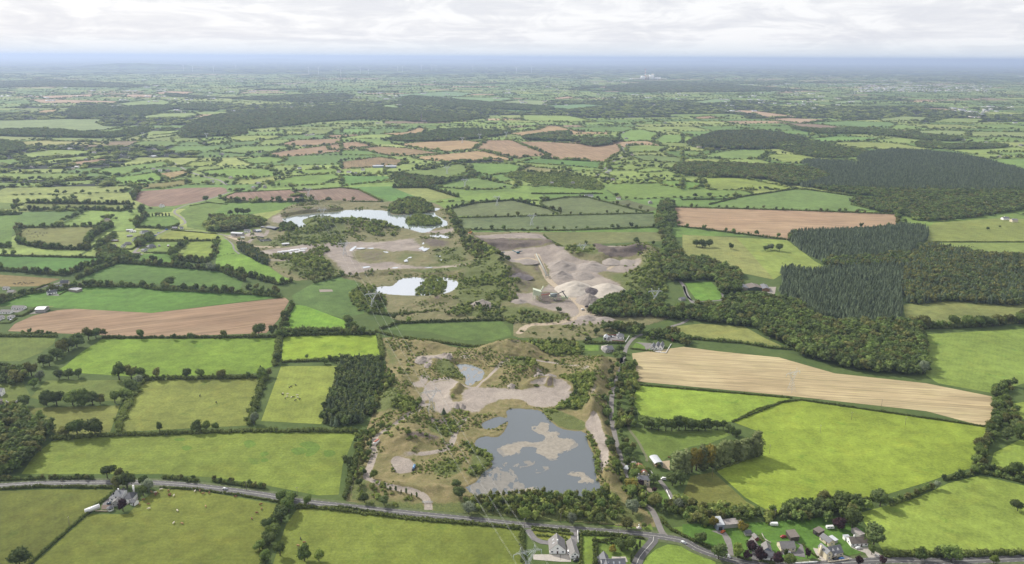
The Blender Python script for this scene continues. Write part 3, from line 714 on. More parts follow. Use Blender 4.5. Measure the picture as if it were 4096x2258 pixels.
for c, s in (((138, 164, 96), 'a 840,780 1060,755 1200,745 1300,770 1240,790 960,797'), ((138, 160, 108), 'a -60,905 540,890 830,895 720,920 790,945 960,950 780,975 640,992 380,985 350,962 -60,990'),
             ((146, 170, 100), 'a 1000,882 1200,850 1440,845 1500,865 1380,882 1100,887'), ((150, 164, 100), 'a -60,1015 340,1018 350,1040 -60,1062'), ((164, 166, 102), 'a 80,1067 330,1050 810,1070 800,1082 150,1092'),
             ((140, 162, 96), 'a 340,1037 560,1025 850,1040 850,1060 400,1057'), ((150, 162, 98), 'a 905,1057 980,1025 1080,1020 1040,1052'), ((146, 164, 100), 'a 1060,1022 1350,995 1300,1017 1100,1042'),
             ((142, 166, 86), 'a 110,1157 400,1120 680,1130 660,1162 450,1172 250,1187'), ((146, 170, 82), 'a 210,1217 450,1182 620,1170 890,1150 860,1177 600,1207 250,1227'), ((122, 156, 76), 'a -60,1195 130,1190 200,1232 -60,1242'),
             ((122, 156, 72), 'a 700,1290 780,1260 1230,1210 1300,1235 1060,1270 870,1322'), ((126, 166, 66), 'a 820,1367 850,1332 1160,1290 1260,1345 1000,1377'), ((130, 156, 74), 'a -60,1295 650,1298 600,1337 350,1347 -60,1347'),
             ((128, 156, 74), 'a -60,1365 340,1370 330,1400 -60,1397'), ((130, 156, 76), 'a 380,1367 700,1345 730,1370 500,1387'), ((130, 166, 74), 'a 1500,1282 1700,1260 2000,1265 2110,1310 1850,1342 1560,1312'),
             ((150, 170, 82), 'a 1370,1242 1430,1215 1650,1200 1600,1240 1440,1252'), ((126, 160, 74), 'a 1780,1192 2000,1170 2140,1190 2090,1217 1870,1227'), ((130, 160, 84), 'a 1570,1132 1800,1100 2090,1090 2200,1105 2050,1135 1800,1152'),
             ((136, 160, 86), 'a 1280,1037 1480,1030 1500,1060 1300,1067'), ((140, 166, 86), 'a 1490,1077 1600,1045 1790,1055 1560,1092'), ((150, 170, 98), 'a 1840,972 1960,950 2070,955 2080,985 1900,987'), ((150, 170, 90), 'a 2130,982 2300,985 2270,1010 2130,1007'),
             ((150, 170, 86), 'a 1680,1032 1800,1015 2150,1015 2050,1040 1800,1062'), ((126, 160, 74), 'a 2000,1370 2200,1320 2500,1300 2552,1330 2400,1380 2050,1400'), ((134, 164, 76), 'a 2130,1280 2500,1260 2552,1290 2300,1305'),
             ((126, 150, 80), 'b 420,1290 620,1260 880,1225 940,1250 940,1290 800,1332 620,1332'), ((120, 156, 76), 'b 960,1222 1250,1225 1380,1250 1300,1290 1120,1312 980,1292'), ((154, 150, 96), 'b 1300,1292 1380,1242 1700,1280 1740,1297'),
             ((106, 146, 76), 'b 1320,1217 1480,1185 1950,1215 1930,1262 1640,1237'), ((140, 160, 82), 'b 560,1252 870,1215 800,1245 620,1272'), ((120, 150, 80), 'b 610,1372 800,1350 1000,1330 1310,1390 1300,1407 1000,1422 700,1402'),
             ((110, 156, 76), 'b 0,1312 370,1320 350,1350 100,1382 0,1392'), ((116, 150, 76), 'b 1040,1327 1200,1300 1290,1350 1180,1367'), ((150, 176, 90), 'b 720,947 960,962 850,972 720,962'), ((150, 176, 90), 'b 760,912 1000,912 1150,930 900,932'),
             ((136, 166, 82), 'b 1230,967 1440,945 1480,970 1280,982'), ((132, 166, 84), 'b 2070,1002 2150,975 2250,970 2370,1000 2320,1050 2100,1062'), ((132, 166, 84), 'b 2330,1052 2400,1010 2552,1005 2552,1070 2330,1067'),
             ((122, 152, 86), 'b 1810,1022 2010,1015 2030,1040 1900,1047'), ((136, 160, 86), 'b 2130,1092 2250,1085 2440,1095 2400,1140 2140,1142'), ((122, 146, 86), 'b 2150,1167 2300,1160 2552,1180 2552,1220 2250,1202'),
             ((140, 166, 86), 'b 2200,1272 2300,1250 2480,1270 2350,1290 2210,1292'), ((140, 166, 80), 'b 1940,1347 2370,1345 2380,1370 1960,1367'), ((130, 166, 76), 'b 2370,1352 2552,1350 2552,1410 2390,1382'), ((132, 160, 84), 'b 1990,1242 2120,1220 2090,1250 2000,1272'),
             ((126, 160, 118), 'b 420,707 800,685 1000,700 880,725 430,727'), ((132, 166, 114), 'b 770,727 1240,732 1290,745 1100,770 880,747'), ((150, 170, 118), 'b 1130,772 1330,750 1560,755 1500,795 1300,792'), ((122, 160, 112), 'b 1530,802 1540,790 1800,780 2000,790 1700,822'),
             ((150, 176, 96), 'b 1350,902 1350,862 1700,868 1900,910 1700,917'), ((126, 166, 90), 'b 0,992 0,965 220,965 210,992'), ((140, 170, 110), 'b 310,812 310,787 420,780 430,812'), ((120, 160, 100), 'b 1140,827 1180,820 1480,825 1400,847'),
             ((122, 156, 98), 'c 930,922 1250,905 1540,915 1600,930 1550,960 1200,952'), ((146, 166, 108), 'c 1450,892 1650,870 1850,880 1800,905 1500,907'), ((146, 166, 108), 'c 1680,982 2000,975 2130,985 2120,1020 1780,1002'), ((146, 164, 104), 'c 2150,1022 2150,985 2620,990 2620,1030'),
             ((126, 166, 90), 'c 920,1042 1150,1020 1450,1030 1520,1040 1300,1062 1000,1062'), ((150, 166, 94), 'c 1100,1067 1320,1060 1620,1075 1870,1120 1700,1127 1450,1117 1180,1092'), ((140, 170, 80), 'c 0,1072 0,1015 100,1035 60,1072'),
             ((130, 160, 86), 'c 110,1172 350,1125 640,1125 640,1140 560,1192 330,1192'), ((130, 160, 86), 'c 0,1172 0,1125 150,1140 100,1172'), ((146, 166, 84), 'c 600,1187 640,1155 900,1155 1240,1210 1000,1217 850,1227'), ((150, 166, 90), 'c 0,1222 0,1187 250,1190 400,1215 200,1227'),
             ((126, 160, 84), 'c 2240,1192 2620,1180 2620,1270 2460,1272 2250,1212'), ((142, 164, 96), 'c 1830,907 2000,885 2290,890 2200,920 1900,917'), ((136, 166, 118), 'c 50,767 250,740 370,750 350,770 150,777'), ((140, 166, 112), 'c 1100,762 1330,750 1360,770 1150,777'),
             ((130, 160, 92), 'c 1880,1062 2050,1050 2180,1080 2000,1092'), ((130, 160, 92), 'c 2310,1142 2620,1140 2620,1170 2380,1162'), ((146, 166, 80), 'c 130,1332 400,1325 900,1420 200,1422'), ((116, 156, 70), 'c 0,1357 100,1365 160,1402 0,1422'), ((136, 160, 90), 'c 1700,1000 2050,1020 2150,1040 1900,1045')):
    mid(c, s)
# ---------------------------------------------------------------- the two gravel workings: shaped ground
def blur(a, k):
    for _ in range(3):
        for ax in (0, 1):
            p = np.concatenate([np.repeat(a.take([0], ax), k, ax), a, np.repeat(a.take([-1], ax), k, ax)], ax)
            c = np.cumsum(p, ax); c = np.concatenate([np.zeros_like(c.take([0], ax)), c], ax)
            n = a.shape[ax]; w = 2 * k + 1
            a = (c.take(range(w, w + n), ax) - c.take(range(0, n), ax)) / w
    return a
def seg_dist(X, Y, P):
    best = np.full(X.shape, 1e9)
    for a, b in zip(P[:-1], P[1:]):
        d = b - a; t = np.clip(((X - a[0]) * d[0] + (Y - a[1]) * d[1]) / (d @ d + 1e-9), 0, 1)
        best = np.minimum(best, np.hypot(X - a[0] - t * d[0], Y - a[1] - t * d[1]))
    return best
def pit_mat(name, dry1, dry2, dry3, g1_, g2_, g3_):
    m, t, b = newmat(name); p = objpos(t); at = N(t, 'ShaderNodeAttribute', attribute_name='Col')
    s = N(t, 'ShaderNodeSeparateColor'); L(t, at.outputs['Color'], s.inputs[0])
    nA = noise(t, p, .035, 6, .65, .8); nB = noise(t, p, .16, 6, .7, .4); nC = noise(t, p, .8, 3, .7)
    c = mixc(t, mapr(t, nA, .35, .65, 0, 1), dry1, dry2)
    c = mixc(t, mapr(t, nB, .45, .68, 0, 1), c, dry3)
    gsel = mapr(t, math_n(t, 'ADD', s.outputs[1], math_n(t, 'MULTIPLY', math_n(t, 'SUBTRACT', nB, .5), 1.1)), .34, .56, 0, 1)
    c = mixc(t, gsel, c, mixc(t, mapr(t, nC, .3, .7, 0, 1), (.075, .098, .030), (.125, .14, .045)))
    nD = noise(t, p, .09, 6, .75, 1.2)
    grav = mixc(t, mapr(t, nD, .3, .7, 0, 1), g1_, g2_)
    grav = mixc(t, mapr(t, noise(t, p, .022, 4, .6, .5), .45, .7, 0, .8), grav, g3_)
    gs = mapr(t, math_n(t, 'ADD', s.outputs[0], math_n(t, 'MULTIPLY', math_n(t, 'SUBTRACT', nB, .5), .75)), .42, .58, 0, 1)
    c = mixc(t, gs, c, grav)
    bs = mapr(t, math_n(t, 'ADD', s.outputs[2], math_n(t, 'MULTIPLY', math_n(t, 'SUBTRACT', nB, .5), .7)), .42, .6, 0, 1)
    c = mixc(t, bs, c, mixc(t, mapr(t, nC, .3, .7, 0, 1), (.085, .066, .054), (.14, .115, .098)))
    hs = mapr(t, math_n(t, 'ADD', at.outputs['Alpha'], math_n(t, 'MULTIPLY', math_n(t, 'SUBTRACT', nB, .5), .6)), .42, .6, 0, 1)
    c = mixc(t, hs, c, mixc(t, mapr(t, nC, .3, .7, 0, 1), (.30, .24, .17), (.40, .335, .25)))
    c = mixc(t, 1.0, c, mapr(t, nC, .25, .75, .75, 1.25), 'MULTIPLY')
    L(t, c, b.inputs['Base Color']); b.inputs['Roughness'].default_value = .95; b.inputs['Specular IOR Level'].default_value = .15
    bp = N(t, 'ShaderNodeBump'); bp.inputs['Strength'].default_value = 1.0; bp.inputs['Distance'].default_value = .8
    L(t, math_n(t, 'ADD', nB, math_n(t, 'MULTIPLY', nC, .35)), bp.inputs['Height']); L(t, bp.outputs[0], b.inputs['Normal'])
    return m
def terrain(name, outline, cell, mat, bumps, ridges, patches, ponds, rough, edge, benches=()):
    O = smooth(G(outline), 3, True); lo, hi = O.min(0) - cell, O.max(0) + cell
    xs = np.arange(lo[0], hi[0], cell); ys = np.arange(lo[1], hi[1], cell); X, Y = np.meshgrid(xs, ys)
    pts = np.stack([X.ravel(), Y.ravel()], 1); IN = inside(pts, O).reshape(X.shape)
    fall = np.clip(blur(IN.astype(float), max(1, int(edge / cell))) * 2 - 1, 0, 1)
    Z = np.full(X.shape, 1.4) + rough * (fbm(X / 26, Y / 26, 3, 4) - .45) + rough * .8 * (fbm(X / 8, Y / 8, 8, 4) - .45)
    for s, a, b, h in bumps:
        c = g1(s); e = ((X - c[0]) / a) ** 2 + ((Y - c[1]) / b) ** 2 + .5 * (fbm(X / 12, Y / 12, 5) - .5)
        Z += 1.35 * h * np.exp(-e * 1.1)
    for s, w, h in ridges:
        d = seg_dist(X, Y, smooth(G(s), 3)) + 7 * (fbm(X / 15, Y / 15, 6) - .5)
        Z += 1.3 * h * np.exp(-(d / w) ** 2)
    Cc = np.zeros(X.shape + (4,))
    for ch, s, k, v in patches:
        if s.startswith('~'):
            wd_, s = s[1:].split('|'); mk = np.clip(1.35 - seg_dist(X, Y, smooth(G(s), 3)) / float(wd_), 0, 1)
            Z = Z * (1 - .7 * mk) + .7 * mk * blur(Z, 3)
        else: mk = inside(pts, smooth(G(s), 3, True)).reshape(X.shape).astype(float)
        mk = blur(mk, k) if k else mk
        if v >= 0:
            Cc[..., ch] = np.maximum(Cc[..., ch], mk * v)
            for o_ in range(4):
                if o_ != ch: Cc[..., o_] *= (1 - mk)
        else: Cc[..., ch] *= (1 - mk)
    flat = np.clip(Cc[..., 0] * 1.3 + Cc[..., 3] - .25, 0, 1) * .8; Z = Z * (1 - flat) + flat * (blur(Z, max(2, int(9 / cell))) * .55 + .5 + .35 * fbm(X / 5, Y / 5, 12, 3))
    for s, h in benches:
        mk = inside(pts + 5 * np.stack([fbm(pts[:, 0] / 14, pts[:, 1] / 14, 71, 4) - .5, fbm(pts[:, 0] / 14 + 3, pts[:, 1] / 14, 73, 4) - .5], 1), G(s, h)).reshape(X.shape).astype(float); Z = Z + h * blur(mk, 1)
    Z = np.maximum(Z, .5) * fall + .06
    for s, lvl in ponds:
        mk = inside(pts, smooth(G(s, lvl), 3, True)).reshape(X.shape).astype(float); sm_ = blur(mk, 2)
        Z = np.where(sm_ > .5, np.minimum(Z, lvl - .5), Z); Z = np.where((sm_ <= .5) & (sm_ > .05), np.clip(Z, lvl + .15, lvl + .6), Z)
    idx = -np.ones(X.shape, int); keep = IN.copy(); idx[keep] = np.arange(keep.sum())
    q = keep[:-1, :-1] & keep[1:, :-1] & keep[:-1, 1:] & keep[1:, 1:]
    F = np.stack([idx[:-1, :-1][q], idx[:-1, 1:][q], idx[1:, 1:][q], idx[1:, :-1][q]], 1)
    V = np.stack([X[keep], Y[keep], Z[keep]], 1)
    tag(link(bpy.data.objects.new(name, mesh_np(name, V, F, [mat], col=Cc[keep], smooth_=True))), None, None, None, 'structure')
    def zf(x, y):
        i = np.clip(np.round((np.asarray(x) - xs[0]) / cell).astype(int), 0, len(xs) - 1); j = np.clip(np.round((np.asarray(y) - ys[0]) / cell).astype(int), 0, len(ys) - 1)
        return np.where(IN[j, i], Z[j, i], 0.0)
    return zf
POND1 = 'h 905,840 945,868 1010,910 1110,915 1250,895 1480,880 1700,900 1830,915 1900,890 1960,855 1910,770 1910,640 1850,520 1830,430 1740,420 1640,400 1550,330 1500,270 1400,258 1245,255 1240,320 1170,310 1110,335 1045,368 1060,405 1130,412 1200,372 1245,350 1235,395 1175,465 1060,460 1005,490 1000,540 1060,580 1120,640 1125,690 1060,730 1010,800 950,830'
POND2 = 'r 1530,545 1650,545 1800,550 1900,590 1990,625 2050,680 2020,800 1960,850 1900,840 1850,925 1760,925 1715,905 1712,840 1730,780 1640,700 1600,600'
POND3 = 'e 0,172 200,168 350,178 380,205 500,202 590,192 690,186 672,160 740,153 700,200 760,235 795,262 785,290 700,305 660,330 610,345 545,325 440,300 300,275 100,237 0,240 d 2450,215 2330,222 2260,250 2290,290 2200,312 2100,287 2130,258 2110,235 2250,205 2552,180'
POND4 = 'e 230,760 300,738 380,737 440,682 560,672 660,685 700,672 760,670 860,700 875,732 800,790 690,805 560,812 350,800 250,782'
POND5 = 'e 640,365 680,355 800,360 800,395 770,380 700,372'
SITE = 'U 955,850 1100,868 1190,880 1325,868 1335,880 1450,876 1462,896 1558,902 1548,955 1530,1005 1530,1050 1545,1110 1565,1180 1585,1245 1632,1290 1650,1328 1500,1320 1200,1297 1000,1278 868,1262 890,1180 920,1080 950,1000 970,915'
GRAV = pit_mat('dry_grass_and_gravel', (.185, .155, .070), (.135, .132, .052), (.235, .190, .098), (.215, .185, .158), (.33, .285, .245), (.35, .305, .255))
site_z = terrain('gravel_pit_ground', SITE, 1.5, GRAV,
    [('r 1400,640', 22, 26, 3.5), ('r 1160,600', 9, 10, 4), ('r 1050,500', 14, 12, 3), ('r 1420,460', 10, 9, 4.5), ('s 560,760', 26, 24, 7), ('s 400,640', 30, 14, 3), ('s 1050,920', 14, 9, 4), ('s 1280,980', 16, 10, 3),
     ('r 1000,250', 30, 26, 6), ('s 300,350', 40, 40, 7), ('r 2250,420', 30, 26, 6), ('t 700,420', 30, 22, 4.5), ('t 800,230', 22, 30, 4), ('t 1050,420', 22, 12, 3), ('r 1600,960', 7, 10, 3.5), ('r 1600,1280', 10, 8, 3),
     ('r 300,1250', 30, 40, 5), ('r 450,900', 25, 40, 4), ('r 1980,880', 8, 9, 3), ('s 1000,330', 40, 20, 3)],
    [('u 1130,0 1180,110 1230,250 1300,380 1320,520 1310,650 1290,760', 9, 6.5), ('s 1900,550 1830,760 1800,960 1810,1200 1780,1400', 11, 6), ('h 1000,905 1250,880 1480,865', 7, 3), ('t 380,930 560,960 800,990 1000,1010 1200,1000', 7, 2.5),
     ('r 1650,920 1560,1010 1480,1060 1430,1150', 5, 3.5), ('s 640,960 860,900 1000,900 1250,930 1420,1040', 6, 3.2), ('r 500,120 1000,150 1400,280 1850,290', 8, 3.5), ('s 0,260 600,250 700,440', 9, 3.5), ('s 700,640 800,740 740,780', 6, 3)],
    [(1, 's 330,640 560,580 800,600 850,760 560,720 300,700', 2, .9), (1, 's 1180,750 1500,780 1750,820 1780,1000 1650,1180 1700,1380 1300,1350 1080,1330 1300,1200 1440,1000 1250,860', 3, 1),
     (1, 'r 1250,600 1420,540 1600,660 1700,780 1500,800 1220,740', 2, .85), (1, 'r 250,100 420,200 600,520 420,640 360,520', 4, .7), (1, 'r 100,1000 500,1000 700,1160 950,1210 800,1417 0,1417', 4, .75), (1, 's 900,280 1500,260 1560,420 1000,440', 3, .8),
     (1, 't 1050,180 1480,150 1380,400 1150,340', 3, .7), (1, 't 1480,400 1850,560 1850,700 1680,860 1540,800 1640,620', 2, .9), (1, 'h 100,940 580,960 900,960 1500,880 2000,870 2150,1000 2330,1120 1300,1100 300,1050 50,1000', 4, .85), (1, 't 1100,700 1500,620 1500,820 1200,840', 3, .7),
     (1, 'h 1500,262 1640,398 1830,418 1820,370 1650,290', 1, 1), (1, 't 180,700 300,800 400,1000 420,1150 100,1130', 4, .8), (1, 'u 1340,300 1420,480 1480,800 1400,860 1320,700', 4, .7),
     (2, 's 300,290 520,290 700,440 420,440 200,420', 4, .55), (2, 't 780,400 1200,360 1240,440 800,450', 2, .7), (2, 'r 1300,360 1560,350 1900,400 2250,560 2240,640 1980,560', 3, .55), (2, 't 1100,130 1350,130 1330,190 1120,190', 1, .8), (2, 's 840,520 1250,490 1300,560 860,550', 3, .5),
     (0, 'r 890,460 1280,445 1340,490 1400,415 1500,440 1480,500 1400,530 1300,550 1100,560 1180,610 1080,650 1010,600 1000,560 890,530', 1, 1), (0, 'r 1640,450 1810,460 1800,510 1640,500', 1, .8), (0, 'r 950,740 1080,780 1150,810 1050,880 1000,1000 740,950 740,920 900,890 940,840', 2, .9),
     (0, 'r 1130,880 1450,850 1650,930 1560,1000 1440,1080 1480,1180 1560,1300 1450,1417 1200,1417 1190,1200 1080,1180 1000,1240 850,1180 980,1120 1060,980', 3, .95), (0, 's 0,1010 640,1010 880,960 1100,1000 1290,1080 1400,1040 1420,1110 1300,1200 1040,1310 700,1290 560,1190 200,1160 0,1250', 2, 1.0),
     (0, 'r 1700,1000 2552,1000 2552,1160 2300,1180 2100,1260 1900,1417 1690,1380 1500,1300 1480,1250 1700,1200', 3, .95), (0, 's 640,960 860,900 1000,890 1250,930 1400,1040 1290,1080 1100,1000 880,960', 1, .9), (2, 's 980,920 1060,890 1080,980 960,990', 1, .8), (0, 's 740,760 960,765 1100,810 900,840', 1, .9), (0, 's 1500,670 1700,600 1740,620 1680,720 1580,700', 2, .75),
     (0, 't 630,640 700,600 860,640 930,700 900,780 800,800 680,790', 1, 1.0), (0, 't 640,570 900,540 1020,560 940,620 740,600', 3, .8), (0, 't 1020,500 1180,480 1150,520', 2, .7),
     (0, '~3.4|t 1080,-40 1000,0 890,90 760,190 620,290 480,360 430,410 405,500 425,560 400,640 370,720 335,800 340,870 400,920 520,970 700,1015 850,1040 1000,1080 1070,1130 1090,1200 1095,1290', 0, 1.2),
     (0, '~3.2|r 880,1417 1000,1200 1060,1000 1150,870 1300,830 1450,830 1560,880 1700,950 1900,990', 0, 1.2), (0, '~3.2|t 1560,130 1500,180 1420,300 1390,420 1330,500 1200,540 1000,570', 0, 1.15),
     (0, '~3|r 1900,990 2050,850 2250,700 2450,600 s 100,700 300,560 620,530 900,540 1500,600', 0, .75),
     (0, 'u 1040,180 1150,90 1210,200 1250,330 1310,430 1290,560 1290,680 1220,700 1180,560 1190,450 1110,300', 1, 1.0), (0, 's 1780,1000 1850,1030 1740,1230 1700,1200', 1, .7)],
    [(POND1, .75), (POND2, .8)], 3.4, 10)
QUARRY = 'd 1660,350 1760,370 1950,300 2000,230 2080,190 2200,130 2552,110 e 300,110 560,90 700,120 760,150 840,210 890,270 900,335 1490,335 1600,440 2200,430 2300,440 2400,470 2420,600 2430,720 2300,800 2450,880 2552,920 2380,1010 2150,1060 1900,1130 1700,1150 1400,1130 1270,1110 1230,1000 660,1000 430,1000 350,960 300,850 200,800 80,760 150,720 0,680 d 2552,660 2200,700 2000,590 1960,540 1780,440 1690,390'
QG = pit_mat('quarry_grass_and_gravel', (.155, .145, .068), (.115, .122, .052), (.205, .172, .095), (.178, .150, .130), (.275, .235, .202), (.345, .30, .25))
quarry_z = terrain('quarry_ground', QUARRY, 3.0, QG,
    [('e 1500,480', 60, 30, 4), ('e 650,740', 22, 24, 5), ('e 150,300', 70, 45, 8), ('d 2400,300', 45, 40, 7), ('e 1150,600', 60, 70, 6), ('d 2350,600', 50, 45, 8), ('e 900,640', 50, 30, 4), ('e 1330,740', 20, 16, 6), ('e 720,850', 26, 16, 5),
     ('e 560,250', 30, 30, 2.5), ('e 520,160', 45, 40, 4), ('e 2250,560', 40, 40, 4), ('e 500,430', 10, 8, 5)],
    [('e 800,170 870,290 940,420 1060,500 1200,620 1250,680', 16, 9), ('e 2230,440 2330,520 2330,640 2250,760', 20, 9), ('e 1560,450 1620,520 1980,545', 14, 6), ('e 1120,395 1300,410 1560,430', 14, 5), ('d 2060,170 2200,130 2552,120', 16, 7), ('e 0,670 300,650 500,640', 10, 4), ('e 1850,470 1930,500 2060,545 2230,500', 16, 5)],
    [(1, 'd 2200,230 2552,230 2552,470 2300,450 2150,390', 4, .9), (1, 'd 2030,560 2552,560 e 100,680 100,760 d 2300,700', 4, .75), (1, 'e 1050,540 1300,650 1320,760 1250,880 900,900 830,760 960,600', 5, .8), (1, 'e 2000,650 2420,520 2440,800 2300,830 2000,780', 4, .7),
     (1, 'e 760,940 1250,900 1700,960 1700,1060 1250,1000', 3, .85), (1, 'e 1590,450 1850,440 1980,545 1700,530', 3, .8), (1, 'e 570,800 600,720 700,660 770,720 770,790', 1, .9), (1, 'e 480,260 560,215 700,235 740,280 560,290', 1, 1), (1, 'e 350,190 420,120 560,90 690,160 600,198', 1, 1), (1, 'e 300,620 960,560 980,640 700,660 450,640', 3, .7),
     (1, 'e 640,440 960,450 950,570 700,590 650,500', 4, .55), (1, 'd 1900,400 2400,390 2400,430 2000,450', 2, .7), (1, 'e 100,560 400,480 620,470 600,530 400,590', 4, .5),
     (0, 'e 900,385 1100,362 1480,350 1590,440 1640,480 1560,560 1660,600 1560,700 1440,560 1250,600 1160,560 1080,480 960,430', 2, 1.0), (0, 'e 1440,520 1560,480 1640,450 1700,540 2000,590 2180,560 2240,560 2180,640 1900,640 2090,740 1960,800 1940,870 1850,930 2040,1000 1980,1030 1720,1040 1560,1035 1720,970 1600,930 1400,880 1300,830 1260,760 1380,720 1520,760 1540,690 1470,600', 2, .95),
     (0, 'e 1840,440 2200,440 2260,480 2000,500 1900,480', 1, .9), (2, 'e 1880,478 2010,494 2260,472 2240,535 2000,556 1920,525', 0, 1), (2, 'e 960,418 1180,422 1440,428 1600,445 1560,480 1400,470 1180,492 1040,460', 1, .62), (2, 'e 1150,425 1230,425 1240,470 1180,480', 0, 1), (2, 'e 1420,560 1560,600 1500,680 1420,640', 2, .6), (2, 'e 1280,700 1440,700 1480,780 1300,800', 2, .5), (2, 'e 1460,790 1640,800 1660,860 1480,860', 1, .7), (0, 'e 930,395 1460,362 1540,430 1200,412', 1, 1),
     (0, 'd 2380,445 2552,412 e 300,410 600,372 830,390 840,440 650,470 640,500 440,480 380,560 600,600 500,620 250,640 100,680 0,680 d 2552,650', 3, .8), (2, 'e 560,380 800,395 830,440 640,460', 3, .6), (2, 'e 120,470 360,480 330,560 130,570', 3, .5), (0, 'e 0,570 300,590 700,600 950,590 900,620 500,620 0,620', 2, .8),
     (0, 'd 1940,485 2330,432 2390,450 2250,490 2100,505 1985,510', 1, 1.2), (0, 'd 2100,505 2250,490 2380,450 2330,490 2150,515', 1, .9), (3, '~4|e 1300,560 1400,540 1470,560', 0, 1), (3, '~4|e 1800,950 1900,960 2030,1010', 0, 1), (3, '~4|e 1560,620 1640,600 1800,612 1960,625 2040,590', 0, .9), (3, '~5|d 1680,355 1750,385 1850,425 1890,445 1960,455 2080,450', 0, 1.2), (0, '~4|d 1850,425 1900,385 1980,365 2000,330', 0, 1.1), (0, 'd 1720,365 1960,375 1980,350 1900,340 1760,345', 2, .8), (0, '~3.5|d 2005,545 2150,555 2300,550 2430,500', 0, 1),
     (3, '~5.5|e 1460,515 1490,580 1540,690 1620,760 1720,830 1790,900 1800,950 1740,990 1580,1030 1400,1040 1330,1090', 0, 1.2), (2, 'e 1230,640 1380,640 1460,700 1300,705', 2, .6), (2, 'e 680,840 760,820 700,930 740,940', 1, .7),
     (0, 'd 2030,215 2110,215 2140,260 2090,280 2020,260', 2, .7), (2, 'd 2080,180 2250,150 2540,170 2400,195 2150,210', 3, .5), (0, 'e 440,290 600,330 840,310 830,350 640,350 500,330', 2, .7)],
    [(POND3, .8), (POND4, .8), (POND5, .8)], 4.5, 14,
    [('e 905,388 1100,366 1480,352 1585,440 1420,428 1300,436 1180,424 1050,428 960,420', 8), ('e 1845,445 2000,440 2200,440 2255,472 2160,486 2010,496 1915,480', 10), ('e 1560,455 1700,460 1900,490 1985,540 1880,575 1780,545 1640,540', 5), ('d 2060,185 2200,150 2552,140 2552,172 2300,192 2110,212', 6)])
# ---------------------------------------------------------------- water
def water_mat(name, tint, rough, ior=1.33):
    m, t, b = newmat(name); p = objpos(t)
    b.inputs['Base Color'].default_value = tint + (1,); b.inputs['Roughness'].default_value = rough; b.inputs['IOR'].default_value = ior
    b.inputs['Specular IOR Level'].default_value = .62
    bp = N(t, 'ShaderNodeBump'); bp.inputs['Strength'].default_value = .12; bp.inputs['Distance'].default_value = .25
    L(t, noise(t, p, .5, 4, .6, .3), bp.inputs['Height']); L(t, bp.outputs[0], b.inputs['Normal']); return m
WAT = water_mat('pond_water', (.085, .10, .108), .10, 1.55); WAT2 = water_mat('quarry_lake_water', (.50, .57, .56), .05, 6.0); WAT2.node_tree.nodes['Principled BSDF'].inputs['Metallic'].default_value = .5; WAT3 = water_mat('small_pond_water', (.14, .16, .17), .08, 2.2); WAT4 = water_mat('bright_pond_water', (.72, .75, .76), .04, 6.5); WAT4.node_tree.nodes['Principled BSDF'].inputs['Metallic'].default_value = .6  # pale part-metal lake and bright-pond bases paint in the sky's glare
def pond(s, z, mat, name='pond'):
    P = smooth(G(s, z), 4, True); n = len(P)
    P = P + 1.0 * np.stack([fbm(P[:, 0] / 5, P[:, 1] / 5, 1) - .5, fbm(P[:, 0] / 5 + 9, P[:, 1] / 5, 2) - .5], 1)
    sheet(name, P, None, mat, z=z)
pond(POND1, .75, WAT); pond(POND2, .8, WAT3)
pond(POND3, .8, WAT2, 'quarry_lake'); pond(POND4, .8, WAT4); pond(POND5, .8, WAT4)
for s in ('e 105,455 150,450 180,455 140,462', 'e 190,455 240,452 230,460', 'e 310,480 350,482 340,490', 'e 470,545 510,520 525,525 490,540 500,552 470,556', 'e 560,470 610,440 620,450 580,475', 'e 600,460 660,452 620,478', 'e 690,515 740,512 730,522 700,524', 'e 720,545 760,540 755,550', 'e 380,600 440,595 430,606 390,606', 'e 120,600 200,590 210,598 130,608', 'e 620,598 680,596 660,602', 'e 60,470 100,440 110,446 80,474', 'e 200,635 240,630 230,640', 'e 600,430 612,410 620,425 610,445'):
    c_ = G(s).mean(0); z_ = float(quarry_z(c_[0:1], c_[1:2])[0]); pond(s, z_ + .25, WAT4, 'puddle')
# floating weed: thin ragged mats of algae
ALG2 = paint('thin_algae', (.17, .16, .14), .8, raw=True, var=.2, scale=.3)
ALG = paint('algae', (.235, .21, .17), .9, raw=True, var=.25, scale=.35)
def fringe(s):
    P = np.array(px(s)); c = P.mean(0); P = c + (P - c) * 1.10; return 'U ' + ' '.join('%.1f,%.1f' % (x / ZONE['U'][2], y / ZONE['U'][2]) for x, y in P)
def algae(label, s, frag=.0, seed=0, z=.79, mat=None):
    P = smooth(G(s, z), 4, True); lo, hi = P.min(0) - 3, P.max(0) + 3; c = .8
    X, Y = np.meshgrid(np.arange(lo[0], hi[0], c), np.arange(lo[1], hi[1], c)); pts = np.stack([X.ravel(), Y.ravel()], 1)
    w = pts + 6 * np.stack([fbm(pts[:, 0] / 7, pts[:, 1] / 7, 11 + seed, 5) - .48, fbm(pts[:, 0] / 7, pts[:, 1] / 7, 23 + seed, 5) - .48], 1)
    k = inside(w, P) & (fbm(pts[:, 0] / 4.5, pts[:, 1] / 9, 31 + seed, 5) > frag)
    q = pts[k]; h = c / 2; n = len(q)
    V = np.stack([np.column_stack([q[:, 0] + a * h, q[:, 1] + b * h, np.full(n, z)]) for a, b in ((-1, -1), (1, -1), (1, 1), (-1, 1))], 1).reshape(-1, 3)
    tag(link(bpy.data.objects.new('algae', mesh_np('algae', V, np.arange(4 * n).reshape(n, 4), [mat or ALG]))), label, None, None, 'stuff')
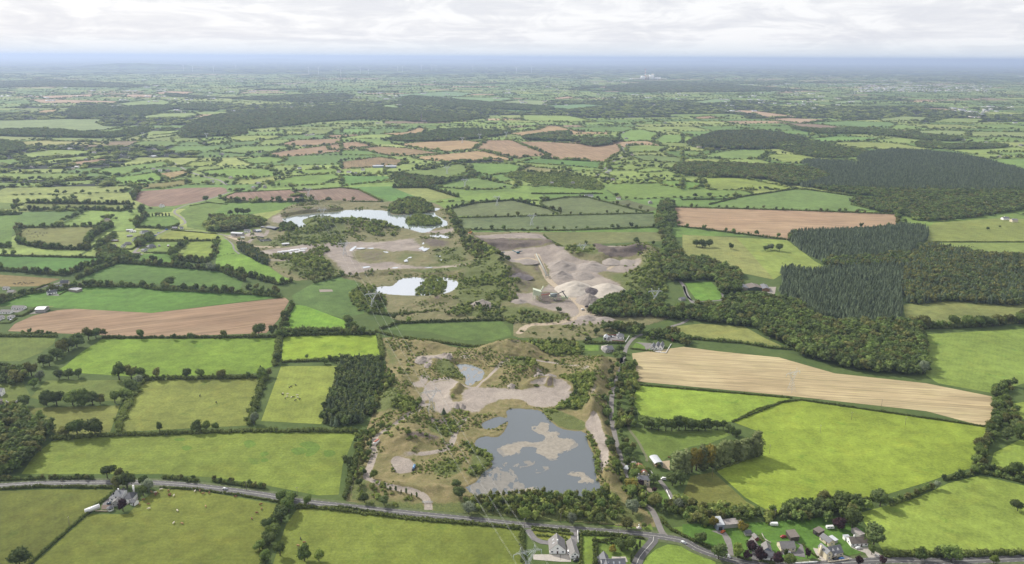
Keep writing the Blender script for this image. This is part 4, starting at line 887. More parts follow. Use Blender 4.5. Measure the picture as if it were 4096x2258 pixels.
algae('large pale algae mat in the middle of the big pond', 'u 460,195 520,175 580,140 650,160 640,215 620,240 700,240 740,260 760,300 860,320 915,355 870,430 800,450 720,490 740,520 650,540 560,500 500,460 500,420 400,410 340,420 330,470 240,490 160,490 120,430 150,400 260,370 380,350 480,365 560,345 600,320 590,270 500,245', .22, 1)
algae('small pale algae mat at the right of the big pond', 'u 860,705 940,675 1020,690 1040,720 1120,760 1100,800 1040,805 940,795 980,760 960,730', .28, 2)
algae('thin veil of algae at the lower left of the big pond', 'h 905,840 1000,790 1120,720 1220,660 1260,680 1330,780 1370,860 1240,890 1110,908 1010,900', .40, 3, .79, ALG2)
algae('wisps of algae in the lower middle of the big pond', 'u 260,610 380,560 480,560 470,600 350,620 300,645', .43, 4, .79, ALG2)
algae('wispy algae patch below the middle of the big pond', 'u 490,640 560,610 640,620 720,650 640,660 560,690 500,685', .43, 5, .79, ALG2)
algae('algae along the near shore of the big pond', 'u 370,870 480,835 520,860 560,895 500,915 420,905', .36, 6)
algae('pale weed over the small pond', 'r 1600,640 1800,560 1950,640 2030,690 1960,760 1800,780 1780,850 1840,900 1760,915 1720,850 1740,780', .50, 7, .84)

for lab_, s_, q_ in (('drowned fringe of weed round the large algae mat', 'u 460,195 520,175 580,140 650,160 640,215 620,240 700,240 740,260 760,300 860,320 915,355 870,430 800,450 720,490 740,520 650,540 560,500 500,460 500,420 400,410 340,420 330,470 240,490 160,490 120,430 150,400 260,370 380,350 480,365 560,345 600,320 590,270 500,245', 41), ('drowned fringe of weed round the right-hand algae mat', 'u 860,705 940,675 1020,690 1040,720 1120,760 1100,800 1040,805 940,795 980,760 960,730', 42)):
    algae(lab_, fringe(s_), .50, q_, .77, ALG2)
# ---------------------------------------------------------------- roads
ASPH = paint('asphalt', (.085, .082, .08), .85, raw=True, var=.15, scale=.3); LANE = paint('lane_tarmac', (.165, .152, .14), .9, raw=True, var=.15, scale=.3)
HAUL = paint('haul_road_dust', (.33, .275, .205), .95, raw=True, var=.2, scale=.15); LINEW = paint('road_paint', (.52, .51, .47), .6, raw=True, var=.1)
DRIVE = paint('driveway_tarmac', (.15, .14, .14), .9, raw=True, var=.2, scale=.5); PAVE = paint('pale_paving', (.36, .33, .29), .9, raw=True, var=.15, scale=.6)
VERGE = paint('verge_grass', (.075, .095, .032), .95, raw=True, var=.3, scale=.4); GRAVEL = paint('yard_gravel', (.26, .235, .20), .95, raw=True, var=.2, scale=.3)
def strip(P, w, off=0.0, z=.2, dash=None):
    P = resample(smooth(P, 4), 2.0 if dash else 5.0); d = np.gradient(P, axis=0); d /= np.linalg.norm(d, axis=1)[:, None] + 1e-9; nrm = np.stack([-d[:, 1], d[:, 0]], 1)
    a, b = P + nrm * (off + w / 2), P + nrm * (off - w / 2); n = len(P)
    V = np.empty((2 * n, 3)); V[0::2, :2] = a; V[1::2, :2] = b; V[:, 2] = z
    i = np.arange(n - 1)
    if dash: i = i[(i % (dash[0] + dash[1])) < dash[0]]
    return V, np.stack([2 * i, 2 * i + 1, 2 * i + 3, 2 * i + 2], 1)
def road(name, s, w, mat, z=.2, lines=None, zf=None):
    P = G(s); V, F = strip(P, w, 0, z)
    o = tag(link(bpy.data.objects.new(name, mesh_np(name, V, F, [mat]))), None, None, None, 'structure')
    for nm, off, ww, dash in lines or []:
        V, F = strip(P, ww, off, z + .012, dash); link(bpy.data.objects.new(nm, mesh_np(nm, V, F, [LINEW])), o)
    return o
MAIN = 'g -150,838 0,832 300,815 600,808 1000,808 1250,815 1500,838 1700,862 2000,903 2200,943 2559,983 h 500,1038 1000,1088 1400,1130 1800,1162 2200,1192 2400,1215 2560,1245 i 100,1298 220,1345 400,1395 600,1425 900,1430 1250,1405 1550,1391 1900,1397 2250,1390 2700,1368'
road('verge', MAIN, 14, VERGE, .17)
road('main_road', MAIN, 7.6, ASPH, .21, [('centre_line', 0, .24, None), ('edge_line', 3.2, .16, (1, 2)), ('edge_line', -3.2, .16, (1, 2))])
road('side_road', 'h 2450,1232 2400,1180 2350,1060 2310,1000 2230,950 2180,900 U 1585,1235 1572,1195 1560,1150 1547,1100 1538,1040 1540,995 1552,940 1562,900 q 885,960 960,760 1010,560 1150,370 1300,275 1430,235 1560,190', 5.0, LANE, .2)
road('side_road', 'U 1640,850 1690,822 1720,812 f 95,930 85,880 50,830 25,780 10,740 -20,700', 5, LANE, .2)
road('slip_road', 'k 1880,300 1880,345 1820,420 1730,520 1665,620 1630,760', 7.5, ASPH, .215, [('centre_line', 0, .3, None)])
road('lane', 'v -120,790 300,645 620,530 900,420 1100,355 1300,310 1450,255', 5, LANE, .2)
road('lane', 'p 820,885 1050,840 1160,740 1290,620 1420,540 1560,430 1750,290 1900,220 2060,140 2250,105 d 1290,300 1360,280 1385,262 1355,225 1308,195 1315,168 1400,130 1500,105 1640,65 1720,35', 5.2, LANE, .2)
road('lane', 'd 1270,316 1400,326 1600,346 1700,362', 5, LANE, .2)
road('track', 'd 1675,380 1700,390 1740,430 1750,465 1790,500', 3.2, LANE, .2)
road('lane', 'b 1870,1340 1940,1290 2020,1215 2120,1160 2110,1125 2085,1090', 7, LANE, .2)
road('lane', 'a 1290,1215 1350,1250 1430,1290 1560,1330 1640,1350 1700,1385', 7, LANE, .2)
road('farm_lane', 'f 10,740 30,810 95,855 200,850 280,845 305,820 290,790', 3.5, LANE, .2)
road('driveway', 'l 1060,1160 1030,1050 930,880 800,720', 4, LANE, .22)
road('driveway', 'k 180,200 230,290 300,350 400,380 480,385', 5, DRIVE, .22)
road('driveway', 'k 800,235 800,330 790,400', 5, DRIVE, .22)
road('farm_track', 'x 60,560 60,640 110,720 230,880 300,1020 370,1150 360,1200', 2.6, paint('worn_grass', (.12, .125, .06), .95, raw=True), .2)
def yard(name, s, mat, z=.19): return sheet(name, G(s), None, mat, z=z)
yard('driveway', 'j 700,490 770,500 820,620 700,620', DRIVE); yard('driveway', 'j 1090,500 1300,505 1360,420 1300,370 1390,410 1430,580 1300,560 1110,540', DRIVE)
yard('driveway', 'j 1530,450 1640,470 1680,560 1760,610 1950,590 1930,540 2080,600 2050,640 1700,650 1600,600', PAVE); yard('driveway', 'j 2040,440 2290,440 2300,470 2420,520 2500,590 2300,610 2240,520 2100,470', PAVE)
yard('driveway', 'j 240,215 330,215 420,330 440,420 460,560 380,550 360,420 300,280 150,220', LANE); yard('terrace', 'k 240,540 620,540 620,640 250,610', PAVE); yard('yard', 'k 690,400 750,400 760,640 620,640 610,540 690,540', PAVE)
yard('driveway', 'k 1310,570 1500,570 1530,640 1320,640', PAVE); yard('yard', 'm 640,760 870,520 1000,480 880,720 900,800 640,800', DRIVE); yard('driveway', 'm 1240,270 1340,270 1310,440 1180,440', DRIVE)
yard('deck', 'm 600,800 900,800 960,930 600,940', paint('decking', (.12, .085, .065), .9, raw=True)); yard('yard', 'm 1520,540 1760,540 1740,660 1500,720 1400,800 1150,850 1400,720', PAVE)
yard('driveway', 'q 1230,430 1640,455 1600,560 1540,640 1480,620 1470,540 1380,480', LANE); yard('yard', 'q 530,290 780,270 780,340 1000,380 560,420 500,400', DRIVE); yard('yard', 'q 400,520 560,500 580,600 460,670 390,600', PAVE)
yard('terrace', 'q 1690,640 1900,625 1860,665 1690,650', PAVE); yard('yard', 'v 1060,430 1170,420 1260,470 1420,470 1580,400 1500,390 1400,420 1180,460', DRIVE); yard('yard', 'v 1090,585 1340,590 1330,560 1050,575', DRIVE)
yard('yard', 'v 650,1010 800,950 1000,970 1120,960 1060,980', LANE); yard('yard', 'v 240,930 540,905 540,920 400,975 240,965', DRIVE); yard('yard', 'f 640,745 700,745 690,800 590,780', GRAVEL)
yard('yard', 'o 100,330 230,330 500,350 900,300 960,340 650,400 560,420 300,380', GRAVEL); yard('muck_yard', 'o 400,380 750,340 640,400 560,400', paint('muck', (.13, .10, .075), .95, raw=True))
yard('sand_patch', 'l 830,340 1010,320 1010,520 850,460', paint('sand', (.33, .26, .17), .95, raw=True), .18); yard('bare_ground', 'l 480,840 600,840 680,960 440,980', paint('bare_soil', (.20, .165, .115), .95, raw=True), .18)
yard('bare_ring', 'd 2385,765 2480,765 2490,780 2390,785', paint('trampled_soil', (.22, .19, .155), .95, raw=True), .3)
for s in ('g 1360,545 1400,530 1440,550 1390,570', 'g 1310,480 1380,475 1375,495 1315,495', 'g 1825,510 1870,490 1920,520 1860,550', 'g 1950,590 1990,575 2015,595 1965,612', 'g 2180,560 2260,545 2300,580 2220,600', 'g 1960,635 2000,628 2010,645 1965,655', 'g 2240,520 2330,500 2400,540 2350,600 2290,610 2300,560', 'g 2430,570 2500,570 2510,600 2440,615'):
    sheet('lush_patch', smooth(G(s), 3, True), field_tone((112, 146, 48)), PASTURE, z=.17)
# ---------------------------------------------------------------- woods that read as one mass
wood('f 800,352 1000,335 1300,325 1700,292 1835,330 1800,420 1680,520 1650,640 1640,830 1600,1020 1280,1030 1150,990 950,960 900,870 720,790 760,745 740,628 960,632 1100,612 1070,572 880,472', 'blue-green spruce plantation behind the straw-coloured field', 'conif', 4.5, 10.5, .3)
wood('f 1060,565 1200,545 1450,530 1690,500 1690,590 1420,600 1110,612', 'strip of broadleaf trees across the spruce plantation', 'bronze', 7, 12)
wood('f 1690,560 1800,445 2050,480 2300,525 2620,560 2620,865 2000,855 1680,862 1660,640', 'dark mixed wood right of the spruce plantation', 'mixed', 5.0, 11.5, .3)
wood('f 320,865 450,832 720,850 900,900 960,970 1280,1040 1660,1015 1780,1095 1820,1300 1800,1400 1500,1395 1300,1372 860,1255 800,1195 620,1115 480,1045 60,1000 60,925 200,900 300,922', 'broadleaf wood on the near side of the spruce plantation', 'decid', 7, 13)
wood('c 0,1232 500,1242 900,1262 1100,1332 800,1392 600,1342 0,1312', 'brownish broadleaf forest left of the far spruce forest', 'bronze', 8, 13)
wood('c 880,1222 1100,1210 1330,1232 1300,1192 1420,1142 1700,1132 2100,1170 2300,1220 2620,1310 2620,1430 900,1402 1100,1332', 'large far spruce forest at the right edge', 'conif', 6.0, 13, .2)
wood('f 950,0 1400,10 2620,10 2620,130 2400,200 1850,258 1650,212 1400,165 1500,90 1300,60', 'tangled wood below the far spruce forest', 'decid', 8, 10, gap=.22)
wood('f 1255,112 1300,90 1500,95 1560,140 1400,165', 'scrubby copse beside the far green field', 'decid', 8, 9)
wood('a 1330,1012 1500,890 1850,832 2200,815 2552,795 b 200,800 700,842 1000,862 1100,882 700,922 400,902 0,902 a 2100,952 1830,972 1850,1002 1500,1032', 'long dark wood across the left middle distance', 'bronze', 11, 11, .35, gap=.32)
wood('a 510,865 530,822 700,802 800,802 830,842 720,882 560,892', 'round dark wood beyond the pale field', 'decid', 10, 15, gap=.25); wood('a 790,835 1000,802 1250,792 1280,822 1050,862 930,862', 'dark wood right of the round wood', 'decid', 10, 13, gap=.25)
wood('a 1270,805 1500,782 1620,802 1600,832 1300,817', 'narrow far wood in the left distance', 'decid', 12, 13); wood('a -60,985 300,972 320,1000 400,977 580,992 830,1002 1080,952 1100,992 850,1032 600,1032 -60,1017', 'dark tree belt below the pale field at the left', 'decid', 9, 13)
wood('b 440,752 520,722 700,737 1100,772 1500,802 1520,832 1200,822 700,802 450,782', 'far wooded rise in the middle distance', 'decid', 13, 15, gap=.25); wood('c 30,1072 230,1002 380,987 620,987 910,1042 920,1062 700,1072 640,1117 300,1112 150,1102', 'wood beyond the far green paddocks at the right', 'mixed', 8, 13)
wood('c 700,1072 1000,1062 1150,1102 1380,1132 1330,1172 1000,1182 700,1112', 'scrubby wood in front of the far spruce forest', 'decid', 9, 9); wood('a -60,1062 150,1077 190,1112 120,1142 -60,1132', 'dark wood at the far left edge', 'decid', 9, 12)
wood('b 720,977 1000,972 1230,987 1240,1007 1000,1042 600,1062 300,1052 620,1002', 'dark wood behind the far stubble fields', 'decid', 10, 12, gap=.25); wood('b 1370,1030 1550,1005 1700,992 1720,1042 1990,1045 2080,1062 1920,1097 1820,1092 1700,1062 1400,1052', 'parkland trees behind the widest stubble field', 'decid', 12, 15, gap=.25)
wood('b 1250,1292 1500,1292 1760,1312 1900,1342 1950,1422 1650,1402 1400,1372', 'dark scrub below the tan rough field', 'scrub', 7, 5); wood('b 420,1300 700,1340 900,1330 980,1300 1020,1320 640,1400 440,1390 380,1340', 'tree belt between the far pastures', 'decid', 9, 10)
wood('c 800,950 1000,970 1300,965 1450,975 1700,1000 2050,1035 2050,1060 1750,1045 1400,1005 1000,1000', 'dark belt of trees in the right distance', 'decid', 12, 12); wood('c 1740,1090 1800,1060 1880,1080 2050,1100 1880,1115', 'copse in the right distance', 'decid', 10, 11); wood('c 1880,1090 2350,1085 2400,1110 2000,1120', 'far tree belt at the right', 'decid', 11, 11)
wood('b 1700,680 1900,640 2100,690 2552,690 c 400,690 900,680 1080,690 400,640 0,620 b 2300,620', 'far dark bog woods below the cement works', 'bronze', 28, 13, gap=.42); wood('a 1250,700 1500,740 2552,700 2552,760 2000,760', 'far wooded country in the left distance', 'bronze', 26, 12, gap=.48)
wood('a -60,620 400,600 1100,640 900,655 300,650 -60,660', 'far dark wood in the left distance', 'bronze', 30, 13, gap=.42)
wood('U 858,912 880,908 950,905 962,915 945,985 915,1062 810,1066 835,990', 'young mixed plantation left of the gravel pit', 'plant', 4.4, 9)
wood('e 1850,945 1960,860 2120,810 2330,855 2450,935 2552,905 2552,1000 2280,975 2050,985', 'dark wood beside the quarry entrance', 'decid', 6.5, 12)
wood('f -30,990 60,1000 60,930 -20,930', 'trees by the bend of the side road', 'decid', 7, 11)
wood('U 1570,905 1592,900 1604,955 1592,1010 1602,1085 1583,1100 1605,1160 1612,1195 1590,1190 1568,1120 1552,1050 1553,990 1562,945', 'belt of trees between the side road and the bright fields', 'belt', 5.5, 8, .4, gap=.3)
wood('U 1548,935 1552,905 1540,950 1528,1000 1524,1040 1540,1110 1556,1165 1572,1215 1582,1240 1572,1242 1556,1190 1532,1100 1518,1040 1520,990', 'scrub along the right bank of the gravel pit', 'scrub', 4.6, 4, .4, zf=site_z, gap=.35)
wood('e 2385,130 2470,125 2490,250 2455,350 2510,480 2552,560 2560,700 2445,705 2400,640 2385,560 2420,430 2360,300', 'tall tree belt right of the quarry', 'decid', 8.5, 13, .35, gap=.15)
wood('f 0,560 150,545 250,590 420,640 420,690 300,720 200,700 0,695', 'trees around the farm beyond the quarry', 'decid', 8, 12); wood('f 270,720 340,680 430,720 430,800 280,800', 'dense dark trees in front of the farm sheds', 'decid', 6.5, 13)
wood('e 820,180 880,260 900,340 960,440 1080,470 1250,600 1180,640 960,520 880,420 840,300 780,200', 'tree belt between the lakes and the quarry', 'belt', 7, 7.5, .4, zf=quarry_z, gap=.22)
wood('e 480,262 560,217 700,237 740,282 560,292', 'wooded island in the quarry lake', 'scrub', 5.5, 7, zf=quarry_z); wood('e 350,192 420,122 560,92 690,162 600,200', 'wooded spit in the quarry lake', 'belt', 6.5, 9, zf=quarry_z)
wood('e 0,242 150,242 300,292 420,302 380,372 0,352 d 2400,380 2300,330 2320,270', 'scrub-covered mound below the quarry lake', 'scrub', 8.5, 6.5, zf=quarry_z, gap=.38); wood('d 2080,330 2250,300 2552,360 2552,460 2300,450 2100,400', 'scrub between the yard and the quarry lake', 'scrub', 8, 5, .4, zf=quarry_z, gap=.45)
wood('e 565,805 590,732 700,672 770,712 770,782 690,812', 'scrub on the island in the mid pond', 'scrub', 5.5, 5, zf=quarry_z, gap=.15); wood('d 1560,320 1570,260 1620,225 1700,250 1940,240 1960,290 1750,330 1620,335', 'wood behind the quarry yard', 'belt', 8.5, 13, gap=.3)
wood('d 2100,330 2110,290 2200,290 2210,325', 'dark pines by the yard', 'decid', 6, 11); wood('d 2010,520 2150,555 2320,545 2460,480 2400,455 2300,500 2130,510', 'scrub bank below the white yard', 'scrub', 6, 5, zf=quarry_z)
wood('d 1780,430 1830,430 1980,520 2005,545 2000,582 1960,578 1860,520 1790,470', 'dense dark conifer belt beside the yard', 'mixed', 4.6, 9)
wood('e 70,800 160,740 290,790 330,900 200,950 80,870', 'scrub at the foot of the mid pylon', 'scrub', 5.5, 5, zf=quarry_z); wood('e 760,960 900,900 1150,900 1300,940 1560,960 1700,980 1640,1020 1300,1030 1200,1000', 'dark scrub belt in front of the quarry plant', 'belt', 6.5, 5, .4, zf=quarry_z, gap=.25)
wood('e 1000,700 1200,660 1320,740 1310,860 1180,870 900,800 860,740', 'scrub on the slope left of the quarry plant', 'scrub', 8, 6, zf=quarry_z, gap=.45); wood('e 2140,640 2300,600 2420,660 2440,800 2380,860 2250,830 2120,720', 'scrub on the right flank of the quarry', 'scrub', 8.5, 6, zf=quarry_z, gap=.45)
wood('e 1600,470 1800,440 1900,520 1760,545 1650,520', 'scrub island inside the quarry', 'scrub', 8, 5, zf=quarry_z, gap=.45); wood('d 2180,570 2350,545 2500,640 2300,690 2200,640', 'scrub on the hummock beside the bright green field', 'scrub', 8, 6, zf=quarry_z, gap=.3)
wood('s 330,630 560,590 760,640 800,720 700,740 480,640 340,660', 'bright scrub on the mound in the gravel pit', 'scrub', 4, 4, zf=site_z, gap=.1)
wood('s 1200,780 1450,780 1760,820 1780,1000 1640,1200 1680,1380 1300,1350 1120,1320 1350,1180 1440,1000 1260,860', 'willow scrub right of the pale gravel floor', 'gorse', 3.6, 4.2, zf=site_z, gap=.12)
wood('s 780,300 1480,255 1560,400 1000,440', 'rounded scrub along the top edge of the gravel pit', 'scrub', 5.5, 5, zf=site_z, gap=.3); wood('t 1490,410 1850,560 1840,700 1680,850 1560,790 1660,620', 'scrub on the left shore of the big pond', 'gorse', 3.4, 3.6, zf=site_z, gap=.15)
wood('t 1060,190 1460,170 1380,380 1200,300', 'scrub beside the site track', 'gorse', 4.2, 3, zf=site_z, gap=.35); wood('r 330,480 380,640 500,830 460,900 300,760', 'scrub along the left rim of the gravel pit', 'belt', 5, 6, zf=site_z)
wood('r 150,1100 300,900 480,900 520,960 300,1150 200,1417 0,1417', 'trees on the left slope of the gravel pit', 'belt', 5, 7, zf=site_z, gap=.2); wood('r 450,1380 600,1250 950,1200 960,1280 830,1417', 'bushes on the slope beside the site track', 'scrub', 4.6, 5, zf=site_z, gap=.15)
wood('t 200,330 400,280 520,230 520,290 400,420 390,560 330,760 280,880 180,900 200,700', 'trees and bushes between the site track and the pasture', 'belt', 5, 6, zf=site_z, gap=.1)
wood('u 1070,240 1100,300 1170,400 1190,540 1220,660 1200,740 1270,850 1240,860 1180,760 1150,560 1080,330', 'bushes along the right shore of the big pond', 'gorse', 4, 3.5, zf=site_z, gap=.2)
wood('h 2130,965 2300,1000 2559,960 i 0,985 U 1700,1300 1660,1300 1625,1250 1595,1215', 'trees around the side road below the farmhouse', 'belt', 5.5, 8, gap=.12)
wood('g -30,740 60,560 180,500 340,400 360,470 270,600 200,680 130,760', 'thick trees at the left edge beside the patchy pasture', 'decid', 6.5, 13); wood('w -40,1000 -40,850 100,740 200,720 300,840 470,930 450,1000 330,1060 100,1090', 'grove at the left edge below the white house', 'decid', 7, 12, .25)
wood('w -40,420 40,350 220,380 230,480 60,510 -40,480', 'trees behind the white house at the left edge', 'decid', 7, 11)
wood('h 920,965 1200,925 1480,900 1560,930 1800,920 2000,890 2080,985 2120,1080 1900,1095 1400,1075 1000,1030', 'belt of scrub and young trees between the big pond and the road', 'belt', 5, 6.5, zf=site_z, gap=.12)
wood('i 0,1000 330,1010 640,1030 690,1080 640,1110 300,1110 0,1105', 'tree belt behind the workshop', 'belt', 6, 8); wood('i 720,1090 740,1030 960,1000 1150,960 1400,990 1440,1010 1300,1060 1150,1120 940,1110', 'tree belt behind the caravans', 'decid', 6.5, 10)
wood('p 0,740 130,520 400,420 560,300 650,260 600,330 480,500 180,640 60,760', 'thick trees left of the hamlet', 'decid', 7, 12); wood('p 80,930 300,780 560,760 750,830 900,920 1100,960 1200,1080 700,1090 300,1060', 'big trees below the hamlet', 'decid', 8, 12, gap=.12)
wood('p 1180,640 1200,500 1300,430 1420,480 1400,640', 'tall trees in the middle of the hamlet', 'decid', 6.5, 12); wood('p 1420,480 1420,380 1500,300 1650,340 1680,440 1560,520', 'dark round trees by the lane in the hamlet', 'decid', 6.5, 12)
wood('q 1400,330 1500,240 1950,180 2300,260 2560,400 2570,520 2200,460 1900,380 1600,380', 'trees behind the white gabled bungalow', 'decid', 7, 10, gap=.2); wood('q 330,160 500,90 1000,60 1100,140 900,170 500,190', 'trees behind the two bungalows', 'decid', 7, 11, gap=.1); wood('q 1060,260 1100,120 1440,150 1430,230 1250,260', 'dark trees by the bend of the side road', 'decid', 7, 12)
wood('s 640,200 760,150 1300,180 1500,190 1620,300 1400,270 700,290', 'trees along the top boundary of the gravel pit', 'belt', 6.5, 7, gap=.25)
for sgn, nm in ((1, 'left'), (-1, 'right')):
    P = resample(smooth(G('U 1600,1250 1585,1235 1572,1195 1560,1150 1547,1100 1538,1040 1540,995 1552,940 1562,905'), 4), 6); d_ = np.gradient(P, axis=0); d_ /= np.linalg.norm(d_, axis=1)[:, None]
    P = P + sgn * 5.2 * np.stack([-d_[:, 1], d_[:, 0]], 1)
    tree_row(P, 'on the %s bank of the side road beside the pit' % nm, 9, 8, kinds=('broad', 'dark', 'brown'), w=1.0, prob=.8)
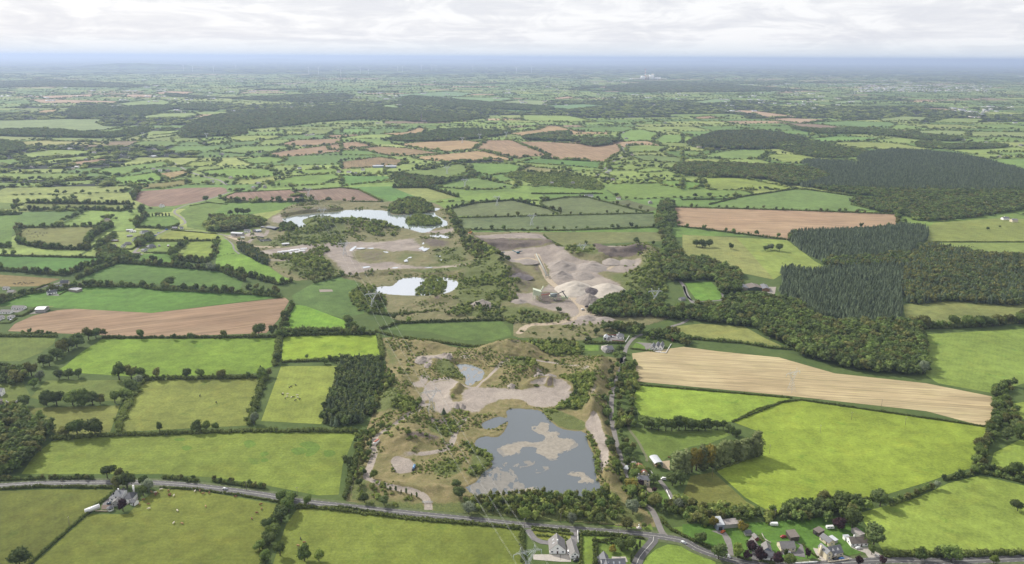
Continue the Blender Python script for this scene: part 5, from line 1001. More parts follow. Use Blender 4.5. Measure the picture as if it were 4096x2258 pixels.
# ---------------------------------------------------------------- trees and shrubs picked out one by one
def one(kind, s, h, label, w=1.0, zf=None, cat=None, group=None, name=None):
    p = g1(s); z = float(zf(p[0:1], p[1:2])[0]) if zf is not None else 0.0
    plant(kind, p, h, label, group, name, w, z, cat, keep=True)
for k, s, h, w, l in (('dark', 'w 410,315', 12, 1.1, 'dark spreading tree at the lower end of the big tree line'), ('dark', 'w 470,320', 12, 1.2, 'low wide dark tree above the bare tree'), ('dark', 'w 540,260', 14, 1, 'tall dark tree in the middle of the big tree line'), ('brown', 'w 600,215', 17, .9, 'tallest bronze-green tree of the big tree line'),
                     ('dark', 'w 650,180', 17, .9, 'tall tree near the upper end of the big tree line'), ('dark', 'w 730,140', 16, 1.1, 'broad dark tree at the bend of the tree line'), ('brown', 'w 840,70', 15, 1, 'large bronze tree at the corner of the long tan field'), ('dark', 'w 910,55', 13, 1, 'dark tree right of the corner tree by the tan field'),
                     ('willow', 'w 380,460', 11, 1, 'silvery willow below the bare tree'), ('broad', 'w 320,520', 9, 1, 'rounded tree left of the silvery willow'), ('dark', 'w 560,445', 10, 1, 'dark tree on the hedge below the bright field, leftmost of three'), ('dark', 'w 650,445', 11, 1.1, 'dark tree on the hedge below the bright field, middle of three'), ('broad', 'w 745,430', 10, 1, 'green tree on the hedge below the bright field, rightmost of three'),
                     ('broad', 'w 1130,450', 18, .85, 'tall upright green tree in front of the bright field'), ('brown', 'w 1245,440', 15, .9, 'bronze upright tree beside the tall green tree'), ('broad', 'w 1330,440', 12, .9, 'small green tree right of the bronze upright tree'), ('willow', 'w 1310,490', 10, 1, 'pale grey-green tree on the hedge corner'), ('dark', 'w 1235,560', 13, 1, 'dark tree on the hedge left of the horse field'),
                     ('dark', 'w 440,690', 15, 1.1, 'big dark tree, leftmost of the row between the small paddocks'), ('dark', 'w 540,695', 15, 1.1, 'big dark tree, second of the row between the small paddocks'), ('broad', 'w 690,690', 15, 1.1, 'big green tree in the middle of the row between the small paddocks'), ('broad', 'w 790,690', 16, 1.2, 'broadest green tree of the row between the small paddocks'), ('dark', 'w 880,690', 13, 1, 'dark tree at the right of the row between the small paddocks'), ('brown', 'w 950,680', 10, 1, 'small bronze tree at the end of the row between the small paddocks'),
                     ('broad', 'w 1090,670', 12, 1, 'green tree at the corner of the small paddocks'), ('broad', 'w 1180,640', 12, 1.1, 'spreading green tree on the hedge beside the horse field'), ('dark', 'w 240,700', 11, 1.1, 'round tree behind the garden wall at the left edge'), ('brown', 'w 630,980', 10, 1.2, 'low bronze tree on the near edge of the olive paddock'), ('broad', 'w 735,985', 15, .9, 'airy green tree on the near edge of the olive paddock'), ('dark', 'w 905,985', 16, 1.05, 'solid dark round tree on the near edge of the olive paddock'),
                     ('dark', 'w 1515,945', 10, .7, 'slim leaning tree standing on the hedge below the horse field'), ('dark', 'g 1475,430', 11, .95, 'dark tree on the hedge below the horse field, left of a pair'), ('broad', 'g 1550,425', 10, .9, 'lighter tree on the hedge below the horse field, right of a pair'), ('broad', 'g 1620,415', 7, .9, 'small tree right of the pair below the horse field'), ('willow', 'g 1905,365', 11, 1, 'grey-green tree at the corner of the narrow pasture'),
                     ('brown', 'g 890,850', 11, 1, 'copper-tinged tree at the gate of the slate-roofed house'), ('dark', 'g 955,850', 14, 1, 'dark tree at the gate of the slate-roofed house'), ('broad', 'g 1070,845', 10, .9, 'green tree by the road right of the gate'), ('willow', 'g 1110,880', 10, 1, 'olive bushy tree in the corner of the cattle field'), ('broad', 'g 1075,905', 9, 1, 'rounded tree beside the lawn of the slate-roofed house'), ('dark', 'g 805,775', 11, 1.1, 'dark green tree on the verge above the road'), ('brown', 'g 895,780', 9, 1, 'bronze tree on the verge above the road'), ('beech', 'm 1280,985', 9, 1.0, 'dark purple tree on the lawn behind the slate-roofed house'),
                     ('beech', 'm 1262,470', 4, 1.1, 'small dark ball-shaped tree behind the chimney'), ('dark', 'g 150,1440', 13, 1.2, 'big dark tree at the bottom left'), ('broad', 'g 2170,960', 10, 1, 'rounded tree by the main road at the field corner'), ('broad', 'g 2165,1030', 12, 1.1, 'bushy tree below the road on the field boundary'), ('dark', 'g 2110,1100', 11, 1.1, 'dark tree on the field boundary, second below the road'), ('broad', 'g 2050,1200', 9, 1, 'small tree midway down the field boundary'), ('dark', 'g 2025,1270', 9, 1, 'rounded tree low on the field boundary'), ('broad', 'g 2100,1355', 10, .9, 'round tree above the field gate'), ('broad', 'g 2280,1395', 11, 1.0, 'large round tree beside the grazing cattle'), ('lime', 'g 2390,1395', 8, 1, 'lighter round tree at the bottom edge'), ('broad', 'g 2310,970', 8, .9, 'small roadside tree below the main road'),
                     ('dark', 'd 1935,1110', 15, 1, 'tall green tree on the lower corner of the tan field'), ('dark', 'd 2030,1095', 11, 1, 'dark bushy tree at the right corner of the tan field'), ('conifer', 'd 1952,1410', 11, 1, 'pointed dark conifer below the bright field'), ('brown', 'd 2010,1415', 9, 1, 'bronze bush-like tree beside the pointed conifer'), ('broad', 'd 2425,1320', 8, 1, 'round tree in front of the vivid pasture, left of two'), ('broad', 'd 2515,1320', 10, 1, 'round tree in front of the vivid pasture, right of two'),
                     ('broad', 'd 1265,735', 13, 1.4, 'wide dense tree behind the green field'), ('dark', 'd 1375,765', 10, 1, 'dark tree right of the wide dense tree'), ('dark', 'd 1450,775', 9, 1, 'dark tree in the line above the green field'), ('dark', 'd 700,735', 10, 1.2, 'round dark tree beside the gardens at the left'), ('dark', 'd 1145,565', 13, 1.0, 'spreading tree in the garden field below the hamlet'), ('willow', 'd 1580,625', 13, 1.1, 'grey-green tree at the corner of the pale field'),
                     ('dark', 'd 1385,400', 8, 1, 'dark tree on the near edge of the pale paddock'), ('dark', 'd 1475,398', 6, .9, 'small tree on the near edge of the pale paddock'), ('dark', 'd 1720,210', 11, 1, 'tree left of the round clump'), ('dark', 'd 1775,205', 14, 1, 'left tree of the round clump'), ('dark', 'd 1820,205', 14, 1.1, 'middle tree of the round clump'), ('dark', 'd 1855,200', 12, 1, 'right tree of the round clump'), ('dark', 'd 1540,108', 14, 1, 'solitary tree beside the brown field'), ('dark', 'd 1770,115', 13, 1, 'left solitary tree below the brown field'), ('dark', 'd 2080,110', 14, 1, 'solitary tree below the middle brown field'), ('dark', 'd 2215,115', 11, 1, 'solitary tree at the corner of the brown field'), ('dark', 'd 2465,110', 12, .9, 'tree standing in the brown field above the lake'),
                     ('dark', 'f 105,445', 14, 1.1, 'left tree of the biggest parkland clump'), ('dark', 'f 150,450', 15, 1.1, 'middle tree of the biggest parkland clump'), ('dark', 'f 200,448', 14, 1.1, 'right tree of the biggest parkland clump'), ('dark', 'f 362,465', 12, .8, 'solitary upright tree in the parkland'), ('dark', 'f 620,475', 9, 1.2, 'left tree of the parkland trio'), ('willow', 'f 660,470', 12, .9, 'paler middle tree of the parkland trio'), ('dark', 'f 722,478', 14, 1, 'right tree of the parkland trio'), ('dark', 'f 2280,322', 7, 1.3, 'lone round bush-like tree in the dry field'), ('dark', 'f 2370,300', 4, 1.2, 'small lone bush in the dry field'), ('willow', 'f 1795,1395', 14, 1, 'silvery tree at the near corner of the broadleaf wood'),
                     ('beech', 'l 405,940', 9, 1, 'dark purple tree in front of the farmhouse'), ('autumn', 'l 230,940', 11, 1.0, 'yellowing tree left of the farmhouse'), ('dark', 'l 680,790', 9, 1, 'dark clipped yew right of the farmhouse'), ('dark', 'l 1060,830', 10, 1.1, 'dense evergreen beside the camper van, left one'), ('dark', 'l 1220,800', 11, 1.2, 'dense evergreen beside the camper van, right one'), ('broad', 'l 560,600', 6, 1, 'small round tree by the rusty-roofed barn'), ('beech', 'l 690,960', 4, 1, 'small purple bush in the farmhouse garden'), ('brown', 'l 680,1240', 10, 1.2, 'big bronze tree below the farmhouse garden'), ('willow', 'l 1170,1330', 9, 1, 'silvery tree by the farm drive'), ('willow', 'u 1560,1150', 11, 1.1, 'large silvery willow by the side road'),
                     ('beech', 'j 685,505', 8, 1, 'dark purple tree behind the bungalow cluster'), ('lime', 'j 510,580', 10, 1.1, 'bright yellow-green tree in the bend of the road'), ('dark', 'j 250,600', 11, 1.1, 'dark tree at the bend of the road'), ('beech', 'j 635,600', 6, 1, 'small purple tree by the roadside hedge'), ('beech', 'j 812,620', 9, .9, 'tall dark purple tree in front of the blue-grey house'), ('beech', 'j 1050,660', 8, 1, 'round dark purple tree by the roadside'), ('broad', 'j 1200,680', 8, 1.1, 'round green tree by the roadside'), ('dark', 'j 1157,570', 6, .6, 'slim dark cypress by the drive'), ('beech', 'j 1455,585', 7, .6, 'slim purple tree in the garden'), ('dark', 'j 2350,430', 16, 1.15, 'huge round tree behind the white bungalow'), ('dark', 'j 2060,180', 14, 1, 'big dark tree behind the rusty shed'), ('beech', 'j 1880,195', 9, 1, 'dark purple tree beside the small caravan'), ('broad', 'j 2325,540', 7, .9, 'small round tree in the drive'), ('beech', 'j 2150,680', 6, 1, 'small purple tree at the roadside, left'), ('beech', 'j 2470,670', 6, 1, 'small purple tree at the roadside, right'), ('autumn', 'j 190,180', 9, .9, 'yellow-green conifer beside the workshop'), ('autumn', 'j 570,230', 8, 1, 'yellowing tree right of the workshop'), ('dark', 'j 20,380', 8, 1, 'dark tree by the paddock gate'),
                     ('broad', 'i 2010,1400', 12, 1.2, 'broad green tree beside the road at the lower right'), ('broad', 'i 1780,1390', 9, 1.1, 'rounded tree beside the road left of the broad one'), ('dark', 'i 1910,1360', 7, .8, 'small dark tree behind the broad roadside tree'), ('lime', 'i 2330,1415', 6, 1, 'lighter tree on the near side of the road'), ('dark', 'i 1480,985', 13, 1, 'tallest dark tree in the belt above the lawns'), ('willow', 'i 1905,855', 7, 1, 'silvery bush-like tree in the long hedge'), ('dark', 'i 2510,1020', 8, 1.4, 'dark clump at the right edge'), ('dark', 'i 2430,490', 11, 1.1, 'tree beside the small right-hand fields'),
                     ('dark', 'k 1395,440', 7, 1, 'leftmost tree of the garden clump'), ('dark', 'k 1445,490', 8, .9, 'front tree of the garden clump'), ('broad', 'k 1530,480', 9, 1, 'middle tree of the garden clump'), ('dark', 'k 1590,450', 8, 1, 'back tree of the garden clump'), ('column', 'k 1610,555', 6, .9, 'clipped conifer by the slip road, first of four'), ('column', 'k 1650,500', 6, .9, 'clipped conifer by the slip road, second of four'), ('column', 'k 1690,440', 6, .9, 'clipped conifer by the slip road, third of four'), ('column', 'k 1575,640', 6.5, 1, 'clipped conifer by the slip road, nearest of four'), ('autumn', 'k 1320,510', 5, 1, 'small yellowing tree on the curved garden path'), ('brown', 'k 1510,190', 8, 1.2, 'bronze tree beside the main road near the junction'), ('broad', 'k 1750,180', 4.5, 1, 'small round tree beside the white cross'), ('dark', 'k 1150,110', 7, 1.1, 'dark bushy tree in the scrub above the road'), ('willow', 'k 770,130', 8, 1.2, 'silvery bush above the road'), ('broad', 'k 2490,390', 7, 1, 'round tree behind the corner hedge'), ('broad', 'k 695,370', 3, 1.2, 'clipped bush behind the gabled house'),
                     ('lime', 't 420,885', 7, 1.1, 'bright green tree at the bend of the site track'), ('conifer', 't 1283,75', 6, 1.3, 'lone dark conifer beside the site pylon'), ('lime', 't 845,430', 4.5, 1.3, 'bright yellow-green bush on the mound'), ('willow', 't 1590,1290', 9, 1.3, 'large silvery willow by the front boundary'), ('lime', 'u 380,1200', 9, 1.2, 'bright green tree in the front belt'), ('dark', 't 300,1150', 7, 1.2, 'dark tree inside the front boundary, left'), ('dark', 't 545,1180', 7, 1.2, 'dark tree inside the front boundary, right'), ('dark', 't 240,970', 6, 1.3, 'dark bush left of the site track'), ('dark', 't 1440,980', 7, 1.3, 'rounded dark tree at the near left of the pond'), ('dark', 't 1470,1110', 8, 1.4, 'large rounded bush below the pond'), ('dark', 't 90,690', 9, 1, 'dark tree at the edge of the patchy pasture'), ('dark', 'u 300,1060', 6, 1, 'dark upright bush behind the front belt'), ('dark', 'u 1095,975', 5.5, 1, 'dark bush on the near shore of the pond, left'), ('dark', 'u 1215,960', 5.5, 1.2, 'dark bush on the near shore of the pond, right'), ('broad', 'u 1220,1090', 8, 1, 'young tree in the right part of the front belt'), ('broad', 'u 590,1000', 6, 1.3, 'round willow bush on the near shore'), ('dark', 'e 1625,940', 8, 1.1, 'solitary bushy tree in the quarry entrance'), ('dark', 'e 395,990', 8, 1, 'tree left of the round bush below the mid pond'), ('lime', 'e 505,1010', 7, 1.1, 'yellow-green tree above the rough field'), ('dark', 'e 2200,440', 11, 1, 'solitary tree above the brown quarry face'), ('dark', 'e 2330,430', 8, 1, 'smaller tree right of the solitary quarry tree'), ('dark', 'e 1825,425', 7, 1, 'small tree behind the quarry pylon'), ('dark', 'q 840,690', 9, 1.0, 'dark round tree by the side road'), ('dark', 'q 270,250', 9, 1, 'dark tree behind the garage'), ('dark', 'q 95,420', 7, 1.1, 'round tree beside the long garden'), ('lime', 'q 1530,400', 6, .9, 'small bright tree in front of the trees')):
    zf = site_z if s[0] in 'tu' else (quarry_z if s[0] == 'e' else None)
    one(k, s, h, l, w, zf)
one('brown', 'w 300,410', 15, 'greyish half-bare tree beside the dark tree line', .8)
for i, s in enumerate(('t 560,1000', 't 620,1030', 't 692,1035', 't 757,1060', 't 818,1065', 't 885,1095', 't 947,1100')):
    one('column', s, 4.2 if i % 2 == 0 else 3.2, '%s small dark tree from the left along the site entrance drive' % ORD[i], 1.1, site_z, group='trees along the entrance drive')
for i in range(14):
    t = i / 13; a, b = px('x 1000,1390')[0], px('x 2200,1130')[0]
    p = ground((a[0] + (b[0] - a[0]) * t, a[1] + (b[1] - a[1]) * t)) + rng.normal(0, 1, 2)
    au = 1 <= i <= 2 or i == 4
    plant('autumn' if au else 'poplar', p, 21 * random.uniform(.9, 1.08) if i < 13 else 24, '%s tall %s from the left in the poplar row' % (ORD[i], 'yellowing poplar' if au else 'green poplar'), 'poplars in a row', 'poplar_tree', .62 if au else 1.15, keep=True)
one('poplar', 'x 890,1400', 20, 'broad grey-green poplar at the left end of the poplar row', 1.7)
for i in range(9):
    one('column', 'd %d,%d' % (1065 + i * 25, 222 - i * .6), 7.5, '%s dark purple tree from the left in the row behind the rounded field' % ORD[i], 1.15, group='row of dark purple trees')
TREE_X = ['x 330,640', 'x 440,660', 'x 560,680', 'x 680,690', 'x 780,690', 'x 900,670', 'x 1010,670', 'x 1120,680', 'x 1230,685', 'x 1340,675', 'x 1440,660', 'x 1540,660', 'x 1640,660', 'x 1730,700', 'x 1800,760', 'x 1870,790']
for i, s in enumerate(TREE_X):
    kd = ('broad', 'dark')[i % 2]; one(kd, s, (12 if i < 10 else 8) * random.uniform(.85, 1.1), '%s, %s from the left in the curved tree line behind the rushy plot' % (LOOK[kd], ordinal(i)), 1.05, group='trees of the hedgerows')
for s, lab in (('U 2515,985 2508,1030 2505,1070 2490,1090 2470,1130 2455,1170 2450,1190', 'of the right-hand tree belt'), ('i 2430,80 2330,140 2400,220 2440,300 2480,400 2540,480', 'beside the small fields at the right edge')):
    P = G(s); hedge_obj(P, 4.5, 'dark undergrowth below the trees ' + lab.replace('of the', 'in the')); tree_row(P, lab, 6.5, 9.5, hv=.3)
    tree_row(P + (6, 2), lab + ', outer rank', 8, 8.5, hv=.3)
for s, lab, h in (('i 690,1050 960,965 1420,935', 'of the belt above the lawns', 8.5), ('i 1560,980 1720,915 1850,850', 'of the hedge above the lower right field', 6), ('i 1960,790 2100,770 2230,720', 'of the hedge right of the silvery bush', 6.5), ('g 370,780 700,775', 'on the road verge above the main road', 4), ('g 1230,775 1480,800', 'on the verge left of the silver car', 5), ('g 1600,800 1980,855', 'on the verge right of the silver car', 5), ('g 0,790 330,780', 'on the verge at the left end of the road', 4), ('U 735,1255 700,1305 690,1350', 'between the cattle field and the undulating pasture', 6), ('d 150,1100 420,1100', 'left of the big tree line', 6), ('d 1840,760 2080,800', 'at the corner of the rough green field', 10), ('i 2240,740 2400,770 2600,820', 'on the far side of the lower right field', 6)):
    P = G(s); hedge_obj(P, 2.8, 'dark bushy hedge below the trees ' + lab); tree_row(P, lab, h * .85, h, hv=.3)
for s, h, lab in (('g 0,860 300,842 870,850', 2.3, 'clipped hedge on the near side of the main road at the left'), ('g 1210,845 1500,865 1800,905 2110,960', 1.8, 'hedge between the main road and the cattle field'), ('g 2240,985 2559,1020 h 300,1060 800,1110 1340,1150', 2.6, 'long dark hedge on the near side of the main road'), ('h 1360,1160 1370,1420', 2, 'clipped hedge left of the gabled house'),
                   ('k 235,185 440,205 740,235', 2.2, 'clipped hedge in front of the lawn of the gabled house'), ('k 305,285 500,300 680,312', 1.6, 'curved dark hedge across the lawn'), ('k 900,240 1200,275 1520,310', 2.6, 'dark clipped hedge right of the gabled house'), ('k 1110,370 1340,395', 1.8, 'short hedge behind the vegetable plot'), ('k 1100,380 1095,640', 1.8, 'hedge along the left side of the bottom garden'), ('k 1990,80 2100,200 2300,300 2440,370 2600,440', 2.4, 'hedge along the far side of the road right of the junction'),
                   ('j 0,400 110,440 220,480', 2, 'dark hedge between the paddock and the road'), ('j 480,550 600,610 690,630', 1.6, 'clipped hedge at the roadside bend'), ('j 820,640 1000,670', 1.6, 'roadside hedge below the blue-grey house'), ('j 1400,410 1500,520 1600,590', 1.5, 'yellow-green hedge beside the cream house'), ('j 800,290 880,400', 1.6, 'hedge beside the red shed'), ('i 1520,1365 1900,1360', 2.2, 'hedge along the far side of the road at the lower right'), ('i 2110,1365 2600,1340', 2.2, 'dark hedge along the road at the right edge'),
                   ('q 1140,600 1500,640 1700,665', 1.6, 'dark hedge in front of the white gabled bungalow'), ('q 670,440 970,455', 2.4, 'bright clipped hedge between the two bungalows'), ('q 0,460 400,470', 2.5, 'dark hedge behind the green plot'), ('m 400,820 780,600 1100,300', 2.4, 'thick hedge left of the slate-roofed house'), ('v 320,1060 500,1060 700,960 870,850', 2.6, 'dark clipped hedge round the bungalow cluster'), ('v 0,1220 220,1220 390,1110', 1.8, 'low dark hedge by the farm road'), ('v 1420,350 1900,390', 2, 'clipped hedge behind the slate bungalow'), ('v 620,490 880,420 1110,330', 2.6, 'hedge on the left of the lane'), ('v 0,700 310,580 590,510', 2.6, 'dark hedge along the lane at the left edge'), ('v 1360,570 1540,480', 1.5, 'low hedge beside the white house'),
                   ('p 60,690 500,720 1050,710 1230,600', 2.4, 'clipped hedge across the front of the hamlet'), ('p 1430,620 1560,620', 2.2, 'hedge left of the slate-roofed villa'), ('p 1640,490 1960,490 2560,485', 2.2, 'dark hedge below the pale paddock'), ('p 1680,830 2250,835', 1.8, 'low hedge below the white cottage'), ('p 2070,120 2560,185', 1.8, 'low hedge by the lane opposite the cottage'), ('s 1610,180 2300,200', 2.4, 'hedge behind the grey bungalow'), ('e 1510,360 1560,400 1640,440', 2.5, 'hedge bank beside the quarry bench'), ('i 380,350 560,260 745,205', 1.5, 'narrow weedy ditch hedge between the bright fields'), ('e 0,1090 100,1085 230,1090', 4, 'dark hedge at the top of the vivid pasture'), ('U 945,835 1000,850 1100,862 1190,874 1320,862', 3.2, 'hedge along the top boundary of the gravel pit'), ('U 955,850 965,905', 4, 'hedge at the upper left boundary of the gravel pit'), ('U 868,1255 885,1195 915,1090', 4, 'hedge at the lower left boundary of the gravel pit')):
    hedge_obj(G(s), h, lab)
# ---------------------------------------------------------------- buildings
SLATE = paint('slate', (.125, .128, .14), .6, raw=True, var=.15); DSLATE = paint('dark_slate', (.078, .08, .09), .55, raw=True, var=.15); GREYT = paint('grey_tiles', (.185, .175, .168), .8, raw=True, var=.15); BROWNT = paint('brown_tiles', (.13, .108, .092), .8, raw=True, var=.15)
LIGHTR = paint('pale_sheet_roof', (.42, .44, .46), .5, raw=True, var=.12); REDR = paint('rusty_red_roof', (.30, .10, .06), .8, raw=True, var=.35, scale=.5); RUST = paint('rusty_sheet', (.26, .235, .22), .7, raw=True, var=.35, scale=.4)
WHITE = paint('white_render', (.86, .85, .82), .8, raw=True, var=.06); CREAM = paint('cream_render', (.62, .55, .40), .8, raw=True, var=.06); GREYW = paint('grey_render', (.33, .32, .30), .85, raw=True, var=.12); BLUEW = paint('blue_grey_cladding', (.21, .25, .32), .6, raw=True, var=.1); BROWNW = paint('brown_cladding', (.055, .042, .036), .8, raw=True, var=.2); NAVY = paint('navy_cladding', (.035, .042, .06), .6, raw=True, var=.15); STONE = paint('rubble_stone', (.24, .215, .18), .9, raw=True, var=.3); REDW = paint('red_boards', (.17, .045, .038), .7, raw=True, var=.1); GREENW = paint('pale_green_cladding', (.47, .52, .36), .6, raw=True, var=.08); LOG = paint('log_boards', (.20, .115, .06), .8, raw=True, var=.2)
GLASS = paint('window_glass', (.03, .035, .045), .15, raw=True, var=.1); FRAME = paint('window_frame', (.75, .75, .73), .6, raw=True, var=.03); DOORM = paint('dark_door', (.10, .055, .045), .6, raw=True, var=.1); TEALW = paint('teal_door', (.06, .16, .16), .6, raw=True, var=.1)
def gable_roof(L_, D, h, rh, o=.35, axis='x', hip=0.0, th=.16):
    """roof slabs with thickness over a L x D plan; ridge along x, or along y for a gable that faces front"""
    b = MB()
    def slab(pts):
        n = len(pts); up = [(x, y, z + th) for x, y, z in pts]
        b.face(up); b.face(pts[::-1])
        for i in range(n):
            j = (i + 1) % n; b.face([pts[i], pts[j], up[j], up[i]])
    if axis == 'x':
        x0, x1, y0, y1, ym = -o, L_ + o, -o, D + o, D / 2; e = h - rh * o / (D / 2); hx = hip * D / 2
        slab([(x0, y0, e), (x1, y0, e), (x1 - hx, ym, h + rh), (x0 + hx, ym, h + rh)]); slab([(x1, y1, e), (x0, y1, e), (x0 + hx, ym, h + rh), (x1 - hx, ym, h + rh)])
        if hip: slab([(x0, y1, e), (x0, y0, e), (x0 + hx, ym, h + rh)]); slab([(x1, y0, e), (x1, y1, e), (x1 - hx, ym, h + rh)])
    else:
        x0, x1, y0, y1, xm = -o, L_ + o, -o, D + o, L_ / 2; e = h - rh * o / (L_ / 2)
        slab([(x0, y1, e), (x0, y0, e), (xm, y0, h + rh), (xm, y1, h + rh)]); slab([(x1, y0, e), (x1, y1, e), (xm, y1, h + rh), (xm, y0, h + rh)])
    return b
def walls(L_, D, h, rh, axis='x', hip=0.0):
    b = MB(); c = [(0, 0), (L_, 0), (L_, D), (0, D)]
    for i in range(4):
        (xa, ya), (xb, yb) = c[i], c[(i + 1) % 4]
        b.face([(xa, ya, -.4), (xb, yb, -.4), (xb, yb, h), (xa, ya, h)])
    if not hip:
        if axis == 'x': b.face([(0, D, h), (0, 0, h), (0, D / 2, h + rh)]); b.face([(L_, 0, h), (L_, D, h), (L_, D / 2, h + rh)])
        else: b.face([(0, 0, h), (L_, 0, h), (L_ / 2, 0, h + rh)]); b.face([(L_, D, h), (0, D, h), (L_ / 2, D, h + rh)])
    return b
def window(parent, x, y, z, w, h, n, name='window'):
    """frame proud of the wall with a set-back pane; n = wall normal (dx, dy)"""
    nx, ny = n; rz = math.atan2(nx, -ny); f = MB(); t = .09; cx, cy = x + nx * .05, y + ny * .05; ux, uy = -ny, nx
    for du, dz, ww, hh in ((0, h / 2, w, t), (0, -h / 2, w, t), (-w / 2, 0, t, h - t), (w / 2, 0, t, h - t), (0, 0, t * .7, h - t)): f.box((cx + ux * du, cy + uy * du, z + dz), (ww + (t if dz else 0), .12, hh), rz)
    fo = f.obj(name, FRAME, parent); p = MB(); p.box((x + nx * .03, y + ny * .03, z), (w, .05, h), rz); p.obj('pane', GLASS, fo)
def door(parent, x, y, w, h, n, mat=None):
    nx, ny = n; d = MB(); d.box((x + nx * .04, y + ny * .04, h / 2), (w, .12, h), math.atan2(nx, -ny)); o = d.obj('door', mat or DOORM, parent)
    k = MB(); k.box((x + nx * .13 - ny * w * .35, y + ny * .13 + nx * w * .35, h * .5), (.12, .1, .12), math.atan2(nx, -ny)); k.obj('handle', FRAME, o)
ROOFC = {}
def building(name, label, A, B, D, h, rh, wall, roof, style='gx', wins=True, chim=0, cat='house', group=None, big_door=None, rooflights=0, z=.0, upper=False):
    a, b = (g1(A), g1(B)); v = b - a; L_ = float(np.linalg.norm(v)); rz = math.atan2(v[1], v[0])
    e = thing(name, label, cat, (a[0], a[1], z + .2), rz, group); hip = .8 if 'h' in style else 0; ax = 'y' if 'y' in style else 'x'
    if 'f' in style:
        w = MB()
        for i in range(4):
            c = [(0, 0), (L_, 0), (L_, D), (0, D)]; (xa, ya), (xb, yb) = c[i], c[(i + 1) % 4]
            za = h + (rh if ya > 0 else 0); zb = h + (rh if yb > 0 else 0); w.face([(xa, ya, -.4), (xb, yb, -.4), (xb, yb, zb), (xa, ya, za)])
        w.obj('wall', wall, e); r = MB(); o = .3; th = .14; s = rh / D
        p = [(-o, -o, h - s * o), (L_ + o, -o, h - s * o), (L_ + o, D + o, h + rh + s * o), (-o, D + o, h + rh + s * o)]; u = [(x, y, q + th) for x, y, q in p]
        r.face(u); r.face(p[::-1])
        for i in range(4): j = (i + 1) % 4; r.face([p[i], p[j], u[j], u[i]])
        ro = r.obj('roof', roof, e)
    else:
        walls(L_, D, h, rh, ax, hip).obj('wall', wall, e); ro = gable_roof(L_, D, h, rh, .35, ax, hip).obj('roof', roof, e)
        rd = MB()
        if ax == 'x': rd.bar((hip * D / 2, D / 2, h + rh + .17), (L_ - hip * D / 2, D / 2, h + rh + .17), .13)
        else: rd.bar((L_ / 2, -.3, h + rh + .17), (L_ / 2, D + .3, h + rh + .17), .13)
        rd.obj('ridge', GREYW, ro)
    for c in range(chim):
        cx, cy = ((L_ * (.12 + .76 * c / max(1, chim - 1)) if chim > 1 else L_ * .3), D / 2) if ax == 'x' else (L_ / 2, D * (.2 + .6 * c / max(1, chim - 1)))
        m = MB(); m.box((cx, cy, h + rh + .5), (.9, .7, 1.9)); m.box((cx, cy, h + rh + 1.55), (1.1, .9, .2)); co = m.obj('chimney', WHITE if wall is WHITE else GREYW, ro)
    for c in range(rooflights):
        q = (c + 1) / (rooflights + 1); m = MB()
        if ax == 'x': m.face([(L_ * q - .5, D * .18, h + rh * .36 + .26), (L_ * q + .5, D * .18, h + rh * .36 + .26), (L_ * q + .5, D * .32, h + rh * .64 + .26), (L_ * q - .5, D * .32, h + rh * .64 + .26)])
        else: m.face([(L_ * .2, D * q - .5, h + rh * .4 + .26), (L_ * .2, D * q + .5, h + rh * .4 + .26), (L_ * .32, D * q + .5, h + rh * .64 + .26), (L_ * .32, D * q - .5, h + rh * .64 + .26)])
        m.obj('rooflight', LIGHTR, ro)
    if wins:
        n = max(2, int(L_ / 3.2)); di = n // 2
        for k in range(n):
            x = L_ * (k + .5) / n
            if k == di and not big_door: door(e, x, 0, 1.1, 2.1, (0, -1))
            else: window(e, x, 0, 1.55, 1.5, 1.2, (0, -1))
            if upper: window(e, x, 0, 4.1, 1.3, 1.3, (0, -1))
        for x, nx in ((0, -1), (L_, 1)):
            if D > 5: window(e, x, D * .5, 1.55, 1.3, 1.2, (nx, 0))
        if ax == 'y' and rh > 2.5: window(e, L_ / 2, 0, h + rh * .25, 1.3, 1.2, (0, -1))
    if big_door: door(e, L_ * .5, 0, *big_door, (0, -1), paint('shed_opening', (.03, .03, .032), .9, raw=True))
    return e
Bd = building
# the row of houses at the bottom right
Bd('bungalow', 'white bungalow with grey-brown roof, rightmost of the roadside houses', 'j 2045,436', 'j 2275,430', 8.5, 2.8, 2.6, WHITE, BROWNT, 'gx', chim=1)
c_ = Bd('house', 'cream two-storey house with slate roof and two dormers by the road', 'j 1770,592', 'j 1935,560', 8.5, 3.2, 3.4, CREAM, SLATE, 'gx', chim=0)
def annex(e, x, y, L_, D, h, rh, wall, roof, ax='y', hip=0, name='wing', upper=False, wins=True):
    w = walls(L_, D, h, rh, ax, hip)
    w.V = [(a + x, b + y, c) for a, b, c in w.V]; o = w.obj(name, wall, e)
    r = gable_roof(L_, D, h, rh, .3, ax, hip); r.V = [(a + x, b + y, c) for a, b, c in r.V]; r.obj('roof', roof, o)
    if wins:
        for k in range(max(1, int(L_ / 2.6))):
            q = x + L_ * (k + .5) / max(1, int(L_ / 2.6)); window(o, q, y, 1.5, 1.4, 1.2, (0, -1))
            if upper: window(o, q, y, 4.1, 1.3, 1.3, (0, -1))
    return o
annex(c_, -4.6, -1.2, 4.6, 10, 5.2, 2.2, CREAM, SLATE, upper=True); annex(c_, 2.3, -1.3, 2.6, 3, 2.6, 1.3, CREAM, SLATE, name='porch')
for x in (2.3, 6.4): annex(c_, x, 1.3, 1.7, 2.6, 4.9, .9, WHITE, SLATE, name='dormer', wins=False)
m = MB(); m.box((-5.2, 5, 4), (1.0, 1.6, 8)); m.obj('chimney', CREAM, c_)
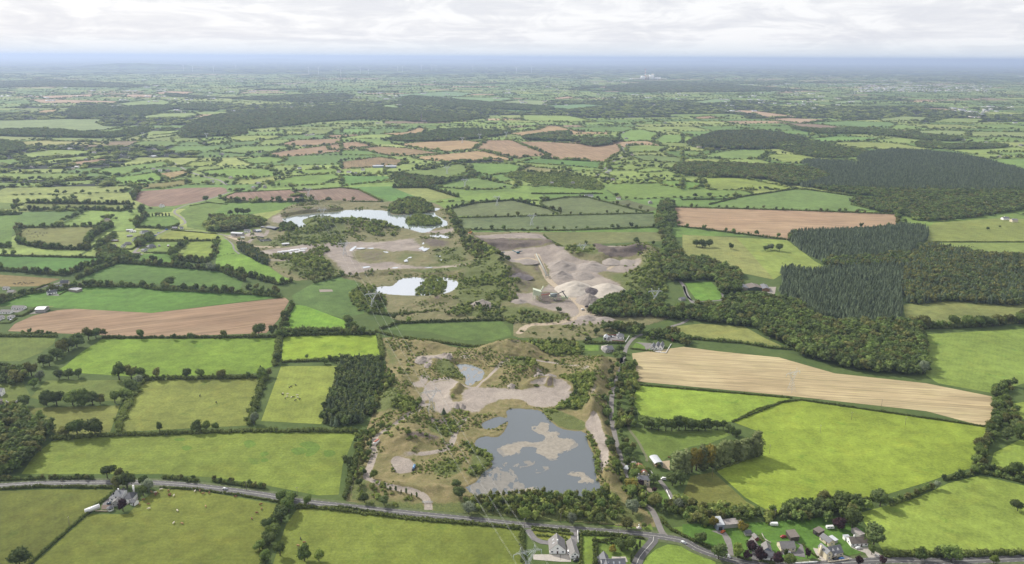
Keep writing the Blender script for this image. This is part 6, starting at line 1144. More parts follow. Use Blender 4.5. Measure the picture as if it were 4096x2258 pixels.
Bd('bungalow', 'cream bungalow with large grey hipped-looking roof and a white car in front', 'j 1098,506', 'j 1292,500', 8.5, 2.9, 3.0, CREAM, GREYT, 'gx')
h_ = Bd('house', 'white bungalow with blue-grey front roof and red door beside the road', 'j 850,612', 'j 1000,625', 7, 2.7, 2.4, WHITE, SLATE, 'gx'); annex(h_, 1.0, 7.0, 6.5, 8, 3, 3, BLUEW, GREYT, wins=False)
Bd('house', 'small white gabled house beside the dark purple tree', 'j 728,488', 'j 806,482', 9, 2.8, 2.6, WHITE, GREYT, 'gy'); Bd('garage', 'small white lean-to beside the dark purple tree', 'j 655,480', 'j 722,486', 5, 2.4, .8, WHITE, GREYT, 'f', wins=False, cat='outbuilding')
SH = 'outbuilding'
Bd('shed', 'long dark brown open-ended shed behind the cream house', 'j 1528,252', 'j 1602,302', 6, 3.4, .7, BROWNW, BROWNT, 'f', False, cat=SH, big_door=(3, 2.6)); Bd('shed', 'long brown shed with flat roof behind the grey-roofed bungalow', 'j 1160,266', 'j 1226,362', 6.5, 3.2, .6, BROWNW, BROWNT, 'f', False, cat=SH)
Bd('garage', 'long cream garage with dark roof behind the cream house', 'j 1618,338', 'j 1742,432', 6, 2.7, 2.0, CREAM, DSLATE, 'gx', True, cat=SH); Bd('lean_to', 'white-roofed lean-to beside the long cream garage', 'j 1742,335', 'j 1822,395', 3, 2.4, .3, GREYW, LIGHTR, 'f', False, cat=SH)
Bd('shed', 'long rusty sheet-metal shed beside the huge round tree', 'j 2045,240', 'j 2160,326', 4.5, 2.8, .5, GREYW, RUST, 'f', False, cat=SH); Bd('hut', 'small pale hut behind the white bungalow', 'j 1960,352', 'j 2030,346', 3, 2.2, .5, WHITE, LIGHTR, 'f', False, cat=SH)
Bd('workshop', 'tall blue-grey workshop with sloping roof', 'j 228,216', 'j 326,208', 9, 4.6, 1.6, BLUEW, LIGHTR, 'f', False, cat='workshop', big_door=(3, 3)); Bd('shed', 'long patched shed right of the blue-grey workshop', 'j 330,190', 'j 575,165', 6, 3.2, .8, GREYW, RUST, 'f', False, cat=SH)
Bd('shed', 'small dark green shed with pitched roof in the garden', 'j 618,292', 'j 697,286', 4.5, 2.3, 1.2, GREYW, DSLATE, 'gx', False, cat=SH); Bd('playhouse', 'small red barn-like playhouse with white cross boards', 'j 742,363', 'j 797,357', 5, 2.4, 1.2, REDW, GREYT, 'gy', False, cat=SH)
# bottom centre
w_ = Bd('house', 'large white gabled house with rooflights at the bottom centre', 'k 466,530', 'k 686,530', 13, 3.0, 5.4, WHITE, GREYT, 'gy', chim=1, rooflights=2)
Bd('garage', 'long white garage block with grey roof beside the large gabled house', 'k 752,598', 'k 872,590', 17, 2.8, 2.6, WHITE, GREYT, 'gy', True, cat=SH)
b_ = Bd('house', 'grey slate-roofed house at the bottom edge below the garden', 'k 1185,770', 'k 1500,760', 9, 3.2, 3.6, WHITE, SLATE, 'gx', rooflights=3); annex(b_, 0, -3, 6, 17, 3.2, 3.6, WHITE, SLATE)
Bd('shed', 'small dark shed at the bottom edge left of the slate-roofed house', 'k 1125,670', 'k 1165,670', 4, 2.3, .8, GREYW, DSLATE, 'f', False, cat=SH)
# slate-roofed house at the left
s_ = Bd('house', 'white two-storey slate-roofed house with chimney and wings in the cattle field', 'm 1010,705', 'm 1252,705', 10, 5.0, 2.6, WHITE, SLATE, 'gx', upper=True, chim=1)
annex(s_, .9, -6.5, 6.4, 6.5, 2.8, 2.2, GREYW, GREYT, 'y'); annex(s_, -4.6, 1, 4.4, 9, 2.8, 2.0, WHITE, SLATE, 'x', .8); annex(s_, 7.8, -1, 7, 10, 3.2, 3.4, WHITE, DSLATE, 'x', .8)
m = MB(); m.box((11.5, 10.5, 4.5), (1.2, 1.0, 9)); m.obj('chimney', WHITE, s_)
Bd('outbuilding', 'small slate-roofed outbuilding right of the slate-roofed house', 'm 1508,800', 'm 1650,830', 4.5, 2.5, 1.6, WHITE, DSLATE, 'gx', True, cat=SH)
def gazebo():
    p = g1('m 890,960'); e = thing('gazebo', 'round gazebo with a dark conical roof on the deck', 'gazebo', (p[0], p[1], .2)); n = 8; b = MB(); r = MB()
    for i in range(n):
        a0, a1 = 6.283 * i / n, 6.283 * (i + 1) / n; f = lambda a, q, z: (q * math.cos(a), q * math.sin(a), z)
        b.face([f(a0, 2.4, 0), f(a1, 2.4, 0), f(a1, 2.4, 1), f(a0, 2.4, 1)]); r.face([f(a0, 2.9, 2.3), f(a1, 2.9, 2.3), (0, 0, 4.0)]); b.bar(f(a0, 2.4, 0), f(a0, 2.4, 2.35), .1)
    b.obj('railing', WHITE, e); r.obj('roof', DSLATE, e)
gazebo()
# farm beside the gravel pit
Bd('farmhouse', 'old two-storey farmhouse with pale walls and hipped slate roof', 'l 340,812', 'l 600,835', 6.5, 5.2, 2.0, CREAM, SLATE, 'hx', upper=True, chim=2)
rb = Bd('barn', 'long cream barn with rusty red and white patched roof', 'l 303,485', 'l 425,645', 6, 3.6, 1.5, CREAM, REDR, 'gx', True, cat='barn')
for k in range(4):
    m = MB(); x = 4 + 3.4 * k; m.face([(x, 1.2, 4.45), (x + 1.6, 1.2, 4.45), (x + 1.6, 2.6, 5.15), (x, 2.6, 5.15)]); m.obj('roof_patch', LIGHTR, rb)
Bd('outhouse', 'ruined roofless outhouse behind the red-roofed barn', 'l 150,455', 'l 330,445', 4, 2.6, .3, STONE, RUST, 'f', False, cat=SH, big_door=(2, 2)); Bd('lean_to', 'grey tin lean-to behind the red-roofed barn', 'l 75,540', 'l 150,560', 5, 2.6, .7, GREYW, LIGHTR, 'f', False, cat=SH)
def hay_barn():
    a, b = g1('l 596,345'), g1('l 702,488'); v = b - a; Ln = np.linalg.norm(v); rz = math.atan2(v[1], v[0]); D = 7.5
    e = thing('hay_barn', 'open hay barn with a curved silver roof', 'barn', (a[0], a[1], .2), rz); r = MB(); n = 10
    for i in range(n):
        t0, t1 = math.pi * i / n, math.pi * (i + 1) / n; y0, z0, y1, z1 = D / 2 - (D / 2 + .3) * math.cos(t0), 4.6 + 1.7 * math.sin(t0), D / 2 - (D / 2 + .3) * math.cos(t1), 4.6 + 1.7 * math.sin(t1)
        r.face([(-.4, y0, z0), (Ln + .4, y0, z0), (Ln + .4, y1, z1), (-.4, y1, z1)]); r.face([(-.4, y1, z1 - .1), (Ln + .4, y1, z1 - .1), (Ln + .4, y0, z0 - .1), (-.4, y0, z0 - .1)])
    r.obj('roof', LIGHTR, e)
    for i in range(5):
        for y in (0, D): p = MB(); p.box((Ln * i / 4, y, 2.3), (.22, .22, 4.6)); p.obj('post', GREYW, e)
    w = MB(); w.box((Ln / 2, D, 2.6), (Ln, .1, 3.8)); w.obj('wall', GREYW, e)
    hay = paint('hay', (.34, .25, .13), .95, raw=True, var=.25)
    for k in range(6):
        hb = thing('hay_bale', 'round straw bale, %s in the stack under the curved silver roof' % ORD[k], 'bale', (0, 0, 0), 0, 'bales in the hay barn'); q = MB(); cx, cy, cz = Ln - 2.4 - 1.7 * (k % 3), 2.2 + 1.5 * (k % 2), .95 + 1.5 * (k // 3)
        ca, sa = math.cos(rz), math.sin(rz); wx, wy = a[0] + cx * ca - cy * sa, a[1] + cx * sa + cy * ca; hb.location = (wx, wy, .2 + cz); hb.rotation_euler = (0, 0, rz)
        q.bar((-.6, 0, 0), (.6, 0, 0), .75, 0, None, 14); q.obj('straw', hay, hb)
hay_barn()
# beside the top right corner of the gravel pit
Bd('bungalow', 'white square bungalow with hipped slate roof and white boundary wall', 'q 778,345', 'q 955,352', 10, 2.9, 2.6, WHITE, SLATE, 'hx', chim=1); Bd('garage', 'white gabled garage beside the square bungalow', 'q 450,362', 'q 540,370', 9, 2.9, 1.6, WHITE, LIGHTR, 'gy', False, cat=SH, big_door=(2.6, 2.3))
k_ = Bd('house', 'sprawling grey bungalow with several slate gables beside the pit boundary', 'q 560,680', 'q 710,660', 12, 3, 3, GREYW, SLATE, 'gx', chim=1); annex(k_, -4, -1, 6, 8, 3, 2.6, GREYW, GREYT)
for i, (a, b) in enumerate((('q 1592,622', 'q 1692,634'), ('q 1700,606', 'q 1795,606'), ('q 1800,610', 'q 1890,632'))):
    if i == 0: k_ = Bd('bungalow', 'modern white bungalow with three grey gables in a row', a, b, 13, 3.0, 2.8, WHITE, SLATE, 'gy', rooflights=1)
    else:
        v = g1(a) - np.array(k_.location[:2]); rz = k_.rotation_euler.z; annex(k_, v[0] * math.cos(rz) + v[1] * math.sin(rz), -v[0] * math.sin(rz) + v[1] * math.cos(rz), float(np.linalg.norm(g1(b) - g1(a))), 15, 3.0 + .02 * i, 2.9, WHITE, SLATE)
Bd('shed', 'small dark hut at the edge of the green plot', 'q 0,400', 'q 40,405', 3, 2.3, .8, BROWNW, SLATE, 'gx', False, cat=SH); Bd('shed', 'small red shed among the trees', 'q 2135,408', 'q 2170,408', 3, 2.2, 1, REDW, REDR, 'gy', False, cat=SH)
# left edge
for a in (('bungalow', 'long white bungalow with teal doors at the left edge', 'v 260,908', 'v 540,908', 8, 2.8, 2.0, WHITE, GREYT, 'gx'), ('bungalow', 'white bungalow with dark windows at the left edge', 'v 0,1002', 'v 240,1002', 8, 2.8, 2.0, WHITE, GREYT, 'gx'), ('garage', 'small white garage with hipped roof at the left edge', 'v 165,1112', 'v 275,1112', 8, 2.6, 1.6, WHITE, GREYT, 'hx'), ('bungalow', 'white bungalow cut off by the left edge of the picture', 'v -70,1180', 'v 118,1105', 8, 2.8, 2.0, WHITE, GREYT, 'gx'),
          ('bungalow', 'cream bungalow with dark roof below the round garden trees', 'v 160,552', 'v 310,548', 9, 2.7, 2.2, CREAM, GREYT, 'gx'), ('cottage', 'small white gabled cottage above the cream bungalow', 'v 60,460', 'v 180,458', 7, 2.5, 1.8, WHITE, GREYT, 'gx'), ('house', 'white L-shaped house beside the small lawn', 'v 1095,578', 'v 1300,540', 7, 3, 2.6, WHITE, DSLATE, 'gx'), ('bungalow', 'long slate-roofed bungalow with rooflights by the lane', 'v 1168,455', 'v 1420,425', 8, 2.7, 2.6, CREAM, SLATE, 'gx'), ('house', 'cream gabled house with dark steep roof by the lane', 'v 1365,348', 'v 1550,342', 8, 2.8, 3.6, CREAM, DSLATE, 'gx')):
    Bd(*a, chim=1 if 'house' in a[0] else 0, rooflights=4 if 'rooflights' in a[1] else 0)
Bd('shed', 'low grey farm shed with flat roof right of the lane houses', 'v 1562,490', 'v 1745,520', 10, 3.2, .8, STONE, SLATE, 'f', False, cat=SH)
wh = Bd('warehouse', 'white warehouse with red lettering-like stripes on its roof', 'v 800,972', 'v 1012,968', 15, 4.2, 1.8, GREYW, LIGHTR, 'gx', False, cat='warehouse')
for k in range(9):
    m = MB(); x = 5.5 + k * 1.75; m.face([(x, 8.4, 5.75), (x + 1.1, 8.4, 5.75), (x + 1.1, 13.4, 4.62), (x, 13.4, 4.62)][::1]); m.obj('roof_stripe', REDR, wh)
Bd('farmhouse', 'white farmhouse cut off by the left edge below the trees', 'w -60,610', 'w 22,605', 8, 5.4, 2.2, WHITE, SLATE, 'gx', upper=True); Bd('outhouse', 'low stone outhouse at the left edge by the garden wall', 'w -60,690', 'w 25,675', 6, 3, 1.2, STONE, BROWNT, 'gx', False, cat=SH)
# hamlet
for a in (('bungalow', 'long white bungalow with slate roof at the top of the hamlet', 'p 1345,268', 'p 1560,225', 8, 2.8, 2.4, WHITE, SLATE, 'hx'), ('mobile_home', 'pale mobile home at the top of the hamlet', 'p 990,224', 'p 1160,222', 4, 2.6, .3, WHITE, LIGHTR, 'f'), ('shed', 'long grey shed behind the mobile home', 'p 895,200', 'p 1085,192', 7, 3.2, 1, GREYW, LIGHTR, 'gx'), ('shed', 'low grey shed in the middle of the hamlet', 'p 910,358', 'p 1075,345', 5, 2.6, .5, GREYW, SLATE, 'f'),
          ('cabin', 'brown log cabin with dark roof in the hamlet', 'p 462,488', 'p 645,488', 5, 2.4, 1.2, LOG, DSLATE, 'gx'), ('house', 'white gable-fronted house among the hamlet trees', 'p 1060,478', 'p 1168,478', 12, 3, 3.6, WHITE, SLATE, 'gy'), ('bungalow', 'grey hip-roofed bungalow in the middle of the hamlet', 'p 840,592', 'p 1050,575', 8, 2.6, 2.8, GREYW, GREYT, 'hx'), ('bungalow', 'cream cottage with grey roof at the left of the hamlet', 'p 418,640', 'p 595,636', 6, 2.6, 1.6, CREAM, SLATE, 'gx'),
          ('house', 'white gabled house beside the cream cottage', 'p 735,655', 'p 830,655', 9, 2.8, 2.4, WHITE, SLATE, 'gy'), ('villa', 'grey villa with steep slate roof right of the lane', 'p 1548,690', 'p 1755,650', 10, 3, 3.6, GREYW, SLATE, 'hx'), ('cottage', 'white cottage with grey roof beside the lane', 'p 1315,775', 'p 1402,775', 7, 2.6, 1.6, WHITE, SLATE, 'gx'), ('cottage', 'white rounded cottage right of the white cottage', 'p 1415,768', 'p 1520,735', 7, 2.6, 2, WHITE, SLATE, 'hx'),
          ('barn', 'old stone barn with brown roof below the hamlet', 'p 1103,872', 'p 1268,868', 8, 3.6, .6, STONE, BROWNT, 'f'), ('shed', 'low shed with rusty red roof below the stone barn', 'p 945,945', 'p 1140,925', 6, 2.6, .6, STONE, REDR, 'f'), ('cottage', 'grey stone cottage where the two lanes meet', 'p 2205,133', 'p 2345,133', 7, 2.8, 2, STONE, SLATE, 'gx'), ('outbuilding', 'small white outbuilding beside the grey stone cottage', 'p 2432,130', 'p 2532,122', 6, 2.6, 1.8, WHITE, SLATE, 'gx'), ('shed', 'small shelter in the paddock right of the villa', 'p 1808,628', 'p 1865,625', 3, 2.3, .4, GREYW, SLATE, 'f'), ('shed', 'small red-brown stable in the paddock', 'p 2070,635', 'p 2120,632', 4, 2.3, .5, REDW, LIGHTR, 'f')):
    Bd(*a, wins=a[0] not in ('shed', 'barn'), cat='house' if a[0] in ('bungalow', 'house', 'cottage', 'villa') else SH)
# quarry yard
for a in (('shed', 'long grey steel shed at the left of the quarry yard', 'o 230,335', 'o 468,348', 11, 4.5, 1.4, GREYW, LIGHTR, 'gx'), ('house', 'white house with dark roof in the quarry yard', 'o 515,278', 'o 636,278', 8, 3.6, 2.4, WHITE, DSLATE, 'gx'), ('shed', 'pale blue steel shed in the quarry yard', 'o 783,283', 'o 892,272', 13, 4.2, 1.2, BLUEW, LIGHTR, 'gx'), ('shed', 'large navy steel shed by the pines', 'o 978,212', 'o 1175,240', 14, 5, 1.4, NAVY, SLATE, 'gx'),
          ('shed', 'ruined stone shed beside the white yard', 'o 1338,568', 'o 1492,556', 8, 3.6, .4, STONE, LIGHTR, 'f'), ('cabin', 'small white site cabin on the yard road', 'o 430,408', 'o 512,412', 4, 2.6, .3, WHITE, LIGHTR, 'f'), ('shed', 'small open shed behind the navy shed', 'o 868,185', 'o 936,190', 6, 3, .5, GREYW, SLATE, 'f'), ('house', 'grey-roofed barn behind the pale blue shed', 'o 735,275', 'o 800,265', 8, 3.4, 2.2, STONE, GREYT, 'gx')):
    Bd(*a, wins=a[0] == 'house', cat='house' if 'white house' in a[1] else SH, big_door=None if a[0] == 'house' else (3, 2.4))
# farm beyond the quarry
for a in (('shed', 'left grey-roofed cattle shed of the farm beyond the quarry', 'f 428,768', 'f 487,770', 18, 3.5, 1.4, STONE, SLATE, 'gy'), ('shed', 'middle cattle shed with brown roof beyond the quarry', 'f 497,772', 'f 592,772', 22, 3.8, 2.4, paint('dark_green_cladding', (.04, .06, .045), .7, raw=True), BROWNT, 'gy'), ('shed', 'right cattle shed with grey-blue roof beyond the quarry', 'f 597,778', 'f 650,780', 24, 4.2, 1.6, LOG, SLATE, 'gy')):
    Bd(*a, wins=False, cat='barn')
Bd('house', 'white house hidden among the trees by the farm lane', 'f 290,725', 'f 315,722', 8, 4, 2, WHITE, SLATE, 'gx', False); Bd('cottage', 'grey cottage by the side road bend', 'f -10,850', 'f 25,845', 7, 2.6, 1.8, GREYW, SLATE, 'gx', False)
# far houses
FAR = [('f', 2420, 245, 'white bungalow at the right edge above the dry field', 36), ('f', 2485, 262, 'second white bungalow of the row at the right edge', 34), ('f', 2285, 135, 'white house against the tangled wood', 22), ('f', 2330, 142, 'small white outbuilding beside the house at the tangled wood', 14), ('d', 1200, 150, 'white gabled house above the row of purple trees', 18), ('d', 800, 262, 'white house with yellow conifers in the hedged gardens', 28), ('e', 1850, 75, 'long farm shed beyond the grey-green fields', 50), ('e', 2310, 125, 'white house beside the dull brown-green field', 22), ('e', 2070, 92, 'cream house beyond the grey-green fields', 26)]
for z, xs in (('a', ((380, 1108), (455, 1103), (530, 1098), (520, 1120), (730, 1128), (700, 1146), (905, 1174), (970, 1187), (1150, 1128), (1275, 1140), (1650, 1160), (1530, 1080), (1145, 1274), (1190, 1284), (1245, 1286), (570, 1257), (545, 1270), (1940, 1142), (2270, 1098), (2330, 1012), (2290, 1016), (2240, 1267), (2370, 1257), (2530, 1293), (1890, 1413), (1925, 1380), (1980, 1408), (1585, 1368), (1720, 1338), (230, 1257), (635, 1202), (765, 868), (430, 1098))),
              ('b', ((270, 1247), (370, 1247), (50, 1294), (110, 1308), (160, 1278), (420, 942), (1610, 1033), (1660, 1033), (2100, 997), (2130, 1042), (2140, 1088), (2170, 1167), (2000, 1283), (1990, 1303), (1980, 1348), (2030, 1353), (1570, 1378), (1725, 1378), (600, 782), (1690, 862), (270, 925), (2420, 925))),
              ('c', ((225, 1088), (130, 1107), (1190, 1178), (1350, 1248), (2100, 1051), (2270, 1071), (2490, 923), (2540, 1093), (1960, 1158), (2370, 1178), (850, 782), (1960, 1050)))):
    for x, y in xs: FAR.append((z, x, y, None, 22))
for i, (z, x, y, lab, w) in enumerate(FAR):
    where = {'a': 'in the left distance', 'b': 'in the middle distance', 'c': 'in the right distance'}.get(z, '')
    wl = [WHITE, CREAM, WHITE, GREYW][i % 4]; bigs = (x, y) in ((1190, 1172), (225, 1088)); kind = i % 3
    nm = {'a': 'white', 'b': 'pale', 'c': 'small'}.get(z, '')
    lab = lab or 'far-off %s house with %s roof among the hedged fields %s' % ({WHITE: 'white', CREAM: 'cream', GREYW: 'grey'}[wl], ['slate', 'grey', 'brown'][kind], where)
    w *= 1.25; Bd('house' if 'shed' not in lab else 'shed', lab, '%s %g,%g' % (z, x - w / 2, y), '%s %g,%g' % (z, x + w / 2, y + (i % 5 - 2) * .6), 9 + i % 3, 3.6 + .8 * (i % 2), 2.6, wl, [SLATE, GREYT, BROWNT][kind], ['gx', 'hx', 'gx', 'gy'][i % 4] if w < 30 else 'gx', False, chim=1 if z in 'df' else 0, group='far houses ' + where if where else None)
Bd('barn', 'long pale-roofed barn in the left distance', 'a 1140,1182', 'a 1235,1172', 22, 5, 2, GREYW, LIGHTR, 'gx', False, cat='barn'); Bd('barn', 'long farm shed with pale roof in the right distance', 'c 175,1092', 'c 275,1092', 18, 5, 2, STONE, LIGHTR, 'gx', False, cat='barn')
Bd('barn', 'blue-grey farm sheds beside the far stubble, left', 'b 235,1256', 'b 315,1254', 20, 5, 2, BLUEW, LIGHTR, 'gx', False, cat='barn'); Bd('barn', 'blue-grey farm sheds beside the far stubble, right', 'b 330,1258', 'b 410,1257', 20, 5, 2, BLUEW, LIGHTR, 'gx', False, cat='barn')
def spire():
    p = g1('b 598,915'); e = thing('church', 'grey church with a tall pointed spire among far trees', 'church', (p[0], p[1], 0)); b = MB(); b.box((0, 0, 11), (7, 7, 22)); b.obj('tower', STONE, e); s = MB(); s.bar((0, 0, 22), (0, 0, 48), 4.4, 0, .2, 8); s.obj('spire', GREYT, e); n = MB(); n.box((14, 0, 6), (22, 11, 12)); n.obj('nave', STONE, e)
spire()
def cement():
    p = g1('b 2268,597'); d = np.linalg.norm(p); k = d / FPX * .535; e = thing('cement_works', 'pale cement works with a tall striped chimney on the horizon plain', 'factory', (p[0], p[1], 0))
    rw = [paint('chimney_red', (.45, .10, .08), .7, raw=True), WHITE]
    for i in range(7): c = MB(); c.bar((0, 0, i * k * 10.5), (0, 0, (i + 1) * k * 10.5), k * 3.2 * (1 - .04 * i), 0, k * 3.2 * (1 - .04 * (i + 1)), 10); c.obj('chimney_band', rw[i % 2], e)
    for i, (x, w, h) in enumerate(((-60, 60, 9), (-15, 26, 26), (18, 22, 30), (45, 30, 34), (58, 14, 40), (90, 50, 16), (125, 60, 8), (-92, 30, 5))): c = MB(); c.box((x * k, (i % 3) * 30, h * k / 2), (w * k, 70, h * k)); c.obj('silo_block', WHITE if i % 2 else CREAM, e)
cement()
# ---------------------------------------------------------------- pylons, lines, turbines, poles
STEEL = paint('galvanised_steel', (.50, .52, .54), .55, raw=True, var=.08); WIRE = paint('conductor', (.46, .46, .45), .4, raw=True, var=.05); INSUL = paint('insulator_glass', (.55, .66, .66), .3, raw=True); POLEW = paint('pole_wood', (.20, .165, .13), .9, raw=True)
def pylon(xy, rz, label, z=0.0, k=1.0, w=.13):
    e = thing('pylon', label, 'pylon', (xy[0], xy[1], z), rz); 
    def quad(z_, r): return [(sx * r, sy * r, z_) for sx, sy in ((-1, -1), (1, -1), (1, 1), (-1, 1))]
    b = MB(); lv = [(0, 3.4), (4.5, 2.6), (8.5, 1.95), (11.5, 1.45), (14, 1.05)]
    for (z0, r0), (z1, r1) in zip(lv[:-1], lv[1:]):
        q0, q1 = quad(z0, r0), quad(z1, r1)
        for i in range(4):
            j = (i + 1) % 4; b.bar(q0[i], q1[i], w * 1.3); b.bar(q0[i], q1[j], w * .75); b.bar(q0[j], q1[i], w * .75); b.bar(q1[i], q1[j], w * .75)
    b.obj('tower_body', STEEL, e)
    for sx in (-1, 1):
        f = MB(); a0 = [(sx * .2, -1.05, 14), (sx * .2, 1.05, 14), (sx * 1.05, -1.05, 14), (sx * 1.05, 1.05, 14)]; a1 = [(sx * 4.4, -.7, 22), (sx * 4.4, .7, 22), (sx * 6.0, -.7, 22), (sx * 6.0, .7, 22)]
        P = [[tuple(np.array(p) + (np.array(q) - np.array(p)) * t) for p, q in zip(a0, a1)] for t in (0, .33, .66, 1)]
        for u in range(3):
            for i in range(4): f.bar(P[u][i], P[u + 1][i], w * 1.1)
            for i, j in ((0, 1), (2, 3), (0, 2), (1, 3)): f.bar(P[u][i], P[u + 1][j], w * .7); f.bar(P[u + 1][i], P[u + 1][j], w * .7)
        f.obj('fork_arm', STEEL, e)
        p = MB()
        for q in a1: p.bar((q[0], q[1], 23.3), (sx * 5.2, 0, 27), w)
        p.obj('earth_peak', STEEL, e)
    c = MB(); n = 14; xs = np.linspace(-10.5, 10.5, n + 1); hw = lambda x: .7 * (1 if abs(x) < 6.5 else max(.06, (10.5 - abs(x)) / 4)); ht = lambda x: 1.3 * (1 if abs(x) < 6.5 else max(.05, (10.5 - abs(x)) / 4))
    for x0, x1 in zip(xs[:-1], xs[1:]):
        for s in (-1, 1):
            c.bar((x0, s * hw(x0), 22), (x1, s * hw(x1), 22), w); c.bar((x0, s * hw(x0), 22 + ht(x0)), (x1, s * hw(x1), 22 + ht(x1)), w); c.bar((x0, s * hw(x0), 22), (x1, s * hw(x1), 22 + ht(x1)), w * .7)
        c.bar((x0, -hw(x0), 22), (x1, hw(x1), 22), w * .7); c.bar((x0, hw(x0), 22), (x0, -hw(x0), 22 + ht(x0)), w * .6)
    c.obj('cross_arm', STEEL, e)
    for a, bb in (((-10.2, 0, 22), (-10.2, 0, 18.8)), ((10.2, 0, 22), (10.2, 0, 18.8)), ((-3, 0, 22), (0, 0, 19.2)), ((3, 0, 22), (0, 0, 19.2))): i = MB(); i.bar(a, bb, .16, 0, None, 6); i.obj('insulator', INSUL, e)
    e.scale = (k, k, k); return e
def at_top(s, h): return ground(px(s)[0], h)
PY = [('h 1395,1330', 22.6, 'nearest pylon at the bottom edge beside the gabled house'), ('r 1130,1025', 25.5, 'lattice pylon on the gravel inside the red-ringed pit'.replace('red-ringed ', 'overgrown gravel ')), ('e 230,798', 22.8, 'lattice pylon at the foot of the mid pond'), ('e 20,420', 24, 'faint pylon on the quarry yard floor'), ('d 2408,168', 28, 'pylon standing before the quarry lake'), ('d 2302,15', 23, 'pylon in the brown field above the lake')]
pyp = [at_top(s, h) for s, h, _ in PY]
for i, ((s, h, lab), p) in enumerate(zip(PY, pyp)):
    q0, q1 = pyp[max(0, i - 1)], pyp[min(len(pyp) - 1, i + 1)]; d = q1 - q0; pylon(p, math.atan2(d[1], d[0]) - math.pi / 2, lab, h - 22, 1.0, .085 if i < 2 else .13)
for s, lab, rz in (('e 1802,432', 'pylon on the scrub island in the quarry', .2), ('e 2345,775', 'pylon right of the quarry beside the trees', .1), ('e 1422,210', 'pylon in the wide grey-green field', .1), ('e 1163,72', 'far pylon in the grey-green field above the lake', .1), ('f 828,1382', 'pale pylon in the straw-coloured stubble field', .5), ('b 788,1250', 'far pylon in the cattle pasture', .1), ('b 922,1345', 'far pylon in the green field below the stubble', .1), ('b 903,1030', 'distant pylon against the dark wood, left one', .1), ('b 1032,1005', 'distant pylon against the dark wood, right one', .1), ('a 1063,995', 'distant pylon at the edge of the far left wood, left one', .1), ('a 1541,1000', 'distant pylon at the edge of the far left wood, right one', .1), ('b 1230,990', 'distant pylon behind the stubble fields', .1)):
    pylon(at_top(s, 22.6), rz, lab, 0, 1.0, .17 if s[0] in 'ab' else (.06 if '828' in s else .12))
prev = np.array([30.0, 330.0]); prev = pyp[0] + (pyp[0] - pyp[1]) / np.linalg.norm(pyp[0] - pyp[1]) * 170
line = [(prev, 0)] + [(p, PY[i][1] - 22) for i, p in enumerate(pyp)]
for n, off in enumerate((-10.2, 0, 10.2)):
    for tw in (-.35, .35):
        cu_ = MB()
        for (p, z0), (q, z1) in zip(line[:-1], line[1:]):
            d = q - p; Ln = np.linalg.norm(d); nrm = np.array([-d[1], d[0]]) / Ln; k = 18; pts = []
            for i in range(k + 1):
                t = i / k; xy = p + d * t - nrm * (off + tw); z = 18.9 + z0 + (z1 - z0) * t - 4 * Ln * .018 * t * (1 - t); pts.append((xy[0], xy[1], z))
            for a, b in zip(pts[:-1], pts[1:]): cu_.bar(a, b, .05, 0, None, 3)
        o = cu_.obj('power_line', WIRE); tag(o, '%s %s conductor of the power line over the gravel pit' % (['left', 'middle', 'right'][n], 'left' if tw < 0 else 'right'), 'power line', 'power lines')
TURB = [('a', *t) for t in ((1372, 532, 495), (1440, 537, 492), (1597, 542, 490), (1760, 515, 467), (1900, 512, 470), (1972, 508, 463), (2064, 507, 470), (2118, 500, 457), (2162, 490, 457), (2176, 487, 453), (2268, 490, 457), (2288, 489, 456), (2322, 492, 464), (2392, 492, 460), (2308, 554, 507), (2380, 559, 508), (2548, 582, 531))] + [('b', *t) for t in ((140, 554, 509), (202, 568, 521), (420, 534, 493), (455, 542, 499), (598, 530, 489), (674, 529, 489), (708, 529, 479), (980, 537, 491), (1308, 552, 502), (1420, 547, 503))]
TW = paint('turbine_white', (.80, .80, .80), .5, raw=True, var=.02)
def turbine(z, x, yb, yt, n):
    p = g1('%s %g,%g' % (z, x, yb)); d = np.linalg.norm(p); H_ = max(70, min(130, (yb - yt) * .535 / FPX * d * 1.02)); e = thing('wind_turbine', '%s white wind turbine from the left on the far plain' % ordinal(n), 'wind turbine', (p[0], p[1], 0), random.uniform(-.5, .5), 'wind turbines on the plain')
    t = MB(); t.bar((0, 0, 0), (0, 0, H_), 3.2, 0, 2.0, 8); t.obj('tower', TW, e); nb = MB(); nb.box((0, 1.5, H_ + 1.5), (5, 12, 5)); nb.obj('nacelle', TW, e); a0 = random.uniform(0, 2)
    for i in range(3): a = a0 + i * 2.094; b = MB(); b.bar((0, -5, H_ + 1.5), (math.cos(a) * H_ * .55, -5, H_ + 1.5 + math.sin(a) * H_ * .55), 1.9, 0, .8, 4); b.obj('blade', TW, e)
for n, t in enumerate(sorted(TURB, key=lambda t: ZONE[t[0]][0] + t[1] * .535)): turbine(*t, n)
def pole(s, label, h=9, zf=None):
    p = g1(s); e = thing('utility_pole', label, 'utility pole', (p[0], p[1], float(zf(p[0:1], p[1:2])[0]) if zf else 0), random.uniform(0, 3)); b = MB(); b.bar((0, 0, 0), (0, 0, h), .17, 0, .12, 7); b.obj('post', POLEW, e); c = MB(); c.box((0, 0, h - .5), (1.8, .14, .16)); c.obj('cross_arm', POLEW, e)
    for x in (-.75, 0, .75): i = MB(); i.bar((x, 0, h - .42), (x, 0, h - .1), .07, 0, None, 6); i.obj('insulator', INSUL, e)
